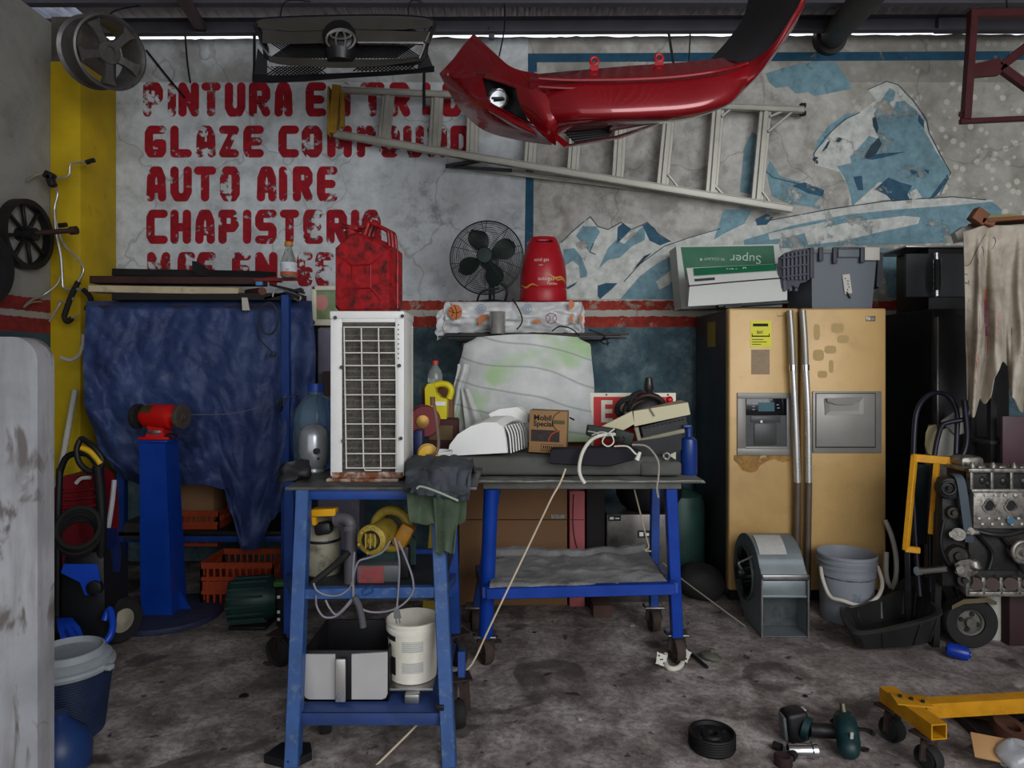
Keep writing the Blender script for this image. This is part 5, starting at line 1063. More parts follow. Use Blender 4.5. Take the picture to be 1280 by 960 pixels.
b = MB(); b.cyl(P(455, 741, 2.525), P(465, 736, 2.525), .012, .014, 12); tag(b.build('blue_valve_knob', BLUEW), 'small blue knob resting on the trolley\'s middle bar', 'knob')

# ---- on the trolley's lower shelf
d = 2.52; x0, x1 = PX(379, d), PX(486, d); z0, z1 = SZ, PZ(813, d)
T = thing('basket_bin', 'open black bin with a split silver front on the trolley\'s lower shelf', 'bin', ((x0+x1)/2, d+.15, SZ))
b = MB(); t = .012
b.bx(x0, x1, d, d+t, z0, z1, .004); b.bx(x0, x1, d+.3, d+.3+t, z0, z1, .004); b.bx(x0, x0+t, d, d+.3, z0, z1, .004); b.bx(x1-t, x1, d, d+.3, z0, z1, .004); b.bx(x0, x1, d, d+.3, z0, z0+t, .004); b.build('tub', BLACK, T)
SV = M('brushed_silver', '#bab8b5', .42, .4, .08, '#6f6a68', .25, 5)
b = MB(); r = .02; xa_, xb_ = x0+.004, PX(419.5, d)
b.prism([V((xa_+r, d-.006, z0+.012)), V((xb_, d-.006, z0+.012)), V((xb_, d-.006, z1-.012)), V((xa_, d-.006, z1-.012)), V((xa_, d-.006, z0+.012+r)), V((xa_+r*.3, d-.006, z0+.012+r*.3))], (0, .006, 0)); b.build('front_panel', SV, T)
b = MB(); xa_, xb_ = PX(440, d), x1-.004
b.prism([V((xa_, d-.006, z0+.012)), V((xb_-r, d-.006, z0+.012)), V((xb_-r*.3, d-.006, z0+.012+r*.3)), V((xb_, d-.006, z0+.012+r)), V((xb_, d-.006, z1-.004)), V((xa_, d-.006, z1-.012))], (0, .006, 0)); b.build('front_panel', SV, T)
b = MB(); b.bx(PX(421.5, d), PX(434, d), d-.03, d-.018, z0+.012, PZ(820, d), .004); b.build('handle', M('bright_silver', '#bdbcb8', .3, .7, .06), T)
b = MB(); b.bx(PX(424, d), PX(431, d), d-.02, d, z0+.02, z1-.03, .002); b.build('handle_mount', BLACK, T)
c = V((PX(516, 2.63), 2.64, SZ+.045)); T = thing('paint_bucket', 'open white plastic bucket with a worn label on the trolley\'s lower shelf', 'bucket', c)
m, nt, bs, co = base_mat('labelled_bucket'); sp = nt.new('ShaderNodeSeparateXYZ'); nt.l.new(co, sp.inputs[0])
n = nt.noise(co, 60, 3); wv = nt.new('ShaderNodeTexWave', bands_direction='Z'); wv.inputs['Scale'].default_value = 42; wv.inputs['Distortion'].default_value = 2; nt.l.new(co, wv.inputs['Vector'])
def rng(s, a, e): return nt.math('MULTIPLY', nt.math('GREATER_THAN', s, a), nt.math('LESS_THAN', s, e))
front = nt.math('LESS_THAN', sp.outputs[1], 0.0)
lab = nt.math('MULTIPLY', nt.math('MULTIPLY', rng(sp.outputs[0], -.03, .05), nt.math('ADD', rng(sp.outputs[2], .125, .165), rng(sp.outputs[2], .045, .085))), front)
blk = nt.math('MULTIPLY', nt.math('MULTIPLY', nt.math('LESS_THAN', sp.outputs[0], -.055), nt.math('ADD', rng(sp.outputs[2], .16, .18), rng(sp.outputs[2], .03, .1))), front)
cc = nt.ramp(nt.noise(co, 9, 6), [(.35, '#c9c4b4'), (.7, '#dcd8cc')]); cc = nt.mix(nt.math('MULTIPLY', lab, .8), cc, nt.ramp(wv.outputs['Fac'], [(.4, '#8f908e'), (.6, '#b9b9b4')])); cc = nt.mix(blk, cc, '#232324')
nt.l.new(cc, bs.inputs['Base Color']); bs.inputs['Roughness'].default_value = .4
b = MB(); b.lathe([(.085, 0), (.09, .004), (.098, .185), (.103, .187), (.103, .2), (.1, .202), (.1, .212), (.104, .214), (.104, .224), (.099, .226), (.096, .2), (.087, .012), (0, .01)], c, n=48); b.build('bucket_wall', m, T)
b = MB(); b.lathe([(.0, .06), (.09, .06)], c, n=40); b.build('paint_residue', WHITE, T)
T = thing('steel_bracket', 'pale pressed metal plate under the white paint bucket', 'plate', V((PX(516, 2.6), 2.6, SZ)))
b = MB(); b.bx(PX(489, 2.6), PX(544, 2.6), 2.53, 2.75, SZ+.034, SZ+.044, .002); b.build('plate', STEEL, T)
b = MB(); b.bx(PX(505, 2.5), PX(524, 2.5), 2.5, 2.54, SZ, SZ+.035, .006); b.bx(PX(496, 2.6), PX(536, 2.6), 2.6, 2.7, SZ, SZ+.036, .004); b.build('foot', STEEL, T)
# ================================================================ wide blue work table in the middle
TT = .895
T = thing('work_bench', 'wide blue work table on casters with a grey cloth on its low shelf', 'work table', (PX(725, 3.3), 3.35, 0))
GT = M('grey_bench_top', '#5d5d58', .6, .2, .15, '#36342f', .4, 5)
b = MB(); b.bx(PX(604, 3.1), PX(852, 3.1), 3.1, 3.68, TT-.045, TT-.012, .003); b.build('top_frame', GT, T)
b = MB(); b.bx(PX(580, 3.06), PX(882, 3.06), 3.06, 3.7, TT-.012, TT-.004, .002); b.build('table_top', GT, T)
b = MB(); b.sheet(lambda u, v: V((PX(576, 3.04)+u*(PX(880, 3.04)-PX(576, 3.04)), 3.04+.6*v, TT+.004+.004*noise.noise(V((u*9, v*5, 2))))), 40, 12, .006); b.build('top_sheet', M('scuffed_sheet', '#7a7a74', .55, .2, .15, '#4a4742', .45, 6), T)
b = MB(); b.cyl(P(614, 610, 3.14), P(607, 794, 3.2), .034, n=24); b.build('leg', BB, T)
b = MB(); a, e = P(838, 608, 3.14), P(846, 795, 3.2); b.beam(a, e, .052, .052, (0, 1, 0), .004); b.build('leg', BB, T)
b = MB(); b.beam(P(819, 605, 3.6), P(817, 758, 3.62), .045, .045, (0, 1, 0), .004); b.build('leg', BLUE, T)
b = MB(); b.beam(P(622, 605, 3.6), P(596, 758, 3.62), .045, .045, (0, 1, 0), .004); b.build('leg', BLUE, T)
for (px, d, yaw) in ((607, 3.22, 25), (846, 3.24, 12), (817, 3.62, 10), (594, 3.62, 10)):
    z = PZ(795, 3.2) if d < 3.3 else PZ(757, 3.62)
    caster('caster', T, (PX(px, d), d), r=.06 if d < 3.3 else .058, yaw=yaw, top=z-.002, mm_w=M('worn_wheel', '#3a2f29', .8, 0, .25, '#221c19', .4, 14))
    b = MB(); b.box((PX(px, d), d, z), (.1, .09, .008), None, .002); b.build('leg_plate', STEEL, T)
def cb(p, q, w=.04, h=.05): b = MB(); b.beam(P(*p), P(*q), w, h); b.build('shelf_rail', BB, T)
cb((608, 741, 3.08), (843, 735, 3.08)); cb((600, 712, 3.62), (818, 708, 3.62)); cb((608, 741, 3.08), (599, 712, 3.62)); cb((843, 735, 3.08), (818, 709, 3.62))
zs = PZ(741, 3.08)+.025
b = MB(); b.bx(PX(612, 3.08), PX(840, 3.08), 3.08, 3.62, zs, zs+.008, .001); b.build('low_shelf', GT, T)
m, nt, bs, co = base_mat('grey_blanket'); n = nt.noise(co, 6, 7, .65); nf = nt.noise(co, 150, 2)
nt.l.new(nt.ramp(n, [(.3, '#5d5c5a'), (.55, '#858482'), (.75, '#a3a2a0')]), bs.inputs['Base Color']); bs.inputs['Roughness'].default_value = .95; nt.l.new(nt.bump(nt.math('ADD', n, nf), .5, .01), bs.inputs['Normal']); BLK = m
b = MB()
def blanket(u, v):
    x = PX(612, 3.07)+u*(PX(838, 3.07)-PX(612, 3.07)); x = x+(v*(1-u)*.02)-(v*u*.02); y = 3.07+.53*v
    h = zs+.012+.03*max(0, noise.noise(V((u*3.4, v*2.4, 5))))+.012*max(0, noise.noise(V((u*12, v*9, 1))))+.05*max(0, u-.82)*max(0, v-.3)*6+.02*(v > .9)
    return V((x, y, h if v > .01 else h-.012))
b.sheet(blanket, 60, 36, .006); tag(b.build('grey_blanket', BLK, smooth=70), 'dusty grey blanket spread over the bench\'s low shelf', 'blanket')
b = MB(); b.ball(P(644, 706, 3.55)+V((0, 0, .01)), (.035, .03, .016), 14); b.wobble(.012, 40); tag(b.build('white_rag', M('white_rag', '#b5b3ae', .9)), 'small crumpled white rag on the grey blanket', 'rag')

# ---- on the bench top
BZ = TT+.012
b = MB(); b.bx(PX(560, 3.12), PX(838, 3.12), 3.12, 3.5, BZ, PZ(571, 3.12), .02, 3); b.bx(PX(800, 3.12), PX(852, 3.12), 3.11, 3.45, BZ, PZ(577, 3.12), .015, 3)
FM = M('grey_foam', '#4d4e4a', .85, 0, .12, '#36352f', .4, 4, .1, 50); tag(b.build('foam_slab', FM), 'long flat grey foam slab lying on the bench top', 'foam slab'); FZ = PZ(571, 3.12)+.002
T = thing('vent_cover', 'white rounded plastic louvre cover lying on the grey foam slab', 'vent cover', V((PX(605, 3.1), 3.15, FZ)))
dpv = V((.10, .26, .0))
def vp(px, py, k=0.0): return P(px, py, 3.12)+dpv*k
prof = [(559, 570), (562, 556), (572, 543), (588, 533), (604, 528), (620, 528), (629, 534), (632, 548), (634, 566)]
b = MB(); b.prism([vp(x, y) for x, y in prof], dpv*.05); b.build('end_plate', WHITE, T)
tp = [(562, 556), (572, 543), (588, 533), (604, 528), (620, 528), (629, 534)]
b = MB(); b.sheet(lambda u, v: (lambda q: q+V((.006*(1 if v > .5 else 0), 0, .02*math.sin(v*PI))))(vp(*[interp([(i/5, tp[i][k]) for i in range(6)], u) for k in (0, 1)], v)), 24, 10, .004); b.build('top_skin', WHITE, T)
b = MB(); b.prism([vp(x, y, .97) for x, y in prof[1:]], dpv*.05); b.build('end_plate', WHITE, T)
for k in range(7):
    b = MB(); t = .1+k*.13; b.tube([vp(629, 533, t), vp(634, 545, t), vp(636, 567, t)], .0042, 8); b.build('louvre', WHITE, T)
b = MB(); b.prism([vp(575, 560, .06), vp(575, 545, .06), vp(624, 536, .06), vp(628, 564, .06)], dpv*.85); b.build('shade_fill', M('shadow_grey', '#4a4b4c', .7), T)  # solid dark grey block, its colour stands in for the shade between the louvres
b = MB(); b.prism([vp(600, 528, .5)+V((0, 0, .0)), vp(596, 520, .5), vp(607, 514, .6), vp(628, 512, .7), vp(640, 522, .8), vp(636, 534, .9), vp(610, 530, .6)], dpv*.2); b.build('raised_flap', WHITE, T)
# oil carton with print
c0, rz = V((PX(686, 3.2), 3.25, FZ)), -9
T = thing('oil_carton', 'brown cardboard motor oil carton with a black and orange print on the grey foam slab', 'carton', c0)
Rm = RZ(rz) @ RY(2); bw, bh, bd = .178, .2, .1
def cp(x, y, z): return c0+Rm @ V((x, y, z))
b = MB(); b.box(cp(0, 0, bh/2+.004), (bw, bd, bh), Rm, .003); b.build('carton_body', M('carton_brown', '#8a6844', .8, 0, .06, '#6b4e33', .25, 6), T)
fm = lambda x, z: Matrix.Translation(cp(x, -bd/2-.0008, z)) @ (Rm @ RX(90)).to_4x4()
INK = M('black_ink', '#17130f', .8)
b = MB(); b.text('Mobil', .036, fm(-.07, .158), sx=1.05, bold=.0008); b.text('Special', .034, fm(-.07, .130), sx=1.0, bold=.0008); b.build('printed_name', INK, T, 'black printed words')
b = MB(); b.box(cp(-.012, -bd/2-.0005, .085), (.135, .001, .055), Rm); b.build('dark_panel', M('dark_print', '#2e2724', .8, 0, .2, '#4a3c34', .4, 25), T)
b = MB(); b.tube([cp(.055+.05*math.cos(a), -bd/2-.0012, .06+.05*math.sin(a)) for a in [PI*(.52+.48*k/10) for k in range(11)]], .0035, 6, sub=1); b.build('orange_arc', M('orange_ink', '#a5432a', .8), T, 'orange printed arc')
b = MB(); b.tube([cp(.075+.055*math.cos(a), -bd/2-.0012, .155+.05*math.sin(a)) for a in [PI*(.62+.7*k/10) for k in range(11)]], .0018, 6, sub=1); b.build('black_arc', INK, T)
b = MB(); b.box(cp(.05, -bd/2-.0005, .152), (.055, .001, .018), Rm); b.build('green_stamp', M('olive_print', '#4d4c28', .8), T)
b = MB()
for q in ((-.03, .018, .1, .002), (-.03, .046, .1, .002)): b.box(cp(q[0]+.05, -bd/2-.0006, q[1]), (q[2], .001, q[3]), Rm)
for x in (-.03, .07): b.box(cp(x, -bd/2-.0006, .032), (.002, .001, .03), Rm)
for k in range(9): b.box(cp(-.018+k*.0095, -bd/2-.0006, .032), (.005, .001, .014), Rm)
b.build('boxed_print', INK, T)
b = MB(); b.cyl(P(712, 522, 3.2), P(718, 525, 3.19), .004, n=8); tag(b.build('small_bolt', DARK), 'small dark bolt stuck to the carton\'s edge', 'bolt')
# black cushions
b = MB(); b.loft([[P(x, y0, 3.05), P(x, y1, 3.05), P(x, y1+1, 3.1), P(x, y1, 3.35), P(x, y0-3, 3.35), P(x, y0-3, 3.1)] for x, y0, y1 in ((688, 566, 578), (691, 562, 579), (730, 561, 581), (762, 559, 582), (792, 562, 574), (800, 566, 572))]); tag(b.build('black_cushion', M('black_fabric', '#19191f', .85, 0, .2, '#2f2e33', .3, 6), smooth=60), 'flat black padded cushion on the front of the grey foam slab', 'cushion')
b = MB(); b.loft([[P(x, y0, 3.15), P(x, y1, 3.15), P(x, y1, 3.4), P(x, y0, 3.4)] for x, y0, y1 in ((790, 552, 576), (820, 548, 575), (852, 542, 562))]); tag(b.build('rubber_block', M('black_block', '#17171a', .6, 0, .2)), 'black rubber block under the cream appliance end', 'block')
# cream broken appliance
T = thing('cream_appliance', 'broken cream indoor air unit with hanging wires lying on the black cushion', 'appliance', P(800, 545, 3.2))
CRM = M('yellowed_cream', '#b3ab8c', .5, 0, .06, '#8b8163', .3, 7)
d = 3.2
b = MB(); b.loft([[P(792, 514, d), P(793, 533, d), P(796, 533, d+.2), P(780, 516, d+.2)], [P(860, 503, d), P(863, 518, d), P(858, 516, d+.2), P(850, 500, d+.2)]]); b.build('top_cover', CRM, T)
b = MB(); b.loft([[P(736, 541, d+.02), P(775, 540, d), P(772, 543, d), P(738, 543, d+.02)], [P(790, 514, d), P(793, 530, d), P(776, 536, d+.02), P(760, 528, d+.1)]]); b.build('side_cover', CRM, T)
b = MB(); b.beam(P(800, 540, d+.06), P(856, 526, d+.06), .1, .06); b.build('dark_inside', BLACK, T)
b = MB(); b.beam(P(798, 551, d), P(855, 538, d), .03, .02); b.beam(P(795, 534, d-.01), P(799, 551, d-.01), .02, .02); b.build('lower_bar', M('dull_cream', '#7e7a66', .6, 0, .15), T)
b = MB()
for k in range(12): b.cyl(P(797+k*5.2, 536-k*1.15, d-.004), P(797+k*5.2, 538-k*1.15, d-.004), .003, n=6)
b.build('clip_row', BLACK, T)
b = MB(); b.box(P(752, 540, d-.02), (.14, .06, .05), RY(8), .006); b.box(P(778, 546, d-.02), (.09, .08, .06), RY(15), .006); b.build('circuit_box', M('dark_circuit', '#1d2420', .6, .1, .3, '#4a5048', .35, 40), T)
b = MB(); b.beam(P(812, 510, d-.004), P(818, 520, d-.004), .004, .02, (0, 1, 0), 0); b.build('grey_sticker', M('grey_sticker', '#77746c', .7), T)
b = MB(); b.box(P(752, 548, d-.07), (.016, .016, .02), None, .003); b.build('red_connector', M('red_connector', '#a32a1c', .5), T, 'red connector')
rnd = random.Random(4)
for k in range(9):
    x = 738+k*5; b = MB(); b.tube([P(x, 545, d-.05), P(x+rnd.uniform(-4, 4), 550, d-.1), P(x+rnd.uniform(-6, 6), 556, d-.13), P(x+rnd.uniform(-4, 8), 559, d-.1)], .0022, 5); b.build('loose_wire', DARK, T)
WC = M('white_flex', '#c9c5b8', .5, 0, .08)
d = 3.0
b = MB(); b.tube([P(768, 543, 3.06), P(752, 544, d), P(738, 551, d), P(728, 566, d), P(724, 584, d), P(726, 596, d), P(731, 604, d)], .008, 9); tag(b.build('white_cable', WC), 'thick white cable curving down over the bench front edge from the cream appliance', 'cable')
b = MB(); b.tube([P(740, 544, 3.05), P(752, 540, 3.03), P(764, 544, 3.0), P(767, 553, 3.0), P(760, 558, 3.0), P(753, 553, 3.0), P(757, 545, 3.02), P(768, 536, 3.05)], .003, 6); b.tube([P(735, 539, 3.08), P(745, 541, 3.04), P(752, 546, 3.02)], .003, 6); tag(b.build('thin_wire', WC), 'thin white wire tangled in front of the cream appliance', 'wire')
b = MB(); b.tube([P(768, 558, 3.03), P(784, 558, 3.0), P(793, 566, 2.99), P(797, 569, 2.99)], .004, 6); b.cyl(P(796, 575, 2.985), P(800, 565, 2.985), .011, .007, 12); tag(b.build('white_plug', WC), 'white plug on a short lead lying over the black cushion', 'plug')
b = MB(); b.tube([P(790, 556, 3.03), P(806, 557, 3.02), P(816, 565, 3.01), P(823, 578, 3.0), P(823, 596, 3.0), P(821, 610, 2.99), P(823, 622, 2.99)], .0045, 7); tag(b.build('appliance_lead', M('grey_cord', '#8b867a', .6)), 'thin grey cord hanging over the bench\'s far corner', 'cord')
b = MB(); b.torus(P(833, 570, 3.1), .014, .006, (.3, -1, .2), 20, 8); tag(b.build('steel_ring', STEEL), 'small steel ring lying on the foam slab beside the blue bottle', 'ring')
# harness heap with cap, behind
T = thing('hose_heap', 'heap of black hoses and wiring topped by a dark cap behind the cream appliance', 'wiring harness', P(805, 515, 3.45))
for k in range(14):
    b = MB(); a0 = rnd.uniform(0, PI); cx_, cy_ = 803+rnd.uniform(-9, 9), 512+rnd.uniform(-5, 6); rx, ry = rnd.uniform(14, 27), rnd.uniform(12, 24); dd = 3.5+rnd.uniform(-.06, .06)
    b.tube([P(cx_+rx*math.cos(a0+t*.55), max(489, min(532, cy_+ry*math.sin(a0+t*.55))), dd+.03*math.sin(t)) for t in range(rnd.randint(7, 11))], rnd.uniform(.007, .012), 8); b.build('hose', RUBBER if k % 3 else M('brown_hose', '#3a2724', .6, 0, .2), T)
b = MB(); b.ball(P(806, 512, 3.52), (.12, .08, .09), 20); b.wobble(.02, 9); b.build('black_core', BLACK, T)
b = MB(); b.lathe([(.022, -.03), (.022, 0), (.026, .01), (.02, .05), (.017, .065), (.008, .07), (0, .07)], P(811, 488, 3.5), n=24); b.build('cap', M('dark_glass_cap', '#2c2926', .2, .3, .1), T)
b = MB(); b.ball(P(837, 500, 3.42), (.018, .018, .02), 14); tag(b.build('red_ball', M('red_knob', '#b3121a', .3)), 'round red knob at the right end of the hose heap', 'knob')
# bottle
c = V((PX(861, 3.2), 3.2, TT+.004)); T = thing('blue_bottle', 'tall slim blue bottle standing at the bench end beside the refrigerator', 'bottle', c)
BBt = M('blue_bottle_plastic', '#16306e', .3, 0, .12); b = MB(); b.lathe([(.034, 0), (.038, .006), (.038, .15), (.034, .168), (.014, .18), (.013, .2), (0, .2)], c, n=32); b.build('body', BBt, T)
b = MB(); b.cyl(c+V((0, 0, .198)), c+V((0, 0, .222)), .016, n=18); b.box(c+V((-.01, -.01, .228)), (.04, .02, .014), None, .004); b.build('spray_head', BBt, T)
# sign
T = thing('safety_sign', 'white edged red metal sign with white capital letters behind the cream appliance', 'sign', P(795, 520, 3.62))
d = 3.6; b = MB(); b.bx(PX(735, d), PX(845, d), d, d+.008, TT, PZ(491, d), .003); b.build('backing', OFFW, T)
b = MB(); b.bx(PX(742, d), PX(838, d), d-.002, d, TT+.01, PZ(496, d)); b.build('red_field', M('sign_red', '#b01a1e', .5, 0, .08, '#7c1a1a', .2, 10), T)
b = MB(); b.text('E', .16, facing(P(750, 527, d-.003)), sx=.85, bold=.004); b.text('C', .16, facing(P(773, 527, d-.003)), sx=.85, bold=.004); b.build('white_letters', OFFW, T, 'white capital letters')
for px in (758, 835): b = MB(); b.cyl(P(px, 493.5, d-.003), P(px, 493.5, d+.002), .005, n=10); b.build('hole', BLACK, T)

# ---- covered board behind the bench
m, nt, bs, co = base_mat('printed_bedsheet')
wv = nt.new('ShaderNodeTexWave', bands_direction='Z'); wv.inputs['Scale'].default_value = 2.3; wv.inputs['Distortion'].default_value = 5.5; wv.inputs['Detail'].default_value = 1.5; wv.inputs['Detail Scale'].default_value = .6; mp = nt.new('ShaderNodeMapping'); mp.inputs['Rotation'].default_value = (0, math.radians(-11), 0); nt.l.new(co, mp.inputs[0]); nt.l.new(mp.outputs[0], wv.inputs['Vector'])
n = nt.noise(co, 4.2, 2, .4, .2); n2 = nt.noise(co, 9, 7, .6)
cc = nt.ramp(n2, [(.3, '#a5a8a5'), (.6, '#bbbdba'), (.8, '#c8c9c6')])
cc = nt.mix(nt.ramp(n, [(.52, 0.0), (.64, .8)]), cc, '#8fae78'); cc = nt.mix(nt.ramp(wv.outputs['Fac'], [(.978, 0.0), (.995, .5)]), cc, '#6d706e'); cc = nt.mix(nt.ramp(nt.noise(co, 3.3, 2), [(.66, 0.0), (.72, .3)]), cc, '#8a7f86')
nt.l.new(cc, bs.inputs['Base Color']); bs.inputs['Roughness'].default_value = .8; nt.l.new(nt.bump(n2, .25, .01), bs.inputs['Normal']); SHEET = m
T = thing('covered_board', 'rounded upright board wrapped in a white sheet with green leaves', 'covered board', V((PX(655, 3.66), 3.66, TT+.004)))
yb_ = 552
def cov(u, v):
    py = 422+(yb_-422)*v; xl = interp([(0, 596), (.08, 580), (.3, 574), (1, 562)], v); xr_ = interp([(0, 722), (.08, 738), (.5, 742), (1, 751)], v)
    bulge = math.sin(PI*u)**.6*math.sin(PI*min(1, .12+v*.75))
    return P(xl+(xr_-xl)*u, py-4*math.sin(PI*u)*(1-v), 3.64-.1*bulge+.008*noise.noise(V((u*5, v*5, 2)))+.006*math.sin(u*26+v*6)*max(0, v-.45)-.02*v)
b = MB(); b.sheet(cov, 60, 44, .004); b.build('sheet', SHEET, T, smooth=70)
b = MB(); b.bx(PX(578, 3.7), PX(738, 3.7), 3.665, 3.69, TT+.004, PZ(428, 3.67), .02); b.build('board', WOOD, T)
def hang(u, v):
    xl = interp([(0, 572), (.4, 566), (1, 557)], v); w = interp([(0, 14), (.5, 12), (1, 15)], v)
    return P(xl+w*u, 455+(545-455)*v, 3.56+.014*math.sin(u*7+v*3)+.01*v)
b = MB(); b.sheet(hang, 16, 24, .003); b.build('hanging_corner', SHEET, T, smooth=70)
def hang2(u, v):
    return P(576+6*v+u*(10+20*v), 486+52*v+10*u*v, 3.545+.012*math.sin(u*7))
b = MB(); b.sheet(hang2, 16, 16, .003); b.build('hanging_corner', SHEET, T, smooth=70)
b = MB(); b.beam(P(571, 484, 3.6), P(571, 545, 3.6), .025, .03, (0, 1, 0)); b.build('prop_stick', WOOD, T, 'brown wooden prop')

# ---- wall shelf with slats, wrapped bundle, fan, cylinder, cup
SHZ = PZ(417, 4.2); T = thing('wall_shelf', 'dark wooden shelf board on brackets above the covered board', 'shelf', (PX(650, 4.5), 4.6, SHZ-.02))
b = MB(); b.bx(PX(560, 4.3), PX(770, 4.3), 4.12, YW-.005, SHZ-.02, SHZ, .003); b.build('board', M('dark_board', '#2b211f'), T)
for px in (600, 720): b = MB(); b.beam(V((PX(px, 4.5), 4.2, SHZ-.03)), V((PX(px, 4.5), YW-.01, SHZ-.3)), .03, .03); b.build('bracket', DARK, T)
rnd = random.Random(9)
for k, (a, e, y0, y1, dd) in enumerate([(548, 748, 421, 418.5, 4.09), (556, 775, 419, 421, 4.07), (575, 782, 417, 422.5, 4.1), (560, 740, 423, 421, 4.06), (600, 786, 418, 417.8, 4.11), (566, 752, 425, 423, 4.08)]):
    b = MB(); b.beam(P(a, y0, dd), P(e, y1, dd), .03, .012, b=.001); tag(b.build('thin_lath', DARK if k % 2 else M('brown_lath', '#3b322d', .7, 0, .2)), 'dark thin slat in the bundle lying along the wall shelf edge', 'slat', 'slats on the wall shelf')
for pts in ([(736, 412), (752, 418), (758, 424), (760, 433)], [(748, 425), (756, 430), (762, 428)], [(690, 414), (700, 408), (714, 411), (724, 420), (722, 427)]):
    b = MB(); b.tube([P(x, y, 4.05) for x, y in pts], .004, 6); tag(b.build('twig_wire', DARK), 'short dark wire end sticking out of the slats on the wall shelf', 'wire', 'wire ends on the wall shelf')
m, nt, bs, co = base_mat('ball_print_plastic'); n2 = nt.noise(co, 12, 6)
nt.l.new(nt.ramp(n2, [(.3, '#a9a9a7'), (.7, '#cccccb')]), bs.inputs['Base Color']); bs.inputs['Roughness'].default_value = .35; nt.l.new(nt.bump(n2, .5, .01), bs.inputs['Normal'])
T = thing('wrapped_bundle', 'long bundle wrapped in white plastic printed with sports balls under the desk fan', 'bundle', V((PX(638, 4.3), 4.4, SHZ)))
ft = PZ(377, 4.15)
def bun(u, v):   # front, wrapped over the top
    x = interp([(0, 546), (.06, 556), (.94, 726), (1, 730)], u); e = min(1, u*9, (1-u)*7+.25)
    a = v*1.0
    if a < .6: z = SHZ+.002+(ft-SHZ)*(a/.6)*(.75+.25*e); y = 4.16-.03*math.sin(PI*a/.6)
    else: z = ft*(.0+1)-(1-e)*.05+.0; y = 4.16+(a-.6)/.4*.45
    w = .02*noise.noise(V((u*9, v*6, 3)))+.012*noise.noise(V((u*22, v*14, 1)))
    sagl = -.05*max(0, 1-u*8)*(1-a)
    return V((PX(x, 4.15)+.02*noise.noise(V((u*4, v*9, 7))), y+w-.01, max(SHZ-.045 if u < .15 else SHZ+.002, z+sagl+(w*.6 if a < .58 else .004*w))))
b = MB(); b.sheet(bun, 80, 36, .003); b.build('wrapping', m, T, smooth=70)
b = MB(); b.bx(PX(566, 4.2), PX(722, 4.2), 4.2, 4.58, SHZ+.003, ft-.02, .02); b.build('packed_core', CARD, T)
def disc(mb, px, py, r, r2=None, a0=0, a1=2*PI, d_=4.085):
    q = [P(px+r*math.cos(a0+(a1-a0)*k/20), py+(r2 or r)*math.sin(a0+(a1-a0)*k/20), d_+.0006*len(mb.v)%.001) for k in range(21)]; mb.prism(q, (0, .003, 0))
OB = M('orange_print', '#b5642a', .5, 0, .15); b = MB(); disc(b, 569, 390, 8.5, 9.5)
b.build('printed_basketball', OB, T, 'orange basketball print')
b = MB()
for q in ([(561, 388), (569, 391), (577, 389)], [(568, 381), (571, 390), (570, 399)], [(563, 384), (567, 390), (564, 396)]): b.tube([P(x, y, 4.08) for x, y in q], .0015, 5)
b.build('basketball_seam', INK, T)
for px, py, r, r2, a0, a1 in ((606, 401, 9, 8, 2.3, 5.3), (712, 381, 6, 6, -1.6, 1.8), (671, 403, 6, 4, 3.1, 6.3), (716, 398, 4, 6, 1.5, 4.7), (724, 398, 4, 6, -1.5, 1.5)):
    b = MB(); disc(b, px, py, r, r2, a0, a1, 4.08); b.build('printed_patch', OB, T, 'orange printed patch')
b = MB()
b.torus(P(689, 398, 4.08), .032, .0022, (0, 1, 0), 28, 5); b.tube([P(684, 393, 4.08), P(688, 398, 4.08), P(684, 404, 4.08)], .002, 5); b.tube([P(695, 393, 4.08), P(691, 398, 4.08), P(695, 404, 4.08)], .002, 5)
b.build('printed_baseball', M('wine_print', '#7a3a4c', .6), T, 'outlined baseball print')
b = MB(); b.torus(P(602, 386, 4.08), .025, .003, (0, 1, 0), 24, 5); b.torus(P(659, 386, 4.08), .025, .003, (0, 1, 0), 24, 5); b.torus(P(602, 386, 4.08), .012, .003, (0, 1, 0), 18, 5); b.torus(P(659, 386, 4.08), .012, .003, (0, 1, 0), 18, 5); b.build('printed_ring', M('sky_print', '#7d98ab', .6), T, 'pale blue ring print')
b = MB(); b.tube([P(641, 374, 4.2), P(646, 382, 4.09), P(652, 395, 4.075), P(652, 404, 4.07), P(646, 412, 4.06)], .0045, 6); tag(b.build('fan_lead', RUBBER), 'thin black cord hanging down over the wrapped bundle', 'cord')
# cup
c = V((PX(622, 4.1), 4.05, SHZ)); c = P(622, 417.5, 4.02); T = thing('steel_cup', 'shiny steel cup standing in front of the wrapped bundle', 'cup', c)
b = MB(); zt = PZ(390, 4.02)-c.z; b.lathe([(0, 0), (.043, 0), (.045, .004), (.047, zt-.004), (.05, zt), (.047, zt+.001), (.044, zt-.006), (.041, .006), (0, .005)], c, n=40); b.build('cup_body', M('polished_steel', '#cfcdc8', .28, .7, .05), T)
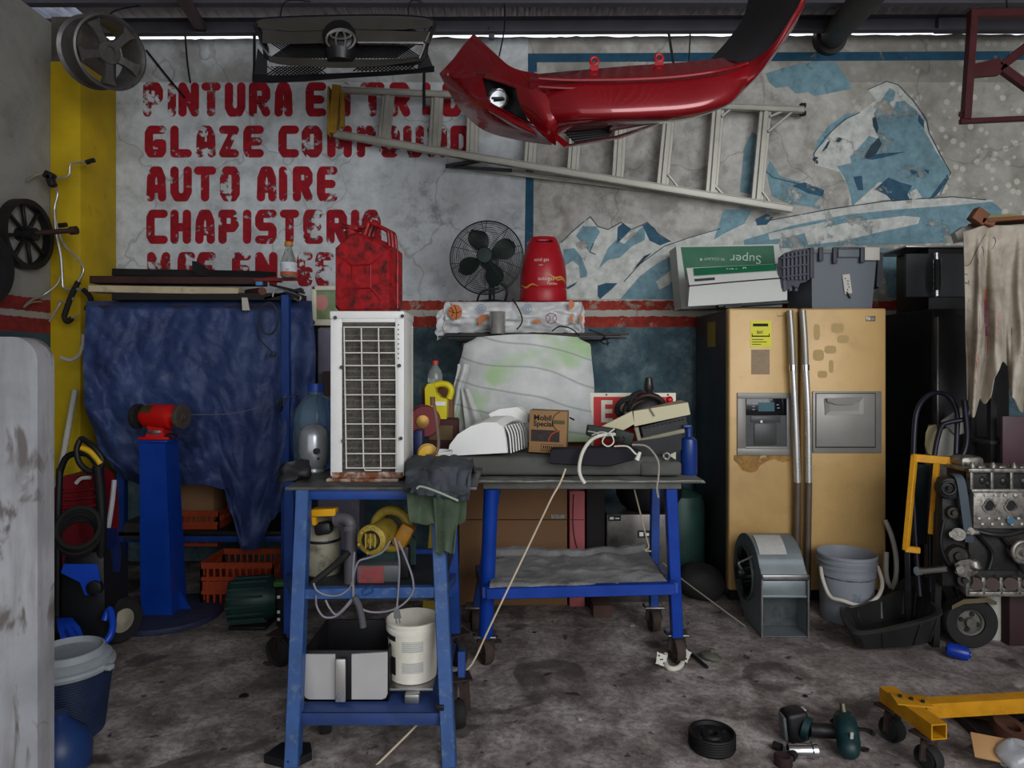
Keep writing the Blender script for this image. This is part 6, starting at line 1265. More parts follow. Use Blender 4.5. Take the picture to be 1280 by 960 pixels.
# fan
fz = ft+.004; fc = P(608, 322, 4.28); T = thing('desk_fan', 'dark green desk fan with a round wire guard standing on the wrapped bundle', 'fan', V((PX(612, 4.3), 4.36, fz)))
FG = M('fan_green', '#13231f', .4, .1, .15); fax = V((-.12, -1, .04)).normalized(); fr = fax.orthogonal().normalized(); fo = fax.cross(fr); RF = .232
FW = M('guard_wire', '#262a28', .45, .4, .1)
def fpt(r, a, z): return fc+fr*(r*math.cos(a))+fo*(r*math.sin(a))+fax*z
for nm, s_, dz in (('front_guard', 1, .075), ('rear_guard', -1, .075)):
    b = MB()
    for k in range(17):
        r = .05+(RF-.05)*k/16; z = s_*dz*(1-(r/RF)**3); b.torus(fc+fax*z, r, .0016, fax, 48, 5)
    for k in range(10 if s_ > 0 else 8):
        a = 2*PI*k/(10 if s_ > 0 else 8)+.15; b.tube([fpt(RF*t, a, s_*dz*(1-t**3)) for t in (.2, .4, .6, .8, .92, 1)], .0022, 5, sub=2)
    b.build(nm, FW, T)
b = MB(); b.torus(fc, RF, .005, fax, 56, 8); b.build('guard_ring', FW, T)
b = MB(); b.lathe([(.05, .076), (.045, .082), (0, .084)], fc, fax, 28); b.build('guard_badge', FG, T)
for k in range(4):
    a0 = PI/2*k+1.2; b = MB()
    def blade(u, v): r = .03+.165*u; w = .1+.42*math.sin(PI*min(1, u*.75+.18)); return fpt(r, a0+(v-.5)*w*2*(1.0 if u < .8 else math.sqrt(max(.05, 1-((u-.8)/.2)**2))), (v-.5)*.05)
    b.sheet(blade, 14, 10, .003); b.build('blade', FG, T, smooth=60)
b = MB(); b.cyl(fc+fax*.02, fc-fax*.02, .036, n=24); b.build('blade_hub', FG, T)
b = MB(); b.lathe([(.03, -.2), (.055, -.18), (.062, -.12), (.05, -.075), (.03, -.07)], fc, fax, 28); b.build('motor_housing', FG, T)
nb = V((fc.x+.03, fc.y+.12, 0)); b = MB(); b.cyl(V((nb.x, nb.y, fz+.02)), V((nb.x, nb.y, fc.z-.03)), .022, .02, 18); b.build('neck', FG, T)
b = MB(); b.lathe([(.0, 0), (.095, 0), (.098, .01), (.085, .022), (.03, .03), (0, .03)], V((nb.x, nb.y-.03, fz)), n=36); b.build('base', FG, T)
b = MB(); p = V((nb.x, nb.y-.06, fz)); b.tube([p+V((-.09, -.03, .012)), p+V((-.07, -.05, .06)), p+V((-.02, -.05, .085)), p+V((.05, -.05, .09))], .007, 8); b.tube([p+V((.085, -.03, .012)), p+V((.1, -.05, .06)), p+V((.09, -.05, .1)), p+V((.05, -.05, .13))], .009, 8); b.build('stand_arm', BLACK, T)
# red gas cylinder
c = V((PX(679, 4.36), 4.36, fz)); T = thing('gas_cylinder', 'red plastic-cased cooking gas cylinder standing beside the desk fan', 'gas cylinder', c)
hc = PZ(298, 4.36)-fz; k_ = hc
GCY = M('gas_red', '#9c1420', .35, 0, .06, '#6d1218', .2, 6)
b = MB(); b.lathe([(.135, 0), (.148, .008), (.152, .03), (.15, .085), (.146, .095), (.15, .105), (.148, .19), (.138, .27), (.118, .33), (.102, k_*.90), (.1, k_*.9), (.09, k_*.9), (.08, .33), (0, .33)], c, n=56); b.build('casing', GCY, T)
b = MB()   # handle collar with a slot in front
def col(a, z, r): return c+V((r*math.sin(a), -r*math.cos(a), z))
n_ = 40
for k in range(n_):
    a0, a1 = 2*PI*k/n_, 2*PI*(k+1)/n_; am = (a0+a1)/2; am = am-2*PI if am > PI else am; slot = abs(am) < .62
    for z0_, z1_, on in ((k_*.84, k_*.87, True), (k_*.87, k_*.945, not slot), (k_*.945, k_, True)):
        if on:
            r0_, r1_ = .112-(z0_-k_*.84)*.42, .112-(z1_-k_*.84)*.42
            b.add([col(a0, z0_, r0_), col(a1, z0_, r0_), col(a1, z1_, r1_), col(a0, z1_, r1_), col(a0, z0_, r0_-.012), col(a1, z0_, r0_-.012), col(a1, z1_, r1_-.012), col(a0, z1_, r1_-.012)], [(0, 1, 2, 3), (5, 4, 7, 6), (3, 2, 6, 7), (1, 0, 4, 5), (0, 3, 7, 4), (2, 1, 5, 6)])
b.build('handle_collar', GCY, T)
b = MB(); b.cyl(c+V((0, 0, .33)), c+V((0, 0, k_*.93)), .025, n=16); b.build('valve', M('brass', '#8b6a34'), T)
def arcT(txt, size, z, r, a_c, mm, nm, tilt=0):
    b = MB(); b.text(txt, size, Matrix(), .0004, align='CENTER'); o = len(b.v)
    b.v = [c+V((r*math.sin(a_c+p.x/r), -(r+.0012+p.z)*math.cos(a_c+p.x/r), z+p.y+tilt*p.x)) for p in b.v]; b.build(nm, mm, T)
PR = M('cream_print', '#c9b9a4', .5, 0, .15)
arcT('total gas', .028, .255, .1415, -.12, PR, 'faded_print'); arcT('mini', .016, .225, .146, -.15, PR, 'faded_print')
arcT('autogas', .034, .135, .1495, .08, PR, 'faded_print'); arcT('Familiar', .022, .108, .1505, .35, PR, 'faded_print')
b = MB(); GOLD = M('gold_print', '#b98b3a', .5)
def ribbon(a0, a1, z0_, z1_, w, ph):
    q = [(a0+(a1-a0)*k/24) for k in range(25)]; vs = []; 
    for k, a in enumerate(q):
        z = z0_+(z1_-z0_)*k/24+.008*math.sin(k*.45+ph); ww = w*math.sin(PI*(k+.6)/25.2); r = .1535-max(0, (z-.12))*.05+.0
        vs += [c+V((r*math.sin(a), -r*math.cos(a), z-ww)), c+V((r*math.sin(a), -r*math.cos(a), z+ww))]
    b.add(vs, [(2*k, 2*k+2, 2*k+3, 2*k+1) for k in range(24)])
ribbon(-1.3, -.2, .1, .105, .006, 0); ribbon(.05, 1.25, .17, .14, .006, 1); ribbon(.25, 1.3, .155, .125, .004, 1.6); b.build('gold_ribbon', GOLD, T, 'gold printed ribbon')

# ---- under and behind the bench
T = thing('cardboard_box', 'large plain brown cardboard box standing behind the wide blue bench', 'box', V((PX(642, 4.0), 4.2, 0)))
x0, x1 = PX(574, 4.0), PX(709, 4.0)
b = MB(); b.bx(x0, x1, 4.0, 4.4, 0, .74, .004); b.build('box_body', CARD, T)
b = MB(); b.bx(x0+.0, x1, 3.995, 4.0, PZ(650, 4.0), PZ(649, 4.0)); b.build('flap_seam', M('seam_brown', '#3a2b1e', .9), T)
b = MB(); b.bx(PX(689, 4), PX(706, 4), 3.996, 4.0, PZ(648, 4.0), PZ(643, 4.0)); b.build('paper_label', M('striped_label', '#9b988f', .7, 0, .2, '#3c3b39', .5, 70), T)
b = MB(); b.bx(PX(625, 4), PX(634, 4), 3.997, 4.0, PZ(703, 4.0), PZ(695, 4.0)); b.bx(PX(650, 4), PX(653, 4), 3.997, 4.0, PZ(703, 4.0), PZ(698, 4.0)); b.build('stamp', M('stamp_brown', '#4a3322', .9), T)
PK = M('pink_foam', '#a85a5c', .75, 0, .08, '#8a4448', .25, 6)
b = MB(); b.bx(PX(712, 3.98), PX(731, 3.98), 3.98, 4.3, 0, PZ(614, 3.98), .004); T = thing('foam_board', 'pink foam board standing on edge beside the brown cardboard box', 'foam board', V((PX(721, 3.98), 4.1, 0))); b.build('board', PK, T)
b = MB(); b.tube([P(717, 618, 3.976), P(716, 650, 3.976), P(718, 672, 3.976), P(722, 690, 3.976), P(719, 706, 3.976)], .003, 5); b.bx(PX(708, 3.98), PX(730, 3.98), 3.977, 3.98, PZ(650, 3.98), PZ(649.3, 3.98)); b.build('strap_line', M('dark_strap', '#3a1c20', .8), T)
b = MB(); b.bx(PX(734, 3.95), PX(757, 3.95), 3.98, 4.3, 0, .78, .006); tag(b.build('dark_board_stack', M('dark_brown_board', '#1d1817', .8, 0, .25, '#3a2726', .3, 5)), 'dark board stood between the pink foam and the steel box', 'board')
T = thing('steel_box', 'dark steel box with two black stickers standing behind the bench legs', 'box', V((PX(800, 4.05), 4.2, 0)))
b = MB(); b.bx(PX(758, 4.05), PX(846, 4.05), 4.05, 4.4, 0, PZ(643, 4.05), .008); b.build('shell', M('dark_stainless', '#5a5653', .35, .6, .2, '#2b2927', .45, 3), T)
for a, e, y0, y1 in ((760, 776, 651, 644), (797, 813, 672, 663)):
    b = MB(); b.bx(PX(a, 4.05), PX(e, 4.05), 4.046, 4.05, PZ(y0, 4.05), PZ(y1, 4.05)); o = b.build('sticker', BLACK, T)
    b = MB(); b.bx(PX(a+2, 4.05), PX(a+7, 4.05), 4.044, 4.046, PZ(y0-2, 4.05), PZ(y1+2, 4.05)); b.bx(PX(a+9, 4.05), PX(e-2, 4.05), 4.044, 4.046, PZ(y0-2.5, 4.05), PZ(y1+3, 4.05)); b.build('sticker_mark', WHITE, o)
b = MB(); c = V((PX(815, 4.1), 4.2, PZ(643, 4.05)+.002)); b.lathe([(.0, 0), (.13, .0), (.17, .03), (.2, .09), (.205, .2), (.21, .205), (.2, .21), (.19, .2), (.18, .09), (0, .04)], c, n=40); tag(b.build('black_tub', M('black_tub', '#121114', .5, 0, .2)), 'round black tub on top of the dark steel box', 'tub')
b = MB(); c = V((PX(850, 4.45), 4.5, 0)); b.lathe([(.0, 0), (.16, 0), (.17, .02), (.17, .5), (.15, .56), (.05, .6), (0, .6)], c, n=36); tag(b.build('green_tank', M('dull_green_tank', '#24403a', .5, .1, .2, '#1a2523', .4, 4)), 'dull dark green tank in the gap beside the refrigerator', 'tank')
b = MB(); b.ball((PX(878, 4.1), 4.12, .1), (.15, .14, .11), 24); b.wobble(.03, 7, 2)
for i in range(len(b.v)): b.v[i].z = max(0, b.v[i].z)
tag(b.build('dark_sack', M('dark_sack', '#201f1e', .85, 0, .3), smooth=70), 'slumped dark sack on the floor beside the refrigerator', 'sack')
b = MB(); b.bx(PX(739, 3.9), PX(762, 3.9), 3.8, 3.95, 0, .07, .004); tag(b.build('brick', M('brick', '#4e3a34', .9, 0, .2)), 'dull brick on the floor under the bench', 'brick')
# cords
b = MB(); b.tube([P(707, 586, 3.02), P(700, 604, 3.0)]+[P(707+(590-707)*t, 586+(830-586)*t, 3.02+(2.78-3.02)*t) for t in (.15, .3, .5, .7, .85, 1)]+[P(570, 850, 2.74), P(528, 899, 2.56), P(470, 957, 2.41)], .0042, 7, sub=3); tag(b.build('trailing_rope', ROPE), 'pale cord slanting from the bench top down to the floor past the trolley', 'cord')
b = MB(); b.tube([P(793, 612, 3.4), P(800, 640, 3.4), P(808, 672, 3.4), P(811, 684, 3.4), P(806, 688, 3.4), P(814, 689, 3.4)], .004, 6); tag(b.build('loose_string', ROPE), 'thin pale cord hanging straight down under the bench top', 'cord')
b = MB(); b.tube([P(828, 703, 3.72), P(850, 722, 3.7), P(890, 752, 3.62), P(932, 783, 3.55)], .004, 6); tag(b.build('floor_string', M('dull_cord', '#6f685c', .8)), 'dull grey cord running from the bench shelf to the floor blower', 'cord')
T = thing('floor_sign', 'yellow folding A-frame stand on the floor between trolley and bench', 'floor stand', V((PX(549, 3.4), 3.5, 0)))
YF = M('dirty_yellow_plastic', '#8f7a10', .5, 0, .15, '#4a3f12', .35, 6)
for s_, d0, d1 in ((1, 3.5, 3.4), (-1, 3.52, 3.66)):
    b = MB(); q = [V((PX(538, 3.5), d0, .62)), V((PX(560, 3.5), d0, .62)), V((PX(570, 3.5), d1, 0)), V((PX(527, 3.5), d1, 0))]; b.prism(q, (0, .008, 0)); b.build('panel', YF, T)
# ================================================================ gold side-by-side refrigerator
d = 4.02; X0, X1, XM = PX(911, d), PX(1108, d), PX(1000, d); Z1 = 1.75
T = thing('refrigerator', 'worn gold two-door refrigerator with a water dispenser and a yellow sticker', 'refrigerator', ((X0+X1)/2, 4.4, 0))
m, nt, bs, co = base_mat('worn_gold_door')
n1 = nt.noise(co, 1.6, 6, .6, .3); n2 = nt.noise(co, 7, 7, .65); n3 = nt.noise(co, 120, 2)
cc = nt.ramp(n1, [(.3, '#a3834f'), (.5, '#b8965f'), (.7, '#bf9c68')]); cc = nt.mix(nt.ramp(n2, [(.56, 0.0), (.75, .35)]), cc, '#8a7140'); cc = nt.mix(nt.ramp(n3, [(.68, 0.0), (.74, .35)]), cc, '#6e5734')
nt.l.new(cc, bs.inputs['Base Color']); bs.inputs['Roughness'].default_value = .42; bs.inputs['Metallic'].default_value = .1; GOLDD = m
FBK = M('black_fridge_side', '#2a282a', .45, .1, .2, '#2c2422', .3, 4)
b = MB(); b.bx(X0+.004, X1-.004, d+.07, 4.76, .04, Z1-.004, .006); b.build('cabinet', FBK, T)
b = MB(); b.bx(X0+.02, X1-.02, d+.05, d+.1, .01, .075); b.build('kick_plate', BLACK, T)
for s_ in (-1, 1): b = MB(); b.cyl(((X0+X1)/2+s_*.38, 4.2, 0), ((X0+X1)/2+s_*.38, 4.2, .04), .025, n=16); b.build('foot', BLACK, T)
def fbx(px0, px1, py0, py1, f=0.0, t=.004, bev=.001): b = MB(); b.bx(PX(px0, d), PX(px1, d), d-f-t, d-f, PZ(py1, d), PZ(py0, d), bev); return b
b = MB(); b.bx(X0, XM-.008, d, d+.065, .08, Z1, .012, 3); LD_ = b.build('door', GOLDD, T)
b = MB(); b.bx(XM+.008, X1, d, d+.065, .08, Z1, .012, 3); RD_ = b.build('door', GOLDD, T)
HN = M('grey_handle', '#8f8c84', .35, .5, .08, '#5d574c', .25, 8); HB = M('bright_handle', '#c4c3bf', .28, .7, .06); HBR = M('brown_handle', '#5b4f44', .45, .3, .15)
for dr, pts in ((LD_, [(988.5, 388), (991, 460), (994, 520), (997, 603), (996, 745)]), (RD_, [(1004.5, 388), (1007, 460), (1010, 520), (1011, 603), (1010, 745)])):
    q = [P(x, y, d-.05+.0*(i)) for i, (x, y) in enumerate(pts)]; q[0].y = d-.035; q[-1].y = d-.035
    b = MB(); b.tube([q[0], q[0].lerp(q[1], .5)+V((0, -.006, 0)), q[1]], .019, 14, sub=4); h = b.build('handle', HN, dr, 'grey upper handle')
    b = MB(); b.tube([q[1], q[2], q[3]], .0185, 14); b.build('handle', HB, dr, 'bright middle handle')
    b = MB(); b.tube([q[3], q[3].lerp(q[4], .5), q[4]], .019, 14); b.build('handle', HBR, dr, 'brown lower handle')
    b = MB(); b.cyl(P(pts[1][0]-.1, 456, d-.05), P(pts[1][0]+.2, 463, d-.05), .022, n=16); b.build('handle_ring', CHROME, dr)
    for y in (392, 740): b = MB(); b.cyl(P(interp([(p_[1], p_[0]) for p_ in pts], y), y, d-.04), P(interp([(p_[1], p_[0]) for p_ in pts], y), y, d+.004), .014, n=12); b.build('handle_mount', HN, dr)
GF = M('grey_dispenser', '#7d7b75', .45, .3, .08, '#5c5852', .25, 9)
# dispenser: frame, dark niche, panel
b = MB()
for a in ((921, 931.5, 498, 560), (982.5, 988, 498, 560), (921, 988, 491, 498), (921, 988, 560, 569)): b.bx(PX(a[0], d), PX(a[1], d), d-.012, d, PZ(a[3], d), PZ(a[2], d), .002)
DS = b.build('dispenser_frame', GF, LD_)
m, nt, bs, co = base_mat('dispenser_niche'); nt.l.new(nt.ramp(nt.noise(co, 8), [(.3, '#17181a'), (.7, '#292a29')]), bs.inputs['Base Color']); bs.inputs['Roughness'].default_value = .25
b = MB(); b.bx(PX(931, d), PX(983, d), d-.006, d-.001, PZ(561, d), PZ(497, d)); b.build('niche', m, DS)
b = MB(); b.bx(PX(932, d), PX(982, d), d-.012, d-.005, PZ(519, d), PZ(498, d), .002); b.build('control_panel', M('gloss_black', '#0e0f14', .12, 0, .1), DS)
b = MB(); b.bx(PX(947, d), PX(967, d), d-.0135, d-.012, PZ(514, d), PZ(503, d)); b.build('display', M('teal_display', '#23505a', .2, 0, .1), DS, 'teal display')
b = MB()
for px, py in ((942, 505), (942, 508), (942, 512), (972, 506), (973, 510), (936, 501), (950, 500.4), (957, 500), (964, 499.6)): b.box(P(px, py, d-.0125), (.012 if py < 502 else .014, .001, .005))
b.build('control_print', M('panel_print', '#8c8f95', .5), DS)
b = MB(); b.bx(PX(938, d), PX(975, d), d-.010, d-.005, PZ(528, d), PZ(520, d), .002); b.bx(PX(942, d), PX(970, d), d-.012, d-.005, PZ(556, d), PZ(529, d), .008); b.build('paddle', M('dark_paddle', '#3a3b3a', .4, 0, .15), DS)
b = MB(); b.box(P(951.5, 527, d-.016), (.014, .012, .016), None, .003); b.build('spout', WHITE, DS)
b = MB(); b.bx(PX(931, d), PX(983, d), d-.014, d, PZ(561, d), PZ(558, d), .002); b.build('drip_tray', GF, DS)
# home-bar door
b = fbx(1015, 1101, 489, 566, 0, .012, .003); HBd = b.build('bar_frame', GF, RD_)
b = fbx(1019, 1092, 492, 558, .012, .004, .003); b.build('bar_door', M('grey_bar_door', '#86847e', .42, .3, .06, '#67635c', .22, 8), HBd)
b = MB()
for a in ((1018, 1093, 491, 492), (1018, 1093, 558, 559.5), (1018, 1019, 491, 559), (1092, 1093.2, 491, 559)): b.bx(PX(a[0], d), PX(a[1], d), d-.013, d-.011, PZ(a[3], d), PZ(a[2], d))
b.build('bar_seam', BLACK, HBd)
b = MB(); rec = [(1030, 498), (1079, 496), (1079, 518), (1031, 519)]; inn = [(1035, 503), (1074, 502), (1072, 513), (1036, 514)]
for k in range(4): b.face([P(*rec[k], d-.0165), P(*rec[(k+1) % 4], d-.0165), P(*inn[(k+1) % 4], d-.0163+.012), P(*inn[k], d-.0163+.012)])
b.face([P(*q, d-.005) for q in inn]); 
for p_ in range(len(b.v)): b.v[p_].y -= .0125 if b.v[p_].y > d-.01 else .004
b.build('bar_recess', GF, HBd)
b = MB(); b.loft([[P(x, y0, d-.022), P(x, y1, d-.026), P(x, y1, d-.034), P(x, y0, d-.036)] for x, y0, y1 in ((1034, 497.5, 502), (1045, 497.5, 505.5), (1056, 497.5, 506), (1067, 497, 505), (1076, 496.5, 500))]); b.build('bar_handle', GF, HBd)
# stickers and badges
b = fbx(938, 964, 401, 434, 0, .002, 0); ST = b.build('energy_sticker', M('yellow_sticker', '#c9c421', .5, 0, .06), LD_, 'bright yellow sticker')
b = fbx(941, 960, 404.5, 408, .002, .001, 0)
for a in ((939.5, 962, 419.5, 421), (939.5, 940.5, 417, 421), (961, 962, 417, 421), (940, 954, 424, 424.8), (940, 958, 427, 427.8), (940, 951, 430, 430.8)): b.bx(PX(a[0], d), PX(a[1], d), d-.003, d-.002, PZ(a[3], d), PZ(a[2], d))
b.text('$60', .026, facing(P(946, 417, d-.003)), sx=.9); b.build('sticker_print', INK, ST)
b = fbx(939, 962, 437, 468, 0, .0012, 0); b.build('tape_mark', M('glue_residue', '#8d7a63', .8, 0, .1, '#7a6a54', .4, 30), LD_, 'greyish glue mark')
b = fbx(1082, 1094, 395, 401.5, 0, .003, .001); BD = b.build('brand_badge', M('badge_grey', '#6e685a', .4, .4, .1), RD_)
b = MB(); b.torus(P(1085, 398.2, d-.0035), .009, .0018, (0, 1, 0), 18, 5); b.text('LG', .022, facing(P(1087.3, 400, d-.0035))); b.build('badge_letters', M('badge_light', '#a8a294', .4, .5), BD)
b = MB(); b.text('Titanium', .012, facing(P(971, 395.5, d-.001)), sx=1); b.build('model_print', M('brown_print', '#584728', .6), LD_)
for q in ((1021, 415, 8, 20), (1047, 410, 16, 12), (1054, 424, 15, 10), (1038, 437, 15, 10), (1023, 444, 14, 14), (1039, 458, 6, 16), (1028, 468, 12, 9)):
    b = MB(); b.prism([P(q[0]+(q[2]/2)*math.copysign(abs(math.cos(a*PI/10))**.6, math.cos(a*PI/10)), q[1]+(q[3]/2)*math.copysign(abs(math.sin(a*PI/10))**.6, math.sin(a*PI/10)), d-.0006) for a in range(20)], (0, .0006, 0)); b.build('sticker_ghost', M('sticker_ghost', '#a68b58', .55, 0, .06, '#96804f', .4, 25), RD_, 'faint mark of a removed sticker')
m, nt, bs, co = base_mat('rust_run'); n = nt.noise(co, 14, 7, .65, .5); nt.l.new(nt.ramp(n, [(.35, '#7a5220'), (.65, '#a07a3c')]), bs.inputs['Base Color']); bs.inputs['Roughness'].default_value = .8; nt.l.new(nt.ramp(n, [(.36, 0.0), (.46, .9)]), bs.inputs['Alpha'])
b = MB(); b.face([P(x, y, d-.0007) for x, y in ((917, 569), (988, 569), (988, 576), (978, 578), (968, 574), (958, 577), (950, 582), (946, 589), (938, 591), (928, 588), (922, 580), (917, 575))]); b.build('rust_stain', m, LD_, 'brown rust stain under the dispenser')
# yellow sticker on the dark side
b = MB(); b.prism([V((X0+.0035, 4.3, 1.69)), V((X0+.0035, 4.47, 1.69)), V((X0+.0035, 4.47, 1.53)), V((X0+.0035, 4.3, 1.53))], (-.001, 0, 0)); b.build('side_sticker', M('dull_yellow_sticker', '#8c7a1c', .6, 0, .1), T, 'dull yellow sticker on the dark side')

# ---- on top of the refrigerator
T = thing('green_carton', 'flat white and green carton standing upside down behind the white air unit', 'carton', V((PX(910, 4.6), 4.65, Z1)))
d = 4.6; zb = Z1
GB = M('carton_white', '#b9bcb6', .6, 0, .06, '#96958c', .2, 5)
q = [(846, 388), (850, 388), (974, 372), (972, 305), (845, 309)]
b = MB(); b.prism([P(852, 386, d), P(978, 384, d), P(974, 305, d), P(845, 308, d)], (0, .2, 0)); b.build('carton_shell', GB, T)
b = MB(); b.prism([P(857, 350, d-.002), P(970, 340, d-.002), P(967, 307, d-.002), P(851, 309, d-.002)], (0, .002, 0)); b.build('green_print', M('print_green', '#0f5a3a', .5, 0, .08), T, 'deep green printed panel')
PT = M('pale_print', '#a9bdae', .6)
b = MB(); b.text('Super', .083, facing(P(952, 319.5, d-.004), 180-1.5), sx=1.1); b.text('90 COUNT', .026, facing(P(906, 322.5, d-.004), 180-2), sx=1.1); b.text('■', .02, facing(P(878, 323, d-.004), 180)); b.build('inverted_word', PT, T, 'pale words printed upside down')
d = 4.2
T = thing('indoor_unit', 'dusty white wall air conditioner with a green strip lying on the refrigerator', 'air conditioner', V((PX(912, d), 4.25, Z1)))
CWD = M('dusty_white_case', '#b9bab4', .45, 0, .06, '#8f8d84', .25, 4)
b = MB(); b.loft([[P(860, 383, d), P(862, 357, d), P(858, 335, d+.05), P(858, 335, d+.2), P(857, 383, d+.22)], [P(915, 380, d), P(915, 353, d), P(915, 332.5, d+.05), P(915, 332.5, d+.2), P(915, 379, d+.22)], [P(984, 375, d), P(984, 347, d), P(984, 329, d+.05), P(984, 329, d+.2), P(984, 375, d+.22)]]); b.build('case', CWD, T)
b = MB(); b.tube([P(860, 357.5, d-.003), P(915, 352.5, d-.003), P(984, 347, d-.003)], .004, 6, sub=1); b.build('lid_seam', BLACK, T)
b = MB(); b.loft([[P(867, 335.5, d+.04), P(868, 344.5, d+.018), P(868, 344.5, d+.1), P(867, 336, d+.1)], [P(970, 330, d+.043), P(970, 338, d+.022), P(970, 338, d+.1), P(970, 331, d+.1)]])
for i in range(len(b.v)): b.v[i].y -= .006
b.build('green_strip', M('print_green', '#0f5a3a'), T, 'green printed strip')
b = MB(); b.text('green', .055, Matrix(), .0004); b.v = [p for p in b.v]; b.xf(facing(P(933, 336.5, d+.026), 180-3, 0, 0)); b.build('strip_letters', PT, T)
b = MB(); b.prism([P(869, 348.5, d-.0), P(894, 346.5, d-.0), P(894, 349.5, d-.003), P(869, 351.5, d-.003)], (0, .01, 0)); 
for i in range(len(b.v)): b.v[i].y += .006
b.build('name_plate', DARK, T)
b = MB(); b.beam(P(896, 383, d+.02), P(984, 378, d+.02), .05, .02); b.beam(P(905, 384, d), P(925, 383, d), .04, .02); b.build('lower_gap', BLACK, T)
b = MB(); b.box((PX(935, d+.1), d+.1, Z1+.005), (.2, .15, .01)); b.build('foot', DARK, T)
# grey tote
d = 4.14
T = thing('storage_tote', 'grey plastic tote with its hinged lid hanging open on the refrigerator', 'storage tote', V((PX(1060, d), 4.3, Z1)))
TG_ = M('tote_grey', '#5d636a', .55, 0, .07, '#45494e', .25, 5); TD = M('tote_dark', '#3a3d44', .55, 0, .1, '#2b2d31', .3, 7)
b = MB(); xa_, xb_, zt = PX(1016, d), PX(1095, d), PZ(312, d)
def rr(x0, x1, y0, y1, z): return [V((x0, y0, z)), V((x1, y0, z)), V((x1, y1, z)), V((x0, y1, z))]
b.loft([rr(xa_+.0, xb_-.02, d+.01, d+.38, Z1+.003), rr(xa_-.008, xb_+.008, d, d+.39, zt)], True, False); b.loft([rr(xa_+.01, xb_-.03, d+.02, d+.37, Z1+.012), rr(xa_+.002, xb_-.002, d+.01, d+.38, zt)], True, False); b.face(rr(xa_, xb_-.02, d+.01, d+.38, Z1+.003)); b.face(rr(xa_+.01, xb_-.03, d+.02, d+.37, Z1+.012))
b.loft([rr(xa_-.02, xb_+.02, d-.012, d+.4, zt-.022), rr(xa_-.02, xb_+.02, d-.012, d+.4, zt)], True, False); b.build('tub', TG_, T)
b = MB(); b.bx(PX(1046, d), PX(1072, d), d-.022, d-.01, PZ(322, d), PZ(311, d), .002); b.build('handle_recess', TG_, T)
b = MB()
for px, y1 in ((1024, 327), (1041.5, 330), (1075.5, 329)): b = MB(); b.bx(PX(px-2.6, d), PX(px+2.6, d), d-.03, d-.008, PZ(y1, d), PZ(310, d), .003); b.build('rib', TD, T)
b = MB()
b.bx(PX(1046, d), PX(1072, d), d-.026, d-.008, PZ(312.5, d), PZ(309.5, d), .002); b.build('rib', TD, T)
b = MB(); b.bx(PX(1078.5, d), PX(1097, d), d-.025, d-.012, PZ(326, d), PZ(310, d), .002); b.build('white_label', M('dirty_label', '#b3b1a6', .7, 0, .06), T, 'plain dirty white label')
b = MB(); p = P(1059, 355, d-.002); b.box(p, (.045, .002, .118), RY(-7.5)); LB = b.build('paper_strip', M('dirty_label', '#b3b1a6'), T, 'torn white paper strip')
b = MB()
for k, (dx_, dz_) in enumerate(((-.008, .035), (.006, .018), (.004, .0), (.008, -.02), (-.002, -.035))): b.box(p+RY(-7.5) @ V((dx_, -.002, dz_)), (.012, .001, .004), RY(20*k))
b.build('pen_mark', INK, LB)
b = MB(); b.beam(P(1057, 365, d+.004), P(1062, 373, d+.004), .004, .04, (0, 1, 0), 0); b.build('glue_patch', TD, T)
LDm = M('tote_lid', '#474b53', .55, 0, .1, '#34373d', .3, 6)
b = MB(); qa = [(976, 322), (984, 316), (996, 312), (1012, 309.5), (1014, 310), (1014, 347), (1008, 352), (1000, 354), (998, 360), (990, 356), (985, 362), (979, 360), (976, 350)]
b.prism([P(x, y, 4.12+(1014-x)*.002) for x, y in qa], (-.012, .014, 0)); LP = b.build('hinged_lid', LDm, T, 'dark ribbed lid hanging at the side')
b = MB()
for px in range(980, 1012, 5): b.beam(P(px, 318-(px-980)*.2, 4.112+(1014-px)*.002), P(px, 350, 4.112+(1014-px)*.002), .014, .012, (0, 1, 0), .002)
for y in (321, 333, 345): b.beam(P(977, y+2, 4.19-.01), P(1012, y-3, 4.112), .012, .01, b=.001)
for px in (980, 987, 994): b.beam(P(px, 350, 4.19), P(px+1, 364, 4.19), .02, .015, (0, 1, 0), .002)
b.build('lid_rib', LDm, LP)
b = MB(); b.bx(PX(1011, 4.12), PX(1016, 4.12), 4.1, 4.13, PZ(348, 4.12), PZ(310, 4.12), .003); b.build('hinge', TD, T)
b = MB(); b.prism([P(1098, 314, d+.05), P(1104, 316, d+.05), P(1103, 350, d+.05), P(1099, 360, d+.05), P(1096, 358, d+.05)], (.02, .1, 0)); b.build('hinged_lid', TD, T, 'dark lid edge at the far side')

# ---- black refrigerator and oven behind
d = 3.92; X2, X3 = PX(1172, d), PX(1262, d)
T = thing('black_refrigerator', 'tall black refrigerator with a thin bright door edge next to the gold one', 'refrigerator', ((X2+X3)/2, 4.2, 0))
b = MB(); b.bx(X2, X3, d+.05, 4.66, .03, 1.742, .006); b.build('cabinet', M('black_cabinet', '#0f0f11', .5, 0, .2), T)
b = MB(); b.bx(X2, X3, d, d+.046, .07, 1.70, .006); b.build('door', M('dark_steel_door', '#2c2c2e', .4, .4, .15), T)
b = MB(); b.bx(X2-.003, X2+.004, d-.004, d+.03, .07, 1.69, .001); b.build('edge_strip', STEEL, T, 'thin bright edge strip')
b = MB(); b.bx(X2+.02, X3-.02, d+.1, 4.6, 0, .03); b.build('plinth', BLACK, T)
d = 4.25; T = thing('built_in_oven', 'black oven with an upright bar handle lying on the black refrigerator', 'oven', (PX(1200, d), 4.4, 1.742))
xa_, xb_ = PX(1133, d), PX(1252, d); zt = PZ(307, d)
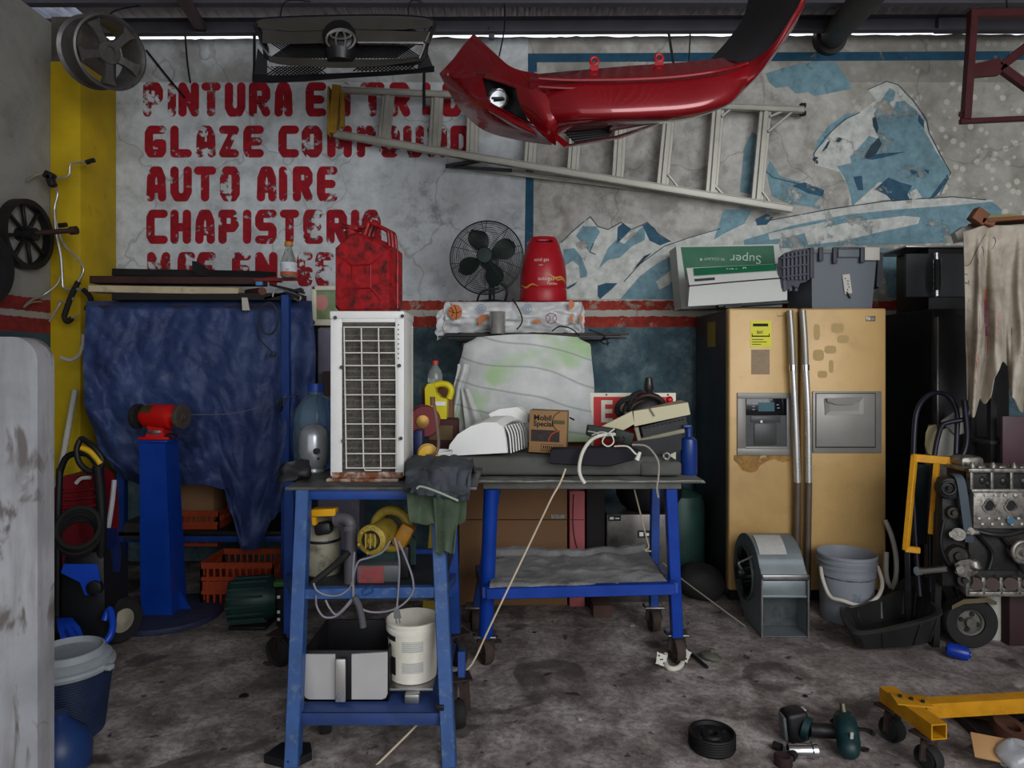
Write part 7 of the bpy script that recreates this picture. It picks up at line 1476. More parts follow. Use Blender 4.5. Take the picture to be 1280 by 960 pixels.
b = MB(); b.bx(xa_+.15, xb_, d+.02, d+.38, 1.744, zt-.012, .004); b.build('body', BLACK, T)
b = MB(); b.bx(xa_, xb_, d, d+.022, PZ(371, d), PZ(317, d), .003); b.build('door_glass', M('smoked_glass', '#34373a', .5, 0, .1), T)
b = MB(); b.bx(xa_-.005, xb_, d-.006, d+.38, zt-.012, zt, .002); b.build('top_trim', STEEL, T, 'bright top trim')
b = MB(); p = PX(1164.5, d); b.cyl((p, d-.05, PZ(371, d)), (p, d-.05, PZ(364, d)), .014, n=16); b.cyl((p, d-.05, PZ(326, d)), (p, d-.05, PZ(318, d)), .014, n=16); b.cyl((p, d-.05, PZ(364, d)), (p, d-.05, PZ(326, d)), .008, n=10)
for z in (PZ(370, d), PZ(319, d)): b.cyl((p, d-.05, z), (p, d, z), .01, n=12)
HH = b.build('door_handle', CHROME, T)
b = MB(); b.cyl((p, d-.05, PZ(364, d)), (p, d-.05, PZ(326, d)), .022, n=18); b.build('handle_grip', BLACK, HH)
for s_ in (-1, 1): b = MB(); b.cyl((p+s_*.023, d-.055, PZ(364, d)), (p+s_*.023, d-.055, PZ(326, d)), .003, n=8); b.build('grip_edge', CHROME, HH)

# ---- shelf with hanging cloth, right end
d = 3.5; zs = PZ(286, d)
T = thing('storage_shelf', 'tall narrow dark shelf behind the hanging cream cloth', 'shelf', (2.7, d+.14, 0))
for x, y in ((2.5, d+.05), (2.86, d+.05), (2.5, d+.2), (2.86, d+.2)): b = MB(); b.bx(x, x+.03, y, y+.03, 0, zs-.01); b.build('post', DARK, T)
for z in (zs-.02, 1.0, .5): b = MB(); b.bx(2.49, 2.9, d+.04, d+.24, z, z+.02, .002); b.build('shelf_board', M('dark_shelf_board', '#2a2624', .8, 0, .2), T)
m, nt, bs, co = base_mat('stained_cloth'); n1 = nt.noise(co, 3, 7, .65, .4); n2 = nt.noise(co, 9, 6, .6)
cc = nt.ramp(n2, [(.3, '#8b8274'), (.55, '#a59c8d'), (.75, '#b4ac9d')]); cc = nt.mix(nt.ramp(n1, [(.5, 0.0), (.68, .7)]), cc, '#6a5a48'); nt.l.new(cc, bs.inputs['Base Color']); bs.inputs['Roughness'].default_value = .9
nt.l.new(nt.bump(n2, .3, .01), bs.inputs['Normal'])
cb_ = [(0, 500), (.1, 522), (.22, 498), (.3, 505), (.36, 498), (.42, 470), (.5, 452), (.56, 458), (.6, 495), (.72, 515), (.85, 520), (1, 505)]
def cur(u, v):
    px = 1207+u*100; yb2 = interp(cb_, u); top = 290-8*min(1, u*4); py = top+(yb2-top)*v
    px += (-3+10*v*max(0, .25-u)*2)-8*v*max(0, .3-abs(u-.3)); n = noise.noise(V((u*4, v*2.5, 9)))
    return P(px, py, d-.0+.045*v**.5*math.sin(u*24+n*2.5+v*1.5)+.03*n-.03*v)
T = thing('hanging_cloth', 'stained cream printed cloth hung in folds over the tall shelf', 'cloth', P(1250, 300, d))
b = MB(); b.sheet(cur, 90, 60, .003); b.build('fabric', m, T, smooth=70)
def onc(u, v, o=.004): p = V(cur(u, v)); return p+V((0, -o, 0))
def clothmark(nm, quads, mm, lab):
    b = MB()
    for u0, u1, v0, v1 in quads: b.sheet(lambda u, v: onc(u0+(u1-u0)*u, v0+(v1-v0)*v, .0025), 8, 8, .001)
    b.build(nm, mm, T, lab, 70)
PUR = peel_mat('purple_cloth_print', '#7d3352', 22, .44); REDP = peel_mat('red_cloth_print', '#a3482f', 20, .42); INKP = peel_mat('ink_cloth_line', '#3a3430', 40, .35)
clothmark('purple_print', [(.2, .36, .42, .62), (.62, .82, .5, .74)], PUR, 'purple flower print'); clothmark('red_print', [(.31, .48, .6, .74), (.26, .36, .36, .46), (.04, .2, .72, .84)], REDP, 'faded red print')
b = MB()
for ln in ([(.0, .2), (.06, .19), (.12, .15), (.2, .1), (.27, .05)], [(.17, .16), (.23, .12), (.25, .17), (.19, .21), (.17, .16)], [(.33, .1), (.38, .07), (.4, .11), (.35, .14)], [(.05, .28), (.05, .4)], [(.0, .25), (.04, .25)], [(.0, .3), (.04, .3)], [(.6, .6), (.6, .66), (.63, .6), (.6, .63), (.63, .66)]):
    b.tube([onc(u, v) for u, v in ln], .0016, 5, sub=3)
b.build('line_print', M('ink_line', '#3b342f', .8), T, 'dark sketch lines')
# on the shelf
b = MB(); b.beam(P(1222, 279, 3.55), P(1330, 271, 3.55), .16, .02); tag(b.build('wooden_plank', M('orange_brown_wood', '#6b4128', .7, 0, .2, '#3f2718', .35, 5)), 'orange brown wooden plank lying on the tall shelf above the cloth', 'plank')
b = MB(); b.box(P(1223, 271, 3.5), (.07, .05, .07), RY(35), .004); b.beam(P(1224, 276, 3.5), P(1240, 281, 3.5), .05, .03); tag(b.build('wood_block', M('orange_brown_wood', '#6b4128')), 'small tilted wood block at the plank\'s end above the cloth', 'block')
b = MB(); b.loft([[P(x, y0, 3.52), P(x, y1, 3.52), P(x, y1, 3.8), P(x, y0, 3.8)] for x, y0, y1 in ((1238, 269, 273), (1262, 267, 272), (1280, 270, 273), (1300, 266, 273))]); tag(b.build('dry_leaf_bundle', M('dry_straw', '#7c744e', .9, 0, .2)), 'dry straw-coloured bundle on the plank above the cloth', 'bundle')
b = MB(); b.prism([P(1194, 291, 3.6), P(1205, 283, 3.6), P(1228, 280, 3.6), P(1222, 289, 3.6), P(1204, 291, 3.6), P(1206, 301, 3.6), P(1198, 303, 3.6)], (0, .04, 0)); tag(b.build('torn_card', M('torn_card', '#9a9a94', .8, 0, .15)), 'torn pale card sticking out at the tall shelf\'s upper corner', 'card')
b = MB(); b.bx(PX(1250, 3.5), PX(1335, 3.5), 3.48, 3.5, PZ(582, 3.5), PZ(520, 3.5), .002); b.bx(PX(1250, 3.5), PX(1335, 3.5), 3.5, 3.53, PZ(590, 3.5), PZ(582, 3.5), .002); tag(b.build('maroon_sheet', M('maroon_panel', '#3f2a31', .5, 0, .15)), 'dull maroon sheet standing on the shelf behind the engine', 'panel')

# ================================================================ right-hand floor: blower, bucket, pan, engine, hand truck
T = thing('blower_housing', 'galvanised square-mouthed blower housing on the floor before the refrigerator', 'blower', V((PX(970, 3.6), 3.75, 0)))
GAL = M('galvanised', '#7c8587', .45, .55, .12, '#50575a', .3, 6); GALD = M('galvanised_inside', '#4a4f50', .55, .4, .2, '#2d2c2a', .45, 6)
xa_, xb_ = PX(952, 3.53), PX(1010, 3.53); y0, y1 = 3.53, 3.86; R_ = .215; cy_, cz = 3.76, .265
sp = [V((0, y0, .0)), V((0, y0, .285))]
arc = [(y0+.0, .30)]+[(cy_-R_*math.cos(a), cz+R_*math.sin(a)) for a in [math.radians(t) for t in range(20, 271, 10)]]
side = [(y0, 0), (y0, .315)]+[(cy_-R_*math.cos(math.radians(t)), cz+R_*math.sin(math.radians(t))) for t in range(28, 251, 8)]+[(cy_+.02, .02), (cy_-.05, 0)]
for x in (xa_, xb_-.004):
    b = MB(); n_ = len(side); hole = [(cy_+.01-.135*math.cos(2*PI*k/n_), cz+.0+.135*math.sin(2*PI*k/n_)) for k in range(n_)]
    # align the hole ring with the outline by nearest start
    import itertools
    angs = [math.atan2(z-cz, y-(cy_+.01)) for y, z in side]
    hole = [(cy_+.01+.135*math.cos(a), cz+.135*math.sin(a)) for a in angs]
    A = [V((x, y, z)) for y, z in side]; B = [V((x, y, z)) for y, z in hole]; A2 = [p+V((.004, 0, 0)) for p in A]; B2 = [p+V((.004, 0, 0)) for p in B]
    b.loft([B, A, A2, B2, B], True, False); b.build('side_plate', GAL, T)
skin = [(y0, .315)]+[(cy_-R_*math.cos(math.radians(t)), cz+R_*math.sin(math.radians(t))) for t in range(28, 251, 8)]+[(cy_+.02, .004), (y0, .004)]
b = MB(); b.sheet(lambda u, v: V((xa_+(xb_-xa_)*u, *[interp([(i/(len(skin)-1), q[k]) for i, q in enumerate(skin)], v) for k in (0, 1)])), 2, 90, .003); b.build('scroll_skin', GAL, T, smooth=50)
b = MB(); b.bx(xa_-.004, xb_+.004, y0-.008, y0+.006, .3, .325, .002); b.bx(xa_-.004, xa_+.004, y0-.008, y0+.006, 0, .325); b.bx(xb_-.004, xb_+.004, y0-.008, y0+.006, 0, .325); b.build('mouth_rim', STEEL, T)
b = MB(); b.bx(xa_+.004, xb_-.004, y0+.012, y0+.02, .215, .29, .002); b.bx(xa_+.004, xb_-.004, y0+.002, y0+.02, .205, .217, .002); b.build('cutoff_plate', GAL, T)
b = MB(); b.bx(xa_+.004, xb_-.004, y0+.13, y0+.135, .01, .25); b.build('inner_wall', GALD, T)
WX = xa_-.01; b = MB(); b.torus((WX, cy_+.01, cz), .14, .008, (1, 0, 0), 40, 8); b.build('inlet_ring', GALD, T)
b = MB()
for k in range(30): a = 2*PI*k/30; b.beam((xa_+.004, cy_+.01+.12*math.cos(a), cz+.12*math.sin(a)), (xb_-.01, cy_+.01+.12*math.cos(a+.1), cz+.12*math.sin(a+.1)), .003, .025, (0, math.cos(a), math.sin(a)), 0)
b.cyl((xa_+.12, cy_+.01, cz), (xa_+.125, cy_+.01, cz), .125, n=36); b.build('fan_rotor', DARK, T)
b = MB(); b.cyl((xa_-.035, cy_+.01, cz), (xa_+.14, cy_+.01, cz), .012, n=14)
for k in range(3): a = 2*PI*k/3+.6; b.beam((xa_-.02, cy_+.01, cz), (xa_-.006, cy_+.01+.15*math.cos(a), cz+.15*math.sin(a)), .006, .012, b=0)
b.cyl((xa_-.05, cy_+.01, cz), (xa_-.015, cy_+.01, cz), .035, n=22); b.build('motor_spider', DARK, T)
b = MB(); b.tube([V((xa_-.0, cy_-.1, cz+.12)), V((xa_-.06, cy_-.12, cz+.1)), V((xa_-.085, cy_-.13, cz+.09)), V((xa_-.07, cy_-.13, cz+.06))], .006, 6); b.build('bracket_hook', STEEL, T)
b = MB(); b.sheet(lambda u, v: V((PX(945, 3.65)+.145*u+.01*v, cy_-(R_+.004)*math.cos(math.radians(42+40*v)), cz+(R_+.004)*math.sin(math.radians(42+40*v)))), 6, 8, -.001); b.build('torn_label', M('torn_paper_label', '#a9a7a2', .8, 0, .08, '#7b7d7c', .35, 40), T, 'torn white paper label', 60)

c = V((PX(1062.5, 3.76), 3.8, 0)); T = thing('grey_bucket', 'grey plastic bucket with a pale bail handle before the refrigerator', 'bucket', c)
BG = M('bucket_grey', '#7b7f85', .5, 0, .06, '#5d5f63', .22, 6)
b = MB(); b.lathe([(.128, 0), (.133, .005), (.14, .25), (.148, .252), (.149, .26), (.142, .262), (.144, .29), (.153, .292), (.154, .3), (.146, .302), (.147, .32), (.156, .322), (.157, .33), (.149, .333), (.15, .352), (.158, .354), (.158, .366), (.152, .37), (.148, .362), (.146, .3), (.135, .02), (0, .015)], c, n=56); b.build('bucket_wall', BG, T)
b = MB(); b.tube([c+V((-.152, -.02, .29)), c+V((-.165, -.07, .24)), c+V((-.15, -.125, .165)), c+V((-.1, -.165, .155)), c+V((-.03, -.18, .137)), c+V((.04, -.178, .15)), c+V((.1, -.155, .185)), c+V((.145, -.1, .235)), c+V((.158, -.03, .295))], .0105, 10); b.build('bail_handle', M('bail_white', '#b3aea0', .5, 0, .06), T, 'pale plastic bail handle')
def lbl(a, z0, z1, w, rr_): return [c+V((rr_*math.sin(a+s*w), -rr_*math.cos(a+s*w), z)) for s in (-1, -.33, .33, 1) for z in (z0, z1)]
def patch(nm, a, w, z0, z1, mm, ri=.1405):
    b = MB(); b.sheet(lambda u, v: c+V(((ri+.0085*((z0+(z1-z0)*v)/.25)-.006)*math.sin(a+w*(u-.5)), -(ri+.0085*((z0+(z1-z0)*v)/.25)-.006)*math.cos(a+w*(u-.5)), z0+(z1-z0)*v)), 8, 4, -.001); b.build(nm, mm, T, None, 60)
patch('worn_print', -.1, .3, .1, .18, M('blue_grey_print', '#5a6570', .6, 0, .2, '#83868a', .5, 30)); patch('worn_text', .28, .36, .11, .155, M('faint_print', '#6d7176', .6, 0, .1, '#7b7f85', .5, 50)); patch('grime_ring', 0, 2.6, .243, .25, M('grime', '#3b3b3b', .8, 0, .2, '#6e6f72', .5, 20), .1425)

b = MB(); b.tube([P(1106, 650, 3.98), P(1114, 668, 3.95), P(1120, 695, 3.92), P(1120, 720, 3.9), P(1115, 735, 3.9), P(1108, 720, 3.9), P(1108, 690, 3.92)], .014, 10); tag(b.build('white_hose', M('white_hose', '#a9a79e', .5)), 'white hose looped at the foot of the gold refrigerator', 'hose')

# oil drain pan
T = thing('drain_pan', 'black ribbed plastic pan tilted on the floor in front of the hand truck', 'pan', V((PX(1110, 3.4), 3.5, 0)))
PB = M('black_pan', '#232323', .35, 0, .2, '#3c3a37', .25, 8)
b = MB()
rimq = [P(1053, 762, 3.42), P(1062, 785, 3.3), P(1085, 792, 3.26), P(1168, 772, 3.28), P(1166, 757, 3.4), P(1148, 738, 3.66), P(1130, 739, 3.7), P(1070, 761, 3.56)]
botq = [P(1066, 790, 3.42), P(1074, 803, 3.36), P(1090, 806, 3.34), P(1155, 800, 3.34), P(1158, 790, 3.42), P(1145, 770, 3.62), P(1130, 768, 3.64), P(1074, 780, 3.54)]
for q in botq: q.z = max(.004, q.z-.02)
def rl(q): return spline(q, 4, True)
O, I = rl(rimq), rl(botq); ctr = sum(O, V())/len(O)
inn = [p.lerp(V((ctr.x, ctr.y, p.z)), .05) for p in O]; inb = [p.lerp(V((ctr.x, ctr.y, p.z)), .08)+V((0, 0, .012)) for p in I]
lip = [V(p)+(p-ctr).normalized()*.016 for p in O]
b.loft([I, O, lip, [p+V((0, 0, .012)) for p in lip], [p+V((0, 0, .012)) for p in inn], inb], True, True); b.build('basin', PB, T, smooth=45)
b = MB()
for k in range(0, len(O), 1):
    if k % 2 == 0: b.beam(inn[k].lerp(inb[k], .05), inn[k].lerp(inb[k], .9), .012, .01, (0, 0, 1), .001)
    if k % 2: b.beam(I[k].lerp(O[k], .05), O[k].lerp(I[k], .1), .012, .012, (0, 0, 1), .001)
b.build('rib', PB, T)

# tyre wheel helper
def tyre(nm, c, ax, r, w, T, hub='star', hm=None):
    b = MB(); b.lathe([(r*.52, -w*.8), (r*.7, -w), (r*.93, -w*.95), (r, -w*.6), (r, w*.6), (r*.93, w*.95), (r*.7, w), (r*.52, w*.8), (r*.5, 0), (r*.52, -w*.8)], c, ax, 44, False); o = b.build(nm, RUBBER, T)
    a = V(ax).normalized(); e = a.orthogonal().normalized(); f = a.cross(e)
    b = MB(); b.lathe([(r*.53, -w*.5), (r*.53, w*.55), (r*.45, w*.5), (r*.4, w*.2), (r*.2, w*.3), (r*.18, w*.85), (0, w*.85)], c, ax, 30)
    b.build('wheel_rim', hm or M('hub_grey', '#57544e', .6, .2, .2, '#2e2b28', .35, 25), o)
    b = MB()
    for k in range(4):
        t = 2*PI*k/4+.5; b.cyl(V(c)+e*(r*.31*math.cos(t))+f*(r*.31*math.sin(t))+a*w*.2, V(c)+e*(r*.31*math.cos(t))+f*(r*.31*math.sin(t))+a*w*.4, r*.09, n=10)
    b.build('rim_opening', BLACK, o)
T = thing('hand_truck', 'black tubular hand truck with a looped handle and thick rubber wheels', 'hand truck', V((PX(1180, 3.55), 3.6, 0)))
NB = M('navy_black_tube', '#1a1a26', .4, .1, .2, '#2d2d35', .3, 10)
for nm, pts in (('frame_tube', [(1141, 600, 3.62), (1143, 540, 3.68), (1147, 512, 3.7), (1158, 496, 3.72), (1172, 491, 3.73), (1186, 496, 3.73), (1196, 515, 3.72), (1196, 545, 3.7), (1194, 590, 3.66)]), ('frame_tube', [(1163, 740, 3.5), (1163, 640, 3.58), (1168, 570, 3.66), (1176, 535, 3.7), (1186, 528, 3.7), (1205, 524, 3.68), (1211, 515, 3.68), (1212, 500, 3.68)]), ('frame_tube', [(1141, 600, 3.62), (1145, 680, 3.55), (1150, 745, 3.5)])):
    b = MB(); b.tube([P(*q) for q in pts], .013, 10); b.build(nm, NB, T)
b = MB(); b.tube([P(1205, 500, 3.66), P(1209, 545, 3.66), P(1204, 568, 3.66), P(1196, 570, 3.66)], .014, 10); b.build('support_tube', NB, T)
wc = V((PX(1210, 3.42), 3.42, .128)); tyre('wheel', wc, (-.12, -1, 0), .128, .04, T)
wc2 = V((PX(1150, 3.72), 3.72, .128)); tyre('wheel', wc2, (-.5, -1, 0), .128, .035, T)
b = MB(); b.cyl(wc, wc2, .012, n=12); b.build('axle', DARK, T)
b = MB(); b.loft([[P(x, y0, 3.34), P(x, y1, 3.34), P(x, y1, 3.5), P(x, y0, 3.5)] for x, y0, y1 in ((1190, 757, 762), (1205, 749, 755), (1235, 747, 753), (1246, 752, 756))]); b.build('mudguard', M('brass_steel', '#6b614a', .4, .6, .2), T)
b = MB(); b.beam(P(1190, 715, 3.5), P(1200, 750, 3.42), .02, .03); b.build('wheel_bracket', DARK, T)
# yellow frame
T = thing('yellow_rack', 'chipped yellow rectangular steel frame leaning beside the engine', 'metal frame', V((PX(1160, 3.6), 3.6, .3)))
YFm = M('chipped_yellow', '#bd8512', .5, 0, .12, '#3f2c10', .33, 22, .08)
for p, q, w in (((1143, 569, 3.5), (1132, 688, 3.44), .032), ((1140, 572, 3.5), (1198, 577, 3.48), .04), ((1171, 578, 3.49), (1164, 668, 3.44), .03), ((1194, 575, 3.48), (1192, 595, 3.47), .03), ((1131, 686, 3.44), (1150, 688, 3.42), .03)):
    b = MB(); b.beam(P(*p), P(*q), .025, w); b.build('frame_bar', YFm, T)
b = MB(); b.beam(P(1134, 686, 3.44), V((PX(1136, 3.5), 3.5, 0)), .025, .03); b.build('frame_foot', DARK, T)
b = MB(); b.prism([P(1142, 580, 3.7), P(1168, 582, 3.7), P(1160, 680, 3.64), P(1136, 680, 3.64)], (0, .01, 0)); tag(b.build('dark_sheet', M('dark_teal_sheet', '#1f2b2d', .5, 0, .2)), 'dark teal sheet standing behind the yellow frame', 'sheet')
b = MB(); b.prism([P(1178, 527, 3.78), P(1207, 507, 3.78), P(1208, 540, 3.78), P(1196, 545, 3.78)], (0, .02, 0)); tag(b.build('foam_triangle', M('white_foam', '#9c9a93', .9, 0, .08)), 'pale triangular foam piece inside the hand truck loop', 'foam')
b = MB(); b.loft([[P(x, y0, 3.8), P(x, y1, 3.8), P(x, y1, 3.86), P(x, y0, 3.86)] for x, y0, y1 in ((1168, 548, 570), (1175, 538, 570), (1186, 534, 570), (1198, 540, 568))]); tag(b.build('foam_block', M('white_foam', '#9c9a93')), 'rounded pale foam block under the triangular foam', 'foam')
b = MB(); b.loft([[P(x0, y, 3.76), P(x1, y, 3.76), P(x1, y, 3.8), P(x0, y, 3.8)] for y, x0, x1 in ((531, 1160, 1170), (540, 1157, 1171), (555, 1156, 1169), (568, 1158, 1167))]); b.wobble(.012, 30); tag(b.build('tan_sponge', M('tan_sponge', '#7c7355', .9, 0, .15)), 'tan sponge lump hung behind the hand truck loop', 'sponge')
b = MB(); b.bx(PX(1160, 3.86), PX(1200, 3.86), 3.8, 3.9, 0, PZ(568, 3.86), .004); tag(b.build('pale_board', M('dusty_grey_board', '#6b6461', .8, 0, .1)), 'dusty grey board standing behind the yellow frame', 'board')

# engine block
T = thing('car_engine', 'greasy four-cylinder car engine with an exposed timing belt', 'engine', V((PX(1245, 3.35), 3.45, .25)))
EA = M('engine_aluminium', '#85817a', .42, .7, .15, '#2c2926', .45, 16, .15, 40); ED = M('engine_grime', '#242322', .55, .3, .3, '#3e3a36', .35, 14, .15)
d = 3.3
def ebx(px0, px1, py0, py1, dep0, dep1, mm, nm, bev=.006, rot=None):
    dep1 = min(dep1, .19)
    b = MB(); b.bx(PX(px0, d), PX(px1, d), d+dep0, d+dep1, PZ(py1, d), PZ(py0, d), bev); return b.build(nm, mm, T)
ebx(1216, 1332, 660, 716, .03, .3, ED, 'cylinder_block'); ebx(1217, 1332, 612, 661, .0, .26, EA, 'cylinder_head'); ebx(1214, 1332, 588, 613, .03, .28, ED, 'cam_carrier')
b = MB()
for px in (1214, 1239.5, 1264, 1289, 1313): b.bx(PX(px, d), PX(px+4, d), d+.005, d+.05, PZ(614, d), PZ(588, d), .004)
b.bx(PX(1211, d), PX(1332, d), d+.0, d+.2, PZ(591, d), PZ(586, d), .004); b.bx(PX(1214, d), PX(1332, d), d-.005, d+.03, PZ(616, d), PZ(611.5, d), .003); b.build('cam_frame', EA, T)
for k, px in enumerate((1215, 1241, 1267, 1293)):
    b = MB(); b.cyl(P(px, 588, d+.04), P(px, 580, d+.04), .017, .014, 14); b.cyl(P(px, 581, d+.04), P(px, 578, d+.04), .009, n=10); b.box(P(px+9, 585, d+.06), (.04, .05, .025), None, .008); b.box(P(px+14, 584, d+.1), (.03, .03, .03), RZ(20), .008); b.build('cam_cap', EA, T)
b = MB(); b.bx(PX(1216, d), PX(1246, d), d+.08, d+.19, PZ(588, d), PZ(574, d), .02); b.build('rear_cover', EA, T)
for px in (1236, 1263, 1290, 1316):
    b = MB(); b.lathe([(.036, .02), (.036, -.008), (.027, -.008), (.026, .01), (.026, .02)], P(px, 632, d+.002), (0, 1, 0), 24, False)
    for i in range(len(b.v)): q = b.v[i]; b.v[i].x = P(px, 632, d).x+(q.x-P(px, 632, d).x)*(1.0 if q.z < P(px, 632, d).z else .75)
    b.build('intake_port', EA, T)
    b = MB(); b.lathe([(0, 0), (.026, 0), (.026, .004), (0, .004)], P(px, 632, d-.0005), (0, 1, 0), 24); b.build('port_opening', BLACK, T)
b = MB()
rnd = random.Random(11)
for k in range(26): b.cyl(P(1220+k*4.1, (619, 648, 655)[k % 3], d-.008), P(1220+k*4.1, (619, 648, 655)[k % 3], d+.01), .006, n=8)
b.build('bolt', STEEL, T)
b = MB(); b.tube([P(1222, 664, d-.01), P(1240, 668, d-.03), P(1262, 668, d-.03), P(1290, 660, d-.02), P(1320, 650, d-.01)], .012, 10); b.build('coolant_rail', DARK, T)
b = MB(); b.cyl(P(1264, 651, d-.02), P(1264, 651, d+.02), .016, n=18); b.build('blue_plug', M('blue_plug', '#2f5d78', .4), T, 'blue plug')
ebx(1184, 1216, 598, 738, .04, .1, ED, 'timing_housing', .02)
b = MB(); p = P(1186, 610, d+.03); b.lathe([(0, -.03), (.02, -.03), (.05, -.02), (.055, 0), (.055, .03), (0, .03)], p, (.2, 1, 0), 32); b.build('cam_sprocket', ED, T)
for q, r_, w_ in ((P(1196, 694, d+.02), .05, .03), (P(1190, 640, d+.03), .03, .03), (P(1204, 724, d+.02), .035, .025)):
    b = MB(); b.lathe([(0, -w_), (r_*.4, -w_), (r_*.45, -w_*.5), (r_*.85, -w_*.5), (r_, -w_*.8), (r_, w_), (0, w_)], q, (.15, 1, 0), 26); b.build('idler_pulley', M('grimy_pulley', '#3a3835', .4, .6, .25, '#1e1c1b', .4, 30), T)
for q, r_ in (((1226, 600), .02), ((1233, 604), .016), ((1252, 601), .02), ((1259, 604), .016), ((1277, 601), .02), ((1302, 601), .02)):
    b = MB(); b.ball(P(*q, d+.04), (r_, .02, r_*1.2), 10); b.build('rocker', M('grimy_pulley', '#3a3835'), T)
for pts in ([(1180, 650), (1176, 680), (1186, 705), (1200, 700)], [(1222, 668), (1240, 690), (1236, 712)], [(1250, 668), (1262, 684), (1280, 716)]):
    b = MB(); b.tube([P(x, y, d+.01) for x, y in pts], .008, 7); b.build('pipe', DARK, T)
p3 = P(1186, 610, d-.006); b = MB(); b.torus(p3, .03, .006, (.2, 1, 0), 24, 6); b.cyl(p3, p3+V((0, -.01, 0)), .012, n=12); b.build('sprocket_ring', DARK, T)
BLT = M('timing_belt', '#3d464d', .6, 0, .15)
def strip(mb, pts, w, t):
    pts = spline([V(p) for p in pts], 5); L = [[p+V((-w/2, 0, 0)), p+V((w/2, 0, 0)), p+V((w/2, t, 0)), p+V((-w/2, t, 0))] for p in pts]; mb.loft(L)
b = MB(); strip(b, [P(1190, 592, d+.05), P(1197, 594, d+.01), P(1202, 604, d-.012), P(1206, 630, d-.016), P(1210, 660, d-.014), P(1212, 678, d+.0)], .042, .006); b.build('timing_belt', BLT, T, 'blue grey timing belt')
b = MB(); b.cyl(P(1198, 668, d-.03), P(1198, 668, d+.05), .03, n=24); b.cyl(P(1190, 668, d-.02), P(1224, 665, d-.01), .012, n=14); b.cyl(P(1191, 668, d-.032), P(1191, 668, d-.01), .016, n=16); b.cyl(P(1213, 664, d-.02), P(1213, 664, d+.04), .018, n=16); b.build('tensioner', EA, T)
b = MB(); b.loft([[P(x, y0, d-.03), P(x, y1, d-.03), P(x, y1, d+.08), P(x, y0, d+.08)] for x, y0, y1 in ((1194, 705, 716), (1200, 700, 720), (1212, 699, 722), (1222, 705, 715))]); b.ball(P(1217, 706, d-.02), (.03, .03, .028), 14); b.cyl(P(1200, 712, d-.05), P(1200, 712, d), .018, n=16); b.wobble(.008, 40); b.build('water_pump', EA, T)
b = MB(); b.cyl(P(1148, 714, d-.03), P(1181, 711, d+.0), .017, n=18); b.cyl(P(1146, 714, d-.032), P(1150, 714, d-.028), .021, n=18); b.build('steel_tube', CHROME, T, 'bright steel tube end')
b = MB(); b.bx(PX(1208, d), PX(1332, d), d+.02, d+.19, PZ(742, d), PZ(736, d), .004)
for px in (1210, 1230, 1252, 1275, 1298, 1320): b.bx(PX(px-2.5, d), PX(px+3, d), d-.0, d+.06, PZ(744, d), PZ(722, d), .006)
b.bx(PX(1208, d), PX(1332, d), d+.0, d+.03, PZ(746, d), PZ(740, d), .004); b.build('bearing_ladder', EA, T)
b = MB()
for px in (1220, 1241, 1264, 1287, 1309): b.cyl(P(px, 730, d+.0), P(px, 730, d+.04), .03, n=22)
b.build('crank_journal', M('dull_bronze', '#3d302c', .4, .5, .2), T)
ebx(1216, 1332, 714, 738, .05, .26, ED, 'crankcase'); 
p = P(1279, 690, d-.02); b = MB(); b.torus(p, .05, .012, (0, 1, 0), 32, 10); b.cyl(p, p+V((0, .05, 0)), .045, n=28); b.build('side_pulley', EA, T)
b = MB(); b.cyl(p+V((0, -.02, 0)), p+V((0, .01, 0)), .018, n=18); b.build('pulley_bolt', STEEL, T)
for x, y in ((1168, 3.42), (1300, 3.5)):
    b = MB(); b.beam(V((PX(x, y), y, 0)), P(x+6, 640, y-.02), .035, .035, (0, 1, 0)); b.build('stand_post', BLACK, T)
b = MB(); b.beam(P(1172, 690, 3.43), P(1320, 700, 3.5), .04, .04); b.build('stand_rail', BLACK, T)
b = MB(); b.beam(P(1182, 700, 3.4), P(1196, 740, 3.4), .02, .03, (0, 1, 0)); b.build('stand_brace', BLACK, T)
b = MB(); b.lathe([(.0, 0), (.075, 0), (.08, .01), (.08, .24), (.07, .27), (.03, .29), (.03, .31), (0, .31)], V((PX(1250, 3.5), 3.56, 0)), n=32); tag(b.build('white_jug', M('dirty_white_jug', '#a9a79d', .5, 0, .06)), 'dirty white plastic jug on the floor behind the rubber wheel', 'jug')
b = MB(); b.bx(PX(1262, 3.42), PX(1330, 3.42), 3.42, 3.53, 0, .275, .006); tag(b.build('maroon_box', M('dark_maroon_box', '#301b1e', .7, 0, .2)), 'dark maroon box on the floor under the engine', 'box')
c = V((PX(1193, 3.3), 3.27, .036)); b = MB(); b.lathe([(.0, -.052), (.015, -.05), (.016, -.045), (.03, -.038), (.034, -.02), (.034, .036), (.027, .05), (0, .052)], c, (-.85, .45, .12), 28); tag(b.build('blue_flask', M('blue_flask', '#0f2f8a', .3, 0, .12)), 'small blue bottle lying on the floor against the rubber wheel', 'bottle')

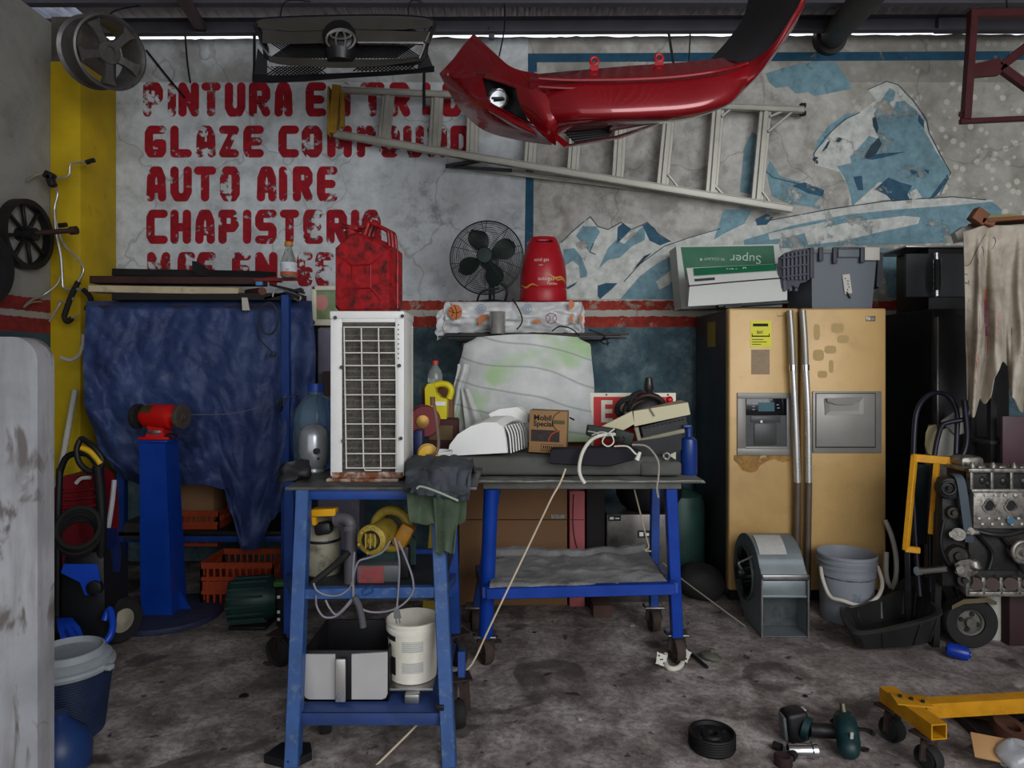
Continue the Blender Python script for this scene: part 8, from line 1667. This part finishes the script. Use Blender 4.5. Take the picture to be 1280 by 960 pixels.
# ================================================================ yellow dolly, junk, tools on the floor
T = thing('engine_hoist_base', 'yellow square-tube crane leg frame on casters in the near corner', 'hoist base', V((PX(1200, 2.5), 2.55, 0)))
zt = .19
def fp(px, py, z): dd = (HC-z)*F/(py-YH); return P(px, py, dd)
A0, A1 = fp(1108, 858, zt), fp(1174, 905, zt)
dir_ = (A1-A0).normalized(); 
def hollow(mb, a, e, w, h, t=.005):
    a, e = V(a), V(e); x = (e-a).normalized(); s_ = x.cross(V((0, 0, 1))).normalized(); u = V((0, 0, 1))
    def rg(p, ww, hh): return [p+s_*(ww/2)-u*(hh/2), p+s_*(ww/2)+u*(hh/2), p-s_*(ww/2)+u*(hh/2), p-s_*(ww/2)-u*(hh/2)]
    mb.loft([rg(e, w-2*t, h-2*t), rg(e, w, h), rg(a, w, h), rg(a, w-2*t, h-2*t)], True, False); mb.loft([rg(e-x*.001, w-2*t, h-2*t), rg(a+x*.001, w-2*t, h-2*t)], True, False); 
YD = M('dolly_yellow', '#a9750b', .45, 0, .14, '#40300f', .34, 18, .08)
b = MB(); hollow(b, A0-V((0, 0, .027)), A1-V((0, 0, .027)), .058, .054); b.build('cross_leg', YD, T)
B0, B1 = fp(1146, 876, zt), fp(1330, 866, zt); b = MB(); hollow(b, B0+V((.02, 0, -.027)), B1-V((0, 0, .027)), .05, .054); b.build('long_leg', YD, T)
b = MB(); q = B0+V((.0, .0, .0)); b.box(q+V((-.02, 0, .002)), (.12, .09, .005), RZ(-12), .001); b.build('joint_plate', YD, T)
for k in range(3): b = MB(); b.cyl(q+V((-.05+.03*k, .02-.02*k, .0)), q+V((-.05+.03*k, .02-.02*k, .012)), .007, n=8); b.build('bolt', DARK, T)
mid = A0.lerp(A1, .12); en = A0.lerp(A1, .82)
for p in (mid, en, B0.lerp(B1, .93)): caster('caster', T, (p.x, p.y), r=.046, yaw=25, top=zt-.054, mm_w=RUBBER)
# junk tray
T = thing('parts_tray', 'open cardboard tray full of dark scrap beside the yellow leg frame', 'tray', V((PX(1240, 2.4), 2.45, 0)))
TZt = .05
qs = [fp(1187, 893, .0), fp(1255, 958, .0), fp(1420, 960, .0), fp(1400, 885, .0)]
b = MB(); b.prism([q+V((0, 0, .001)) for q in qs], (0, 0, .005)); b.build('bottom', M('oily_card', '#2d2321', .8, 0, .25, '#4a3b31', .3, 12), T)
for a, e in zip(qs, qs[1:]+qs[:1]):
    b = MB(); b.beam(a+V((0, 0, .02)), e+V((0, 0, .02)), .006, .04); b.build('side', M('oily_card', '#2d2321'), T)
rnd = random.Random(3)
def inside(u, v): return qs[0].lerp(qs[3], u).lerp(qs[1].lerp(qs[2], u), v)
for k, (u, v, L, a, r) in enumerate(((.12, .2, .2, -35, .007), (.2, .3, .22, -50, .009), (.26, .12, .14, -20, .012), (.38, .3, .18, 10, .01), (.45, .15, .2, -30, .008), (.3, .5, .16, 25, .011), (.55, .3, .14, 50, .012))):
    p = inside(u, v)+V((0, 0, .012+r+.004*k)); t = math.radians(a); dd = V((math.cos(t), math.sin(t), .05))*L/2
    b = MB(); b.cyl(p-dd, p+dd, r, n=10); b.cyl(p-dd*1.0, p-dd*.8, r*1.5, n=10); tag(b.build('scrap_rod', DARK if k % 2 else RUST), 'greasy metal rod among the scrap in the cardboard tray', 'scrap metal', 'rods in the scrap tray')
b = MB(); p = fp(1238, 935, .08); b.box(p, (.105, .095, .006), RZ(-25) @ RX(28), .001); tag(b.build('card_piece', M('clean_card', '#a27d53', .8, 0, .06)), 'clean tan square of cardboard lying on the scrap tray', 'cardboard')
b = MB(); p = fp(1272, 945, .07); b.ball(p, (.07, .06, .045), 22); b.wobble(.022, 22, 5); tag(b.build('plastic_bag', M('clear_bag', '#b7b9bd', .15, 0, .1, trans=.5), smooth=50), 'crumpled clear plastic bag in the scrap tray', 'bag')
b = MB(); p = fp(1262, 912, .06); b.lathe([(.03, -.02), (.06, -.02), (.06, .02), (.03, .02), (.03, -.02)], p, (.2, -.3, 1), 28, False); tag(b.build('rusty_ring', RUST), 'rusty ring lying in the scrap tray beside the yellow leg', 'ring')

# impact wrench (lying on its side, head toward the dolly)
T = thing('impact_wrench', 'dark green cordless impact wrench with a battery lying on the floor', 'impact wrench', fp(1030, 930, 0))
MG = M('tool_teal', '#0f2a2c', .45, 0, .15, '#1d1f20', .3, 12)
def t(px, py, z=.04): return fp(px, py, z)
b = MB(); ctr = t(993, 905, .06); b.box(ctr, (.085, .075, .115), RZ(10) @ RY(-6), .016, 3); b.build('battery', BLACK, T)
b = MB(); b.box(t(987, 905, .06)+V((-.032, -.02, 0)), (.012, .05, .09), RY(-6), .004); b.build('battery_rim', M('battery_light', '#4c4f50', .4), T)
b = MB(); b.box(t(1001, 886, .1)+V((-.005, -.01, .0)), (.035, .03, .005), RY(-25), .002); b.build('battery_label', M('label_silver', '#a6a39c', .5), T)
b = MB(); b.tube([t(1004, 908, .06), t(1012, 912, .055)], .042, 18, sub=1); b.build('battery_foot', MG, T)
b = MB(); b.tube([t(1010, 912, .05), t(1026, 913, .045), t(1046, 914, .05)], .026, 16); b.build('grip', BLACK, T)
b = MB(); b.tube([t(1056, 900, .09), t(1058, 910, .085), t(1060, 924, .06), t(1061, 934, .045)], .04, 22); b.ball(t(1061, 935, .045), (.038, .038, .038), 18); b.build('motor_body', MG, T)
b = MB(); p = t(1056, 899, .1); b.lathe([(.04, -.02), (.038, .0), (.03, .018), (.018, .024), (.012, .026), (.011, .055), (0, .055)], p, (-.05, .25, 1), 24); b.build('anvil_nose', M('brass_nose', '#6a6350', .3, .8, .1), T, 'metal nose cone')
b = MB(); b.tube([t(1040, 905, .06), t(1044, 902, .07), t(1050, 904, .075)], .014, 10); b.build('trigger', BLACK, T)
b = MB(); b.box(t(1057, 918, .075)+V((-.0, -.042, 0)), (.012, .004, .06), RY(4), .001); b.build('name_strip', M('strip_white', '#8b8f8e', .5), T)
b = MB(); b.tube([t(1070, 911, .01), t(1082, 912, .012), t(1090, 915, .01), t(1092, 918, .01)], .007, 7); tag(b.build('bent_rod', DARK), 'short bent dark rod on the floor beyond the impact wrench', 'rod')
# sockets
b = MB(); p = t(1003, 938, .028); a = V((1, -.1, .05)).normalized(); b.lathe([(.022, -.05), (.024, -.045), (.024, .03), (.028, .034), (.028, .05), (.018, .05), (.018, .04), (0, .04)], p, a, 24); tag(b.build('chrome_socket', CHROME), 'shiny chrome socket lying on the floor before the impact wrench', 'socket')
b = MB(); b.cyl(t(988, 946, .02), t(995, 938, .024), .018, n=16); b.box(t(985, 948, .015), (.03, .03, .02), RZ(30), .005); tag(b.build('socket_adapter', DARK), 'dark adapter piece attached near the chrome socket', 'socket')
b = MB(); b.cyl(t(978, 918, .01), t(996, 932, .012), .009, .011, 12); tag(b.build('extension_bar', DARK), 'dark extension bar on the floor between battery and sockets', 'bar')
b = MB(); b.cyl(t(967, 931, .014), t(977, 935, .014), .015, n=18); tag(b.build('black_socket', DARK), 'small dark socket lying alone left of the chrome socket', 'socket')
b = MB(); b.lathe([(.0, 0), (.03, 0), (.032, .004), (.032, .03), (.026, .034), (.02, .03), (0, .03)], fp(979, 956, 0), n=26); tag(b.build('dark_cup', M('maroon_cap', '#2c1d20', .5)), 'dark maroon round cap at the lower edge of the view', 'cap')
# pulley
c = fp(890, 934, 0); T = thing('rubber_pulley', 'black ribbed round pulley lying flat on the floor', 'pulley', c)
b = MB(); pr = [(.03, .012), (.078, .012), (.082, .004), (.084, .006)]
for k in range(5): z = .01+k*.009; pr += [(.0855, z), (.081, z+.0045)]
pr += [(.0855, .056), (.083, .06), (.076, .058), (.072, .046), (.04, .046), (.036, .054), (.02, .054), (.018, .04), (0, .04)]
b.lathe([(0, 0), (.08, 0)]+pr[2:], c, n=52); b.build('grooved_rim', M('pulley_black', '#0d0d0e', .6, .1, .2), T)
for k in range(4): a = PI/2*k+.4; b = MB(); b.cyl(c+V((.055*math.cos(a), .055*math.sin(a), .045)), c+V((.055*math.cos(a), .055*math.sin(a), .048)), .009, n=12); b.build('bolt_hole', RUBBER, T)
# white cast bracket
T = thing('white_bracket', 'white pronged plastic bracket with a curved bow on the floor by the bench wheel', 'bracket', fp(842, 836, 0))
WBk = M('white_bracket_plastic', '#c3c0b4', .5, 0, .05)
bq = [fp(832, 818, .03), fp(831, 826, .02), fp(835, 834, .012), fp(843, 836, .01), (fp(851, 832, .012)), fp(853, 824, .02), fp(849, 815, .03)]
b = MB(); b.tube(bq, .012, 12); b.build('bow', WBk, T)
for px, py, rz in ((826, 825, 10), (856, 819, -20)):
    b = MB(); p = fp(px, py, .03); R = RZ(rz) @ RX(55); st = []
    for k in range(16): a = 2*PI*k/16; r = .034 if k % 4 == 1 else .024; st.append(p+R @ V((r*1.0*math.cos(a), r*math.sin(a)*1.15, 0)))
    b.prism(st, R @ V((0, 0, .01))); b.build('toothed_plate', WBk, T)
    b = MB()
    for e_ in ((-.008, .018), (.008, -.018), (.0, .0)): b.box(p+R @ V((e_[0], e_[1], .0105)), (.016 if e_ == (0, 0) else .008, .005 if e_ == (0, 0) else .008, .002), R)
    b.build('slot', BLACK, T)
b = MB(); p = fp(888, 824, .0); b.lathe([(0, 0), (.04, 0), (.05, .01), (.05, .02), (.03, .03), (.012, .034), (.012, .05), (0, .05)], p, (.2, .1, 1), 24); tag(b.build('glass_lens', M('dusty_lens', '#5f6153', .35, 0, .2, trans=.2)), 'dusty round glass piece on the floor beyond the white bracket', 'lens')
b = MB(); b.tube([fp(860, 814, .015), fp(872, 824, .012), fp(884, 834, .01)], .008, 8); tag(b.build('pry_bar', DARK), 'dark thin bar on the floor beside the dusty glass piece', 'bar')
for k, (px, py, s_) in enumerate(((305, 870, .02), (790, 782, .018), (668, 790, .012), (725, 899, .012), (1080, 937, .02), (1007, 870, .012))):
    p = fp(px, py, .004); b = MB(); b.ball(p, (s_, s_*.7, .006), 10); b.wobble(.006, 60, k)
    for i in range(len(b.v)): b.v[i].z = max(.001, b.v[i].z)
    tag(b.build('floor_scrap', M('scrap_pale', '#8b8880', .8) if k in (1, 3) else DARK), 'tiny scrap of rubbish lying loose on the concrete floor', 'rubbish', 'bits of rubbish on the floor')
